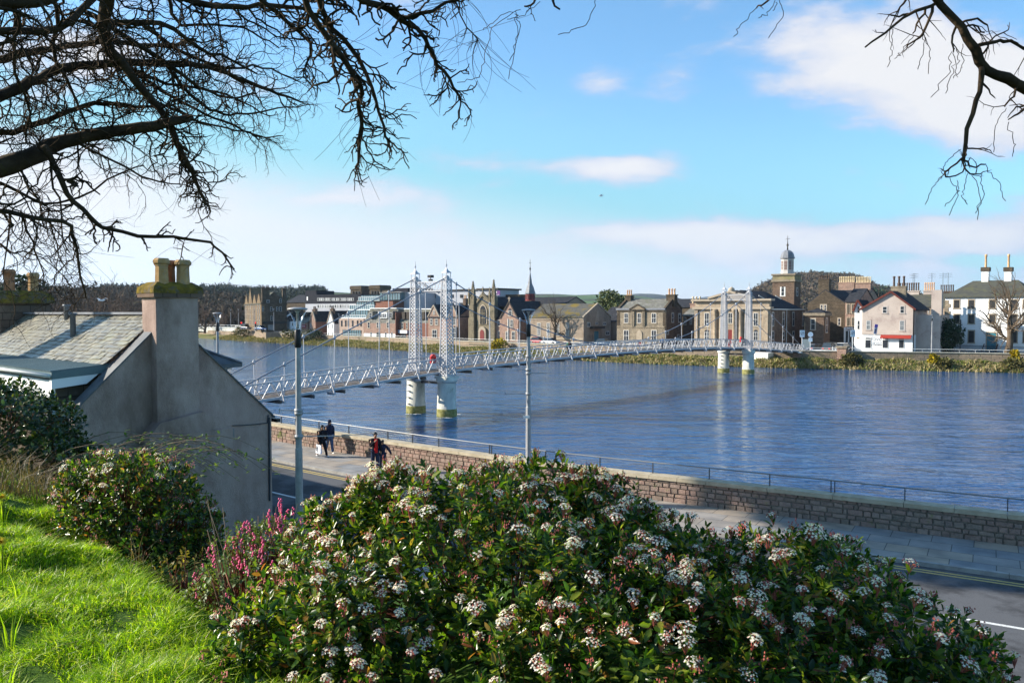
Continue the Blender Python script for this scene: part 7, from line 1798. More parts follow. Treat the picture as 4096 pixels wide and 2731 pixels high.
# dead stems behind the shrubs
dg=empty('dry_grass',(-5.6,9.4,float(hill(-5.6,9.4)[0])),0); tag(dg,None,None); 
def blades(name,xy,hgt,wid,lean,m,seed,kind='stuff',zoff=0,bend=.5,parent=None):
    r=np.random.RandomState(seed); N=len(xy); z=hill(xy[:,0],xy[:,1])+zoff; o=np.stack([xy[:,0],xy[:,1],z-.005],1)
    a=r.uniform(0,6.283,N); s=np.stack([np.cos(a),np.sin(a),np.zeros(N)],1)*np.asarray(wid).reshape(-1,1)*.5
    ln=r.normal(size=(N,2))*lean; ln+=np.array([[.0,-.0]]); h=np.asarray(hgt).reshape(-1)
    mid=o+np.stack([ln[:,0]*h*.35,ln[:,1]*h*.35,h*.6],1); tip=o+np.stack([ln[:,0]*h*(1+bend),ln[:,1]*h*(1+bend),h],1)
    v=np.stack([o-s,o+s,mid+s*.8,mid-s*.8,tip],1).reshape(-1,3); b=(np.arange(N)*5)[:,None]
    f=np.concatenate([b+np.array([[0,1,2]]),b+np.array([[0,2,3]]),b+np.array([[3,2,4]])],0)
    ob=np_mesh(name,v,f,m,parent)
    if parent is None: tag(ob,kind=kind)
    return ob
bpy.data.objects.remove(dg)
K['grass']=leafmat('grass_blade',[(0,(.07,.15,.004)),(.35,(.17,.31,.006)),(.7,(.31,.45,.010)),(.93,(.45,.52,.04)),(1,(.48,.40,.16))],rough=.45,trans=.45,spec=.35)
K['dry']=leafmat('dry_blade',[(0,(.09,.06,.03)),(.5,(.19,.13,.065)),(1,(.05,.06,.02))],rough=.6,trans=.3)
r=np.random.RandomState(2)
def lawn_pts(N,x0,x1,y0,y1,seed):
    r=np.random.RandomState(seed); x=r.uniform(x0,x1,N); y=y0+(y1-y0)*r.uniform(0,1,N)**1.25
    k=(x/y>-.70)&(x/y<.05); return np.stack([x[k],y[k]],1)
xy=lawn_pts(330000,-7.2,-.5,2.6,10.5,5)
# thinner under the shrubs, clumpy everywhere
cl=np.sin(xy[:,0]*5.1+np.sin(xy[:,1]*3.7)*1.5)*np.sin(xy[:,1]*4.3+np.sin(xy[:,0]*2.9)*1.7)
cl2=np.sin(xy[:,0]*13+2*np.sin(xy[:,1]*9))*np.sin(xy[:,1]*11)
hgt=(.046+.040*np.clip(cl,-.6,1)+.020*cl2)*r.uniform(.6,1.6,len(xy)); hgt=np.clip(hgt,.014,.17)
blades('grass',xy,hgt,.0042*(1+.16*xy[:,1]),.55,K['grass'],3)
xy=lawn_pts(2600,-7.2,-3.6,8.3,9.9,8); blades('dry_grass',xy,r.uniform(.15,.45,len(xy)),.007,.35,K['dry'],4,bend=.9)
xy=lawn_pts(500,-3.2,-1.8,6.6,8.2,18); blades('dry_stems',xy,r.uniform(.12,.38,len(xy)),.006,.3,K['dry'],14,bend=.6)
# daffodils at the left edge
def daffodil(x,y,label,h=.32,fl=True):
    z=float(hill(x,y)[0]); e=empty('daffodil',(x,y,z),0,label,'daffodil','daffodils on the lawn edge')
    rr=random.Random(int((x+y)*1000)); m=MB()
    for i in range(9):
        a=rr.uniform(0,6.28); hh=h*rr.uniform(.7,1.05); s=.004; dx,dy=math.cos(a)*.05,math.sin(a)*.05; q=Vector((-math.sin(a)*s,math.cos(a)*s,0)); b0=Vector((dx*.3,dy*.3,0)); b1=Vector((dx*.8,dy*.8,hh*.6)); b2=Vector((dx*1.6,dy*1.6,hh))
        m.add([b0-q,b0+q,b1+q,b1-q,b2],[(0,1,2,3),(3,2,4)])
    m.build('leaves',K['grass'],e)
    if fl:
        m=MB(); m.tube([(0,0,0),(.01,0,h),(.03,-.02,h+.02)],.004,4); m.build('stem',K['lf_cur'],e)
        m=MB(); c=Vector((.03,-.03,h+.02)); 
        for k in range(6):
            a=k*math.pi/3; d=Vector((math.cos(a),0,math.sin(a))); s=Vector((-math.sin(a),0,math.cos(a))); m.add([c,c+d*.02+s*.012,c+d*.042,c+d*.02-s*.012],[(0,1,2,3)])
        m.build('petals',flat('yellow_petal',(.75,.60,.05),.6),e); m=MB(); m.tube([c,c+Vector((0,-.03,0))],[.008,.014],8,cap=False); m.build('trumpet',flat('yellow_trumpet',(.75,.42,.02),.6),e)
for (u,v,Y,lab,fl) in ((4,1075,7.3,'yellow daffodil at the left edge before the dry grass',True),(3,1210,5.9,'yellow daffodil lower on the left edge of the lawn',True),(45,1275,5.2,'daffodil clump without a flower, uppermost on the lawn',False),(20,1360,4.5,'daffodil clump without a flower, middle of the left lawn edge',False),(12,1470,3.9,'daffodil clump without a flower, lowest on the left lawn edge',False)):
    p=V(u,v,Y); daffodil(p.x,Y,lab,h=.26,fl=fl)

# ================================================================== trees
def grow(mb,p,d,L,r,lev,rr,cfg,tips=None):
    """one limb with its side shoots"""
    n=max(3,int(L/(cfg['seg']*(1 if lev==0 else .8)))); st=L/n; pts=[Vector(p)]; rs=[r]; d=Vector(d).normalized(); r1=r*cfg.get('taper',.35)
    kids_=[]
    for i in range(n):
        w=cfg['wob']; d=(d+Vector((rr.gauss(0,w),rr.gauss(0,w),rr.gauss(0,w)+cfg['up'])))
        d.normalize(); p=pts[-1]+d*st; pts.append(p); f=(i+1)/n; rs.append(r+(r1-r)*f)
        if i>=n*cfg.get('bare',.2) if lev==0 else True:
            if rr.random()<cfg['den'] : kids_.append((p.copy(),d.copy(),f,rs[-1]))
    mb.tube(pts,rs,5 if lev==0 else (4 if r>.01*cfg['k'] else 3),cap=False)
    if lev<cfg['lev']:
        if lev==0 and False: pass
        for (q,dd,f,rq) in kids_:
            sd=dd.cross(Vector((rr.gauss(0,1),rr.gauss(0,1),rr.gauss(0,1)))).normalized(); a=rr.uniform(.5,1.05)
            nd=dd*math.cos(a)+sd*math.sin(a); grow(mb,q,nd,L*cfg['ratio']*(1.15-.6*f)*rr.uniform(.6,1.15),rq*cfg['rr'],lev+1,rr,cfg)
        a=.3; sd=d.orthogonal(); grow(mb,pts[-1],d+sd*.2,L*cfg['ratio']*.7,r1,lev+1,rr,cfg)
def bare_tree(name,label,loc,H,seed,m,group=None,spread=.55,lev=4,tr=.035,cat='tree',den=.75,nl=9,k=1.0,first=.28):
    rr=random.Random(seed); e=empty(name,loc,rr.uniform(0,6),label,cat,group)
    mt=MB(); pts=[];rs=[]
    for i in range(9):
        f=i/8; pts.append((math.sin(i*1.3+seed)*H*.008,math.cos(i*1.7)*H*.008,H*.62*f-.2)); rs.append(H*tr*(1.25-.9*f if i else 1.5))
    mt.tube(pts,rs,8); mt.build('trunk',m,e)
    mb=MB(); cfg=dict(seg=H*.035,wob=.16,up=.045,den=den,lev=lev,ratio=.52,rr=.62,k=k,taper=.4,bare=.25)
    for i in range(nl):
        f=first+(1-first)*i/(nl-1); q=Vector(pts[min(8,int(f*8))]); a=i*2.4+rr.uniform(-.4,.4); el_=.35+.9*f
        d=Vector((math.cos(a)*math.cos(el_)*spread*1.8,math.sin(a)*math.cos(el_)*spread*1.8,math.sin(el_))); grow(mb,q,d,H*(.50-.16*f)*rr.uniform(.85,1.1),rs[min(8,int(f*8))]*.5,1,rr,cfg)
    mb.build('crown',m,e); return e
t1=at(ZE(2155,0)[0],1400,143)
bare_tree('bare_tree','large bare tree with thick pale trunk in front of the white georgian house',(t1.x,143,ZS),15.2,7,mat('pale_bark',(.085,.062,.045),(.13,.10,.07),1,rough=.95),lev=4,tr=.034,den=.62,nl=11,first=.35)
t2=at(ZB(1716,0)[0],1360,192); bare_tree('bare_tree','bare dark tree standing before the brown harled hall',(t2.x,192,ZS),12.6,15,K['bark_far'],lev=4,den=.55,nl=9,tr=.028)
protoT=[]
import itertools
specs=[(60,648,150,15),(150,640,165,18),(250,632,135,14),(300,655,190,18),(20,660,210,22),(205,668,200,17),(345,665,230,20),(390,672,260,22),(470,685,300,18),(510,690,320,18),(548,684,335,17),(120,676,240,20),(430,690,330,20),(0,640,130,14)]
EX=[(35,668,120),(95,664,135),(175,655,150),(225,662,128),(280,668,145),(330,680,160),(140,672,110),(200,676,115),(265,684,125),(60,684,115),(310,695,135),(10,676,125)]
names_=['far left behind the chimney pots','between the two left chimneys','beside the main chimney stack','just left of the main chimney stack','at the left edge','low between the chimneys','behind the main stack','right of the stack','left of the road bridge','by the road bridge','next to the hotel','behind the neighbouring cottage','above the bay roof','at the left picture edge']
K['twig_brown']=mat('brown_twigs',(.085,.06,.045),(.14,.10,.075),1,rough=.95)
for i in range(3): protoT.append(None)
for i,(u,v,Y,H) in enumerate(specs):
    p=V(u,v,Y); zt=p.z; H2=zt-2.0; lab='bare brown woodland tree '+names_[i]
    if protoT[i%3] is None:
        o=bare_tree('woodland_tree',lab,(p.x,Y,2.0),16,31+i,K['twig_brown'],'bare woodland trees beyond the cottages',lev=3,den=.7,nl=12,tr=.022,spread=.75,first=.2); protoT[i%3]=o
    else:
        o=copy_tree(protoT[i%3]); o['label']=lab; o.location=(p.x,Y,2.0); o.rotation_euler=(0,0,i*1.1)
    s=H2/15.5; o.scale=(s*1.25,s*1.25,s)
def leafy(name,label,loc,H,Rr,seed,m,N=2600,leaf=.5,shape='round',cat='tree',group=None,z0=.3,trunk='bark_far'):
    r=np.random.RandomState(seed); e=empty(name,loc,0,label,cat,group); mt=MB(); mt.tube([(0,0,-.3),(0,0,H*.5),(0,0,H*.9)],[H*.03,H*.02,H*.005],7); mt.build('trunk',K[trunk],e)
    nb=26 if shape!='cone' else 40; P=[];Nn=[]
    for i in range(nb):
        if shape=='cone': f=i/nb; zc=H*(z0+(1-z0)*f); rad_=Rr*(1-f)*.8; a=i*2.4; c=np.array([math.cos(a)*rad_*.7,math.sin(a)*rad_*.7,zc]); rr_=np.array([rad_*.55+.15,rad_*.55+.15,H*.05])
        else:
            u=unit(r.normal(size=3)); c=np.array([u[0]*Rr*.62,u[1]*Rr*.62,H*(z0+1)/2+u[2]*H*(1-z0)*.36]); q=Rr*r.uniform(.28,.45); rr_=np.array([q,q,q*.75])
        n=N//nb; u=unit(r.normal(size=(n,3))); P.append(c+u*rr_*r.uniform(.75,1.1,(n,1))); Nn.append(u)
    P=np.vstack(P); Nn=np.vstack(Nn); leaves('crown',P,unit(Nn+r.normal(size=P.shape)*.7),unit(Nn+r.normal(size=P.shape)*.5),np.full(len(P),leaf)*r.uniform(.6,1.2,len(P)),.6,m,e); return e
for j,(u,v,Y) in enumerate(EX):
    p=V(u,v,Y); o=copy_tree(protoT[j%3]); H2=p.z-1.0; s_=H2/15.5; o.scale=(s_*1.5,s_*1.5,s_); o.location=(p.x,Y,1.8); o.rotation_euler=(0,0,j*1.9)
    o['label']='bare brown tree in the thick woodland belt, '+['leftmost at the picture edge','second from the left','between the two chimneys','over the slate roof ridge','close left of the big chimney','directly behind the big chimney','nearest the smaller roof vent','above the middle of the slate roof','above the slate ridge near the big stack','above the neighbouring roof','low beside the big stack','behind the neighbouring chimney'][j]
K['lf_pine']=leafmat('pine_foliage',[(0,(.012,.028,.018)),(.5,(.022,.045,.025)),(1,(.04,.065,.03))],rough=.7,trans=.1,spec=.2)
K['lf_far']=leafmat('evergreen_foliage',[(0,(.05,.07,.03)),(.5,(.09,.11,.05)),(1,(.14,.15,.07))],rough=.7,trans=.1,spec=.2)
K['lf_gorse']=leafmat('gorse_foliage',[(0,(.06,.07,.015)),(.5,(.30,.22,.01)),(1,(.50,.36,.01))],rough=.7,trans=.1,spec=.2)
K['lf_bush']=leafmat('bank_bush_foliage',[(0,(.05,.045,.02)),(.5,(.09,.08,.03)),(1,(.12,.12,.045))],rough=.8,trans=.1,spec=.2)
p=V(46,628,140); leafy('pine_tree','dark rounded pine above the left chimney',(p.x,140,2),p.z-2,4.6,2,K['lf_pine'],N=3800,leaf=.7,z0=.3)
p=at(*ZC(160,222),235); leafy('evergreen_tree','grey green evergreen tree left of the stone villa',(p.x,235,2),p.z-2,5.6,4,K['lf_far'],N=3800,leaf=.9,z0=.2)
p=at(*ZC(222,300),232); leafy('evergreen_tree','smaller grey green tree hugging the villa chimney',(p.x,232,2),p.z-2,4.2,6,K['lf_far'],N=2200,leaf=.8,z0=.2)
p=at(*ZB(1895,468),420); leafy('conifer','small dark conifer on the skyline above the hall roof',(p.x,420,2),p.z-2,6,5,K['lf_pine'],N=1200,leaf=1.2,shape='round')
p=at(*ZE(1330,790),150); leafy('ivy_tree','dark ivy clad tree between the restaurant and the white house',(p.x,150,ZS),p.z-ZS,3.6,9,K['lf_pine'],N=4200,leaf=.45,z0=.05)
p=at(*ZE(490,0),600); leafy('conifer','dark conifer at the right end of the wooded hill',(at(*ZE(520,350),600).x,600,2),at(*ZE(520,345),600).z-2,9,13,K['lf_pine'],N=1500,leaf=1.6)
# off to the left, outside the picture: the evergreen that shades the road
leafy('pine_tree','tall dark pine on the street beyond the left edge, nearer one',(-27.5,28.8,2.3),25.0,4.4,17,K['lf_pine'],N=11000,leaf=.55,z0=.71)
leafy('pine_tree','tall dark pine on the street beyond the left edge, farther one',(-31.0,33.4,2.3),27,4.6,18,K['lf_pine'],N=11000,leaf=.55,z0=.71)
# gorse and bushes on the far bank
def bk_pt(u,off): # on the far bank at image column u
    best=None
    pl=offs_far(subdiv(WLS,1.0),off); k=(u-CX)/FPX
    return min(pl,key=lambda p:abs(p[0]/(p[1]*cP)-k) if p[1]>60 else 9)
for (z_,x,off,h,rr_,mm,lab,nm) in ((ZB,1095,3,2.6,1.9,'lf_gorse','yellow gorse bush on the far bank left of the tall lamp','gorse_bush'),(ZE,1195,2,2.0,.8,'lf_gorse','olive yellow gorse bush on the bank under the pink restaurant corner','gorse_bush'),(ZE,2215,3.5,2.4,.8,'lf_gorse','yellow gorse bush against the far wall at the right edge','gorse_bush'),
     (ZA,185,2.5,3.4,3.2,'lf_bush','brown bank bush beside the road bridge','bank_bush'),(ZA,770,3,3.2,3.4,'lf_bush','brown bank bush left of the near lamp sleeve','bank_bush'),(ZA,915,3,3.0,3.0,'lf_bush','brown bank bush right of the near lamp sleeve','bank_bush'),(ZA,1040,3,3.5,2.8,'lf_pine','dark green bank bush below the white gabled house','bank_bush'),(ZD,2000,2,1.6,1.8,'lf_bush','low dark bush at the water below the gate pier','bank_bush'),(ZE,210,2.0,1.4,1.3,'lf_bush','small round bush at the water below the restaurant','bank_bush'),(ZE,1300,1.5,1.3,1.6,'lf_bush','purple brown bush at the water below the tall far lamp','bank_bush'),(ZE,2240,1.5,1.3,2.2,'lf_bush','purple brown scrub at the right edge of the bank','bank_bush')):
    p=bk_pt(z_(x,0)[0],off); leafy(nm,lab,(p[0],p[1],.2+off*.25),h,rr_,int(x),K[mm],N=900,leaf=.42,z0=.0,cat='bush')
# reeds and rough grass on the far bank
K['reed']=leafmat('reed_blade',[(0,(.30,.235,.13)),(.35,(.38,.31,.18)),(.55,(.22,.17,.085)),(.75,(.14,.16,.045)),(.9,(.09,.12,.03)),(1,(.42,.38,.14))],rough=.8,trans=.15,spec=.2)
r=np.random.RandomState(9); f1=np.array(subdiv(WLS,.5)); 
def bankblades(N,o0,o1,h0,h1,w,m,name,seed,xr=(-105,112)):
    r=np.random.RandomState(seed); pl=np.array(offs_far([tuple(p) for p in f1],0)); pn=np.array(offs_far([tuple(p) for p in f1],1))-pl
    sel=np.where((pl[:,0]>xr[0])&(pl[:,0]<xr[1]))[0]; i=r.choice(sel,N); off=r.uniform(o0,o1,(N,1)); p=pl[i]+pn[i]*off+r.normal(size=(N,2))*.3
    z=np.interp(off[:,0],[-1.2,1.6,5.6],[-.4,.55,1.35])
    cl=.6+.5*np.sin(p[:,0]*.9+np.sin(p[:,1]*.6)*2)*np.sin(p[:,1]*.8); h=r.uniform(h0,h1,N)*np.clip(cl,.35,1.2); a=r.uniform(0,3.14,N); s=np.stack([np.cos(a),np.sin(a),0*a],1)*w*.5
    ln=r.normal(size=(N,2))*.6; o=np.stack([p[:,0],p[:,1],z-.05],1); tip=o+np.stack([ln[:,0]*h,ln[:,1]*h,h],1); mid=(o+tip)/2+np.array([0,0,.15])*h[:,None]
    v=np.stack([o-s,o+s,mid+s,mid-s,tip],1).reshape(-1,3); b=(np.arange(N)*5)[:,None]; f=np.concatenate([b+np.array([[0,1,2]]),b+np.array([[0,2,3]]),b+np.array([[3,2,4]])],0)
    o=np_mesh(name,v,f,m); tag(o,kind='stuff'); return o
bankblades(42000,-.4,4.6,.35,1.25,.16,K['reed'],'reeds',3)
K['bgreen']=leafmat('bank_grass_blade',[(0,(.06,.10,.02)),(.5,(.10,.16,.03)),(.9,(.16,.22,.05)),(1,(.55,.45,.04))],rough=.8,trans=.15,spec=.2)
bankblades(22000,3.6,5.6,.25,.7,.16,K['bgreen'],'bank_grass',6)

# ================================================================== hills
def ridge(name,pts,Y1,Yf,m,rows=14,amp=.05,seed=1,step=12,kind='structure',back=1.25):
    us=np.array([p[0] for p in pts],float); vs_=np.array([p[1] for p in pts],float); u=np.arange(us[0],us[-1]+1,step); v=np.interp(u,us,vs_)
    V_=[]; n=len(u)
    for j in range(rows+3):
        f=min(1,j/rows); Y=Yf+(Y1-Yf)*f if j<=rows else Y1*(1+(back-1)*(j-rows)/2)
        for i in range(n):
            top=at(u[i],v[i],Y1); z=2.0+(top.z-2.0)*(math.sin(f*math.pi/2)**1.1)*(1 if j<=rows else 1-.55*(j-rows)/2)
            x=top.x*Y/Y1; nn=noise.fractal(Vector((x/(Y1*.05),Y/(Y1*.05),seed)),1.0,2.0,4)
            z+=nn*(top.z-2)*amp*(1 if 0<j<rows else .35)
            V_.append((x,Y,z))
    F=[(j*n+i,j*n+i+1,(j+1)*n+i+1,(j+1)*n+i) for j in range(rows+2) for i in range(n-1)]
    o=np_mesh(name,V_,F,m,k=4,smooth=True); tag(o,kind=kind); return o
field=mat('hill_fields',(.055,.10,.03),(.10,.15,.05),.004,rough=1,c3=(.045,.045,.03),s3=.006,t3=(.50,.54),detail=3)
moor=mat('moor_hills',(.030,.035,.03),(.055,.06,.045),.002,rough=1,c3=(.07,.08,.04),s3=.002,t3=(.55,.6))
woodm=mat('wood_hills',(.030,.040,.025),(.055,.050,.035),.02,rough=1,bump=1,bscale=.05,bd=6)
ridge('hills',[(400,1178),(700,1172),(785,1178),(880,1175),(985,1184),(1120,1188),(1240,1182),(1300,1184)],1500,500,woodm,seed=2)
ridge('hills',[(1050,1190),(1140,1176),(1200,1170),(1300,1172),(1400,1177),(1500,1184),(1620,1188),(1760,1196)],2600,900,field,seed=5,amp=.03)
ridge('hills',[(1900,1196),(2040,1184),(2080,1182),(2130,1181),(2220,1181),(2330,1184),(2400,1182),(2450,1180),(2540,1186),(2640,1200)],3400,1500,field,seed=6,amp=.02)
ridge('hills',[(2040,1186),(2110,1180),(2240,1183),(2330,1182),(2420,1179),(2470,1184),(2510,1182),(2560,1178),(2620,1179),(2680,1186),(2720,1196),(2780,1215)],5200,2600,moor,seed=7,amp=.02)
ridge('hills',[(2720,1212),(2780,1198),(2800,1191),(2830,1187),(2870,1189),(2910,1196),(2960,1208)],9000,6500,moor,seed=8,amp=.01)
ridge('hills',[(-900,1190),(-300,1178),(0,1180),(150,1192),(300,1196),(480,1198),(640,1204),(800,1212),(950,1222),(1000,1232)],620,330,woodm,seed=9,step=18)
kc=ridge('hills',[(2960,1240),(3010,1190),(3045,1167),(3100,1150),(3150,1135),(3200,1128),(3260,1122),(3330,1126),(3400,1128),(3450,1142),(3500,1168),(3560,1184),(3640,1200),(3760,1225)],1300,620,woodm,seed=10)
# woods: crowns standing on the hills
def wood(name,src,N,h0,h1,m,seed,rowlo=.15,mix=.0):
    me=src.data; co=np.empty(len(me.vertices)*3,np.float32); me.vertices.foreach_get('co',co); co=co.reshape(-1,3); r=np.random.RandomState(seed)
    nf=len(me.polygons); P=[]
    for i in r.choice(nf,N):
        vv_=co[list(me.polygons[int(i)].vertices)]; w=r.dirichlet([1,1,1,1]); P.append((vv_*w[:,None]).sum(0))
    P=np.array(P); 
    hs_=r.uniform(h0,h1,N); con=r.rand(N)<mix; M_=44
    u=unit(r.normal(size=(N,M_,3))); u[:,:,2]=np.abs(u[:,:,2])*1.0-.12; rad_=r.uniform(.55,1.05,(N,M_,1)); q=u*rad_
    zz=q[:,:,2]; sx=np.where(con[:,None],.30*(1.15-np.clip(zz,0,1)),.58)*hs_[:,None]; sz=np.where(con,1.0,.66)*hs_
    c=np.stack([q[:,:,0]*sx,q[:,:,1]*sx,zz*sz[:,None]+hs_[:,None]*.22],2)+P[:,None,:]
    a=r.normal(size=(N,M_,3)); b=r.normal(size=(N,M_,3)); k=(hs_*.13)[:,None,None]
    a=unit(a)*k; b=unit(b+np.array([0,0,.8]))*k*1.5
    v=np.stack([c-a*.5,c+a*.5,c+b],2); f=np.arange(N*M_*3).reshape(-1,3)
    o=np_mesh(name,v.reshape(-1,3),f,m); tag(o,kind='stuff'); return o
wbrown=mat('winter_wood',(.6,.6,.6),(1.35,1.3,1.25),.03,rough=1,island=[(0,(.065,.052,.040)),(.6,(.12,.095,.072)),(.9,(.09,.075,.05)),(1,(.035,.05,.025))])
hl=[o for o in C.objects if o.name=='hills' or o.name.startswith('hills.')]
wood('winter_wood',kc,3800,9,15,wbrown,3,mix=.05)
wood('winter_wood',hl[5],4200,7,12,wbrown,4,mix=.06)
wood('pine_wood',hl[0],4200,8,14,mat('pine_wood_crowns',(.02,.032,.018),(.05,.055,.035),.05,rough=1),5,mix=.6)
for i,(x,yt) in enumerate(((1612,345),(1722,348),(1790,345),(1843,346),(1900,368))):
    p=at(*ZD(x,yt),1150); leafy('hilltop_conifer','dark conifer on the wooded hilltop, '+['leftmost','second from the left','third from the left','fourth from the left','rightmost'][i]+' of five',(p.x,1150,p.z-19),19,5.5,40+i,K['lf_pine'],N=500,leaf=2.6,shape='cone',group='conifers on the wooded hilltop')
# gulls
def gull(p,rz,label,s=1.0):
    e=empty('gull',p,rz,label,'bird'); m=MB(); m.ellip((0,0,0),(.22*s,.07*s,.06*s),10,6); m.ellip((.22*s,0,.03*s),(.07*s,.045*s,.045*s),8,5); m.build('body',K['white'],e)
    for sg in (-1,1):
        m=MB(); m.add([(.06*s,0,.03*s),(-.08*s,0,.03*s),(-.05*s,sg*.32*s,.13*s),(.09*s,sg*.32*s,.14*s),(-.10*s,sg*.66*s,.08*s)],[(0,1,2,3),(3,2,4)]); fixn(m.build('wing',flat('gull_grey',(.55,.57,.60)),e))
p=V(232,690,62); gull(p,1.2,'pale gull gliding in front of the bare trees left of the chimney',1.3)
p=V(1380,450,90); gull(p,.2,'tiny distant bird high over the bridge',1.0)

# ================================================================== overhanging branches
def V3(u,v,Y): return V(u,v,Y)
def limb_px(mb,rr,pts,Ys,px0,px1,cfg,extra_start=None,side=1.0,twig=True,L_=None):
    """main limb through photo points at given distances; px widths in 2352-px units"""
    pts=chaikin(pts,1); n=len(pts); P=[]; 
    for i,(u,v) in enumerate(pts):
        f=i/(n-1); Y=Ys[0]+(Ys[1]-Ys[0])*f; P.append((V3(u,v,Y),f,Y))
    path=[];rs=[]
    if extra_start is not None:
        # a bowed, crooked run from the trunk to where the limb comes into view
        q0,r0=Vector(extra_start[0][0]),extra_start[0][1]; q1=P[0][0]; rE=px0/1850*P[0][2]/2; ns=14; off=Vector((0,0,0))
        bow=Vector((rr.uniform(-.3,.3),rr.uniform(-.3,.3),rr.uniform(.25,.7)))*(q1-q0).length*.22
        for k_ in range(ns):
            f=k_/ns; off=off*.7+Vector((rr.gauss(0,.05),rr.gauss(0,.05),rr.gauss(0,.05))); path.append(q0.lerp(q1,f)+bow*math.sin(math.pi*f)+off*math.sin(math.pi*f)*1.6); rs.append((r0+(rE-r0)*f**.6)*rr.uniform(.93,1.07))
        if twig and r0>.05:
            for k_ in range(4,ns):
                for _z in range(2):
                    if path[k_].y>.5: grow(mb,path[k_],Vector((rr.gauss(0,1),rr.gauss(0,1),rr.gauss(.1,.6))),cfg['L']*1.1,.009,1,rr,cfg)
    # subdivide with wobble
    for i in range(n-1):
        a,fa,Ya=P[i]; b,fb_,Yb=P[i+1]; k=max(1,int(round((b-a).length/.10)))
        for j in range(k):
            t=j/k; q=a.lerp(b,t); w=cfg.get('jit',.006)*(1 if i or j else 0); f=fa+(fb_-fa)*t
            path.append(q+Vector((rr.gauss(0,w),rr.gauss(0,w*1.5),rr.gauss(0,w)))); rs.append((px0+(px1-px0)*f)/1850*(Ya+(Yb-Ya)*t)/2*rr.uniform(.94,1.1))
    path.append(P[-1][0]); rs.append(px1/1850*P[-1][2]/2)
    s0=14 if extra_start else 0
    mb.tube(path,rs,6,cap=True)
    if twig:
        N=len(path); 
        for i in range(s0+1,N):
            d=(path[i]-path[i-1]).normalized(); f=(i-s0)/(N-s0)
            for _ in range(cfg['per']):
                if rr.random()<cfg['p0']:
                    sd=d.cross(Vector((rr.gauss(0,1),rr.gauss(0,1.0),rr.gauss(0,1)))).normalized(); a=rr.uniform(.55,1.2); nd=d*math.cos(a)+sd*math.sin(a)+Vector((0,0,cfg['g']))
                    grow(mb,path[i],nd,cfg['L']*rr.uniform(.4,1.2)*(1.1-.45*f),max(cfg.get('rmin',.0036),min(rs[i]*.55,cfg['tr'])),1,rr,cfg)
    return path
def hair(mb,p,rr,L_,r=.0011):
    d=Vector((rr.gauss(0,1),rr.gauss(0,.5),rr.gauss(-.3,.6))).normalized(); curl=Vector((rr.gauss(0,.16),rr.gauss(0,.1),-abs(rr.gauss(.05,.10)))); pts=[p]; n=9
    for i in range(n): d=(d+curl*1.0+Vector((rr.gauss(0,.04),0,rr.gauss(0,.04)))).normalized(); pts.append(pts[-1]+d*L_/n)
    mb.tube(pts,[r*1.4*(1-.4*i/n) for i in range(n+1)],3,cap=False)
BT=Vector((-5.4,1.6,0)); 
treeL=empty('overhanging_tree',(BT.x,BT.y,float(hill(BT.x,BT.y)[0])-.1),0,'big bare tree whose dark gnarled branches fill the upper left sky','tree')
TL=Vector(treeL.location)
m=MB(); tp=[(0,0,0),(.05,.02,1.2),(.02,.05,3),(.1,.2,5),(.3,.5,7),(.5,.9,9)]; m.tube(tp,[.48,.36,.32,.28,.22,.12],12); m.build('trunk',K['bark'],treeL)
def bA(mb): mb.v=[(x-TL.x,y-TL.y,z-TL.z) for x,y,z in mb.v]; return mb
cfgA=dict(seg=.05,wob=.36,up=-.05,den=.50,lev=3,ratio=.48,rr=.64,k=1.0,taper=.50,per=1,p0=.9,L=.50,tr=.010,g=-.18)
cfgC=dict(seg=.034,wob=.40,up=-.07,den=.62,lev=2,ratio=.50,rr=.80,k=1.0,taper=.72,per=2,p0=.78,L=.33,tr=.010,g=-.30,rmin=.0058)
cfgB=dict(cfgA,L=.42,p0=.85,den=.60,tr=.012); cfgD=dict(cfgA,L=.58,p0=.80,per=2,den=.48,tr=.009)
def start(z,Y,u=-60): 
    q=V3(u,z,Y); a=TL+Vector((.1,.1,max(2.0,q.z-TL.z-.6))); return [(a,.16),(a.lerp(q,.55)+Vector((0,0,.15)),.12)]
OH=TL+Vector((.45,.8,8.4))   # where the high limbs leave the trunk
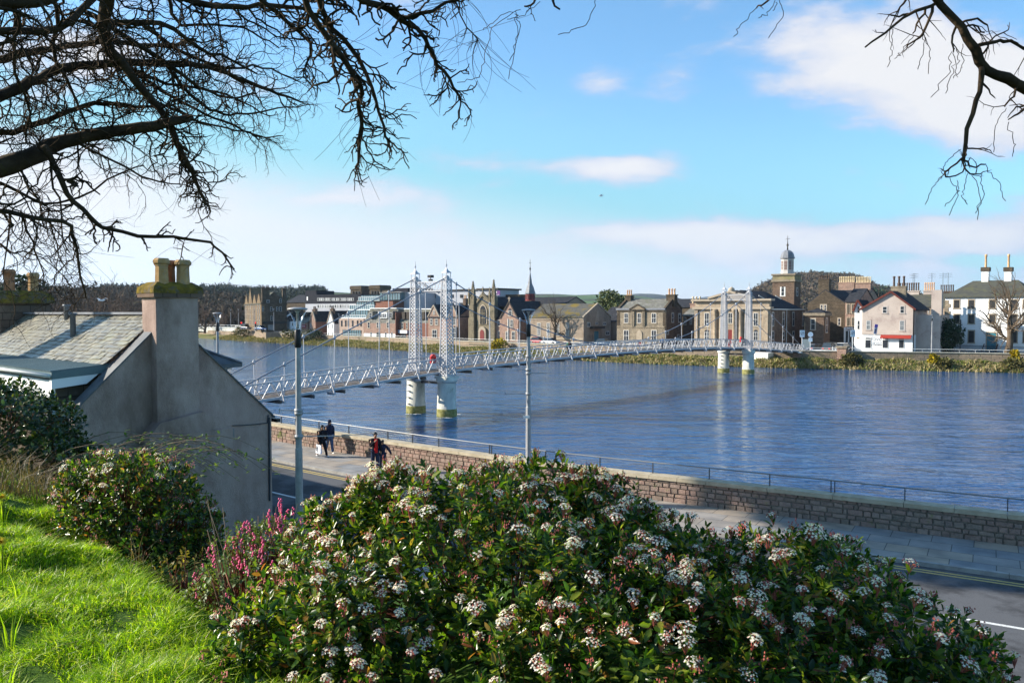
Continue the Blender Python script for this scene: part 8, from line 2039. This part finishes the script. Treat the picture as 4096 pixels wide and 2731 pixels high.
limbs=[
 ([(-60,400),(0,385),(85,354),(115,333),(230,308),(360,287),(440,270)],(5.2,6.2),52,16,cfgD,'s'),
 ([(246,-60),(246,0),(241,51),(246,108),(287,154),(346,226),(397,295),(410,346),(440,385),(468,455)],(5.6,6.4),34,5,cfgD,'o'),
 ([(-60,240),(0,223),(64,190),(154,154),(256,143),(385,146),(480,152),(560,185),(640,215),(700,238)],(6.0,8.2),28,3,cfgD,'s'),
 ([(-60,80),(0,74),(115,69),(180,36),(230,-20)],(4.6,5.4),20,14,cfgD,'s'),
 ([(230,60),(266,51),(359,49),(410,74),(469,123),(525,133),(590,170)],(5.8,6.8),16,4,cfgD,None),
 ([(-60,4),(0,4),(110,2),(160,-30)],(4.2,4.8),34,22,cfgB,'s'),
 ([(100,335),(144,431),(180,475),(218,508),(244,526),(295,536),(372,544),(474,551),(503,570),(538,619)],(5.4,6.0),14,4,dict(cfgC,p0=.45,L=.2),None),
 ([(-60,480),(0,484),(90,501),(159,513),(167,547),(185,619),(197,684)],(5.0,5.6),15,3,cfgA,'s'),
 ([(10,488),(20,520),(12,580),(8,640)],(5.1,5.3),6,2,cfgA,None),
 ([(50,494),(65,540),(85,590),(100,640)],(5.2,5.5),6,2,cfgA,None),
 ([(115,505),(125,550),(140,600)],(5.3,5.5),5,2,cfgA,None),
 ([(395,295),(410,316),(412,367),(436,388),(451,426),(470,462)],(6.3,6.6),9,4,dict(cfgC,L=.33,rmin=.007),None),
 ([(385,150),(430,215),(500,265),(560,262),(640,250),(720,240)],(7.0,8.6),9,2,dict(cfgA,L=.4,p0=.7),None),
 ([(300,160),(420,240),(545,293),(600,319),(650,312)],(7.4,8.8),8,2,dict(cfgA,L=.4,p0=.7),None),
 ([(200,30),(330,110),(440,190),(520,230),(590,215)],(6.4,7.8),13,3,cfgD,None),
 ([(-60,150),(40,130),(150,105),(260,95),(370,110),(450,90)],(6.5,7.5),20,5,cfgD,'s'),
 ([(-60,310),(60,300),(150,255),(240,235),(330,250),(400,240)],(6.6,7.6),18,4,cfgD,'s'),
 ([(0,420),(60,455),(110,470),(200,450),(260,400),(330,380)],(6.0,6.8),8,3,cfgA,None),
 ([(150,320),(230,350),(310,400),(380,420),(440,430)],(6.2,6.8),8,2,cfgA,None),
 ([(690,-60),(696,0),(751,88),(802,161),(838,205),(817,238),(835,275),(824,330),(817,385)],(4.6,5.2),16,6,cfgC,'o'),
 ([(725,-60),(732,0),(751,59),(798,99),(831,147),(860,220),(875,275),(893,325)],(4.7,5.2),14,5,cfgC,'o'),
 ([(760,-60),(820,0),(886,22),(915,40),(967,73),(996,125),(1014,158),(1036,190),(1058,232)],(4.5,5.0),17,5,dict(cfgC,L=.24),'o'),
 ([(915,40),(985,33),(1018,7),(1060,-8)],(4.7,4.7),10,5,dict(cfgC,L=.22),None),
 ([(1047,5),(1060,45),(1078,70),(1097,95)],(4.7,4.8),4,2.5,dict(cfgB,L=.12,p0=.3),None),
 ([(560,-40),(620,20),(680,60),(720,110),(700,160)],(5.0,5.5),13,4,cfgC,'o'),
 ([(300,-50),(420,0),(520,20),(620,10),(700,20)],(5.6,5.6),18,8,cfgD,'o'),
 ([(100,-50),(140,40),(120,120),(160,200),(200,290)],(5.9,6.4),12,4,cfgD,'s'),
 ([(20,-40),(40,60),(30,150),(70,240),(60,330)],(5.0,5.8),10,4,cfgD,'s'),
 ([(260,130),(360,190),(450,200),(540,225),(620,268)],(7.0,8.2),9,2.5,dict(cfgA,L=.42,p0=.95),None),
 ([(330,60),(430,130),(520,160),(600,150),(690,190)],(6.8,8.0),10,2.5,dict(cfgA,L=.42,p0=.95),None),
 ([(340,226),(400,250),(480,290),(560,300),(640,330)],(7.2,8.4),8,2.2,dict(cfgA,L=.38,p0=.9),None),
 ([(0,560),(30,585),(60,575),(110,600),(150,640)],(5.6,6.0),5,2,cfgA,None),
 ([(120,360),(110,420),(150,470),(140,540),(160,580)],(5.7,6.0),6,2.5,cfgA,None),
 ([(380,-40),(400,60),(470,60),(560,60),(640,110)],(6.2,7.0),10,3,cfgB,'o'),
]
for i,(pts,Ys,a,b_,cf,st_) in enumerate(limbs):
    rr=random.Random(100+i); mb=MB(); ex=None
    if st_=='s': ex=start(pts[0][1],Ys[0])
    elif st_=='o':
        q=V3(pts[0][0],pts[0][1],Ys[0]); ex=[(OH,.16),(OH.lerp(q,.5)+Vector((0,0,.9)),.10)]
    path=limb_px(mb,rr,pts,Ys,a,b_,cf,ex)
    for _ in range(6 if i<19 else 16):
        hair(mb,path[rr.randrange(len(path)*3//5,len(path))],rr,rr.uniform(.2,.5))
    bA(mb).build('limb',K['bark'],treeL)
# the second tree, to the right
TR_=Vector((6.2,2.6,0)); treeR=empty('overhanging_tree',(TR_.x,TR_.y,float(hill(TR_.x,TR_.y)[0])-.1),0,'bare tree at the right whose single thick branch hangs into the upper right sky','tree')
TRl=Vector(treeR.location); m=MB(); m.tube([(0,0,0),(0,.05,2),(-.1,.1,4),(-.2,.2,6.2),(-.3,.3,7.6)],[.38,.30,.26,.2,.12],12); m.build('trunk',K['bark'],treeR)
cfgR=dict(cfgA,jit=.0035,seg=.05,wob=.24,den=.42,lev=2,L=.19,p0=.34,tr=.010,ratio=.5)
far_end=V3(2430,225,4.4)
limbsR=[([(2100,-70),(2152,0),(2201,49),(2234,105),(2254,155),(2300,175),(2352,201),(2430,225)][::-1],(4.4,4.2),27,17,cfgR,True),
 ([(2254,155),(2257,198),(2237,244),(2221,313),(2213,369)],(4.3,4.3),13,7,dict(cfgR,p0=.15),False),
 ([(2215,360),(2190,382),(2168,392),(2172,410),(2205,400),(2218,378)],(4.3,4.3),5,3,dict(cfgR,L=.1,p0=.4),False),
 ([(2213,369),(2235,385),(2262,378)],(4.3,4.35),5,3,dict(cfgR,L=.1,p0=.4),False),
 ([(2220,340),(2240,342),(2268,344)],(4.3,4.35),4,3,dict(cfgR,L=.1,p0=.4),False),
 ([(2212,372),(2222,395),(2252,400)],(4.3,4.35),4,3,dict(cfgR,L=.1,p0=.5),False),
 ([(2152,7),(2086,33),(2049,66),(1987,109)],(4.25,4.2),8,4,cfgR,False),([(2086,33),(2070,35),(2046,36)],(4.25,4.2),6,3,cfgR,False),
 ([(2142,16),(2122,73),(2110,90),(2082,105)],(4.25,4.3),7,3,cfgR,False),([(2125,22),(2110,50),(2096,78)],(4.25,4.3),6,3,cfgR,False),([(2085,-10),(2075,15),(2057,28)],(4.25,4.3),6,3,cfgR,False),
 ([(2243,107),(2280,95),(2300,92),(2330,100),(2360,116)],(4.3,4.3),9,6,cfgR,False),([(2272,97),(2265,112),(2252,130)],(4.3,4.3),5,4,cfgR,False),
 ([(2210,52),(2240,40),(2268,58)],(4.3,4.3),6,4,cfgR,False),([(2218,62),(2240,58),(2262,75)],(4.3,4.3),5,4,cfgR,False),
 ([(2196,62),(2185,90),(2190,120)],(4.3,4.3),6,3,dict(cfgR,p0=.5),False),([(2335,200),(2325,225),(2308,245)],(4.35,4.3),6,3,dict(cfgR,p0=.5),False),([(2352,250),(2335,262),(2316,275)],(4.35,4.3),6,3,cfgR,False),
 ([(1775,-8),(1755,8),(1737,20)],(4.6,4.6),5,3,dict(cfgR,L=.06),False),
 ([(1265,-8),(1272,8),(1286,22)],(4.6,4.6),6,4,dict(cfgR,L=.05,p0=.1),False),([(1230,-10),(1226,10),(1204,15)],(4.6,4.6),6,4,dict(cfgR,L=.05,p0=.1),False)]
hairsR=[[(2049,66),(2050,120),(2038,155)],[(2098,82),(2070,120),(2055,135)],[(2120,80),(2120,120),(2108,160)],[(2122,80),(2138,120),(2132,170)],[(2185,120),(2180,165),(2138,224)],[(2192,110),(2190,160),(2172,215)],[(2195,110),(2200,150),(2190,180)],[(2212,100),(2212,150),(2200,178)],
 [(2205,345),(2170,375),(2165,400),(2140,430),(2125,470)],[(2180,410),(2200,440),(2180,495)],[(2222,400),(2210,440),(2222,470)],[(2235,400),(2250,450),(2245,505)],[(2250,400),(2262,440),(2240,490)],[(2262,380),(2290,420),(2310,462)],[(2200,415),(2202,440),(2170,475)],
 [(2310,250),(2285,290),(2282,350)],[(2312,280),(2330,330),(2325,360)],[(2232,55),(2300,85),(2340,100)],
 [(1735,22),(1700,60),(1685,85)],[(1790,0),(1800,40),(1765,88)],[(1780,0),(1765,30),(1742,42)],[(1785,5),(1775,25)],
 [(1180,30),(1130,65),(1112,140),(1100,180),(1050,190)],[(1182,28),(1195,60),(1168,182)],[(1185,25),(1190,80),(1170,140)],[(1195,20),(1140,45),(1110,70)],[(1370,-5),(1350,55),(1282,80)],[(1215,15),(1222,30),(1230,48)],[(1240,5),(1200,40),(1165,45)]]
for i,(pts,Ys,a,b_,cf,s_) in enumerate(limbsR):
    rr=random.Random(300+i); mb=MB(); ex=[(TRl+Vector((-.25,.25,6.3)),.14)] if s_ else None
    if pts[0][1]<0 and not s_: q=V3(pts[0][0],pts[0][1],Ys[0]); ex=[(TRl+Vector((-.3,.3,7.5)),.03),(Vector((q.x*.8+TRl.x*.2,q.y,q.z+.7)),.015)]
    limb_px(mb,rr,pts,Ys,a,b_,cf,ex); mb.v=[(x-TRl.x,y-TRl.y,z-TRl.z) for x,y,z in mb.v]; mb.build('limb',K['bark'],treeR)
mb=MB(); rr=random.Random(9)
for pts in hairsR:
    P=[V3(u,v,4.3+rr.gauss(0,.03)) for u,v in pts]; Q=[]
    for i in range(len(P)-1):
        for j in range(6): Q.append(P[i].lerp(P[i+1],j/6)+Vector((rr.gauss(0,.005),rr.gauss(0,.005),rr.gauss(0,.004))))
    Q.append(P[-1]); mb.tube(Q,.0022,3,cap=False)
mb.v=[(x-TRl.x,y-TRl.y,z-TRl.z) for x,y,z in mb.v]; mb.build('fine_twigs',K['bark'],treeR)
# ================================================================== air
hm=bpy.data.materials.new('haze_air'); t,N,L=nt(hm); out=N.new('ShaderNodeOutputMaterial'); pv_=N.new('ShaderNodeVolumePrincipled')
pv_.inputs['Color'].default_value=(.62,.78,1.0,1); pv_.inputs['Density'].default_value=6e-5; pv_.inputs['Anisotropy'].default_value=.2
L.new(pv_.outputs[0],out.inputs['Volume'])
hb=MB().box(-14000,14000,-300,14000,-4,700).build('haze',hm); tag(hb,kind='stuff')
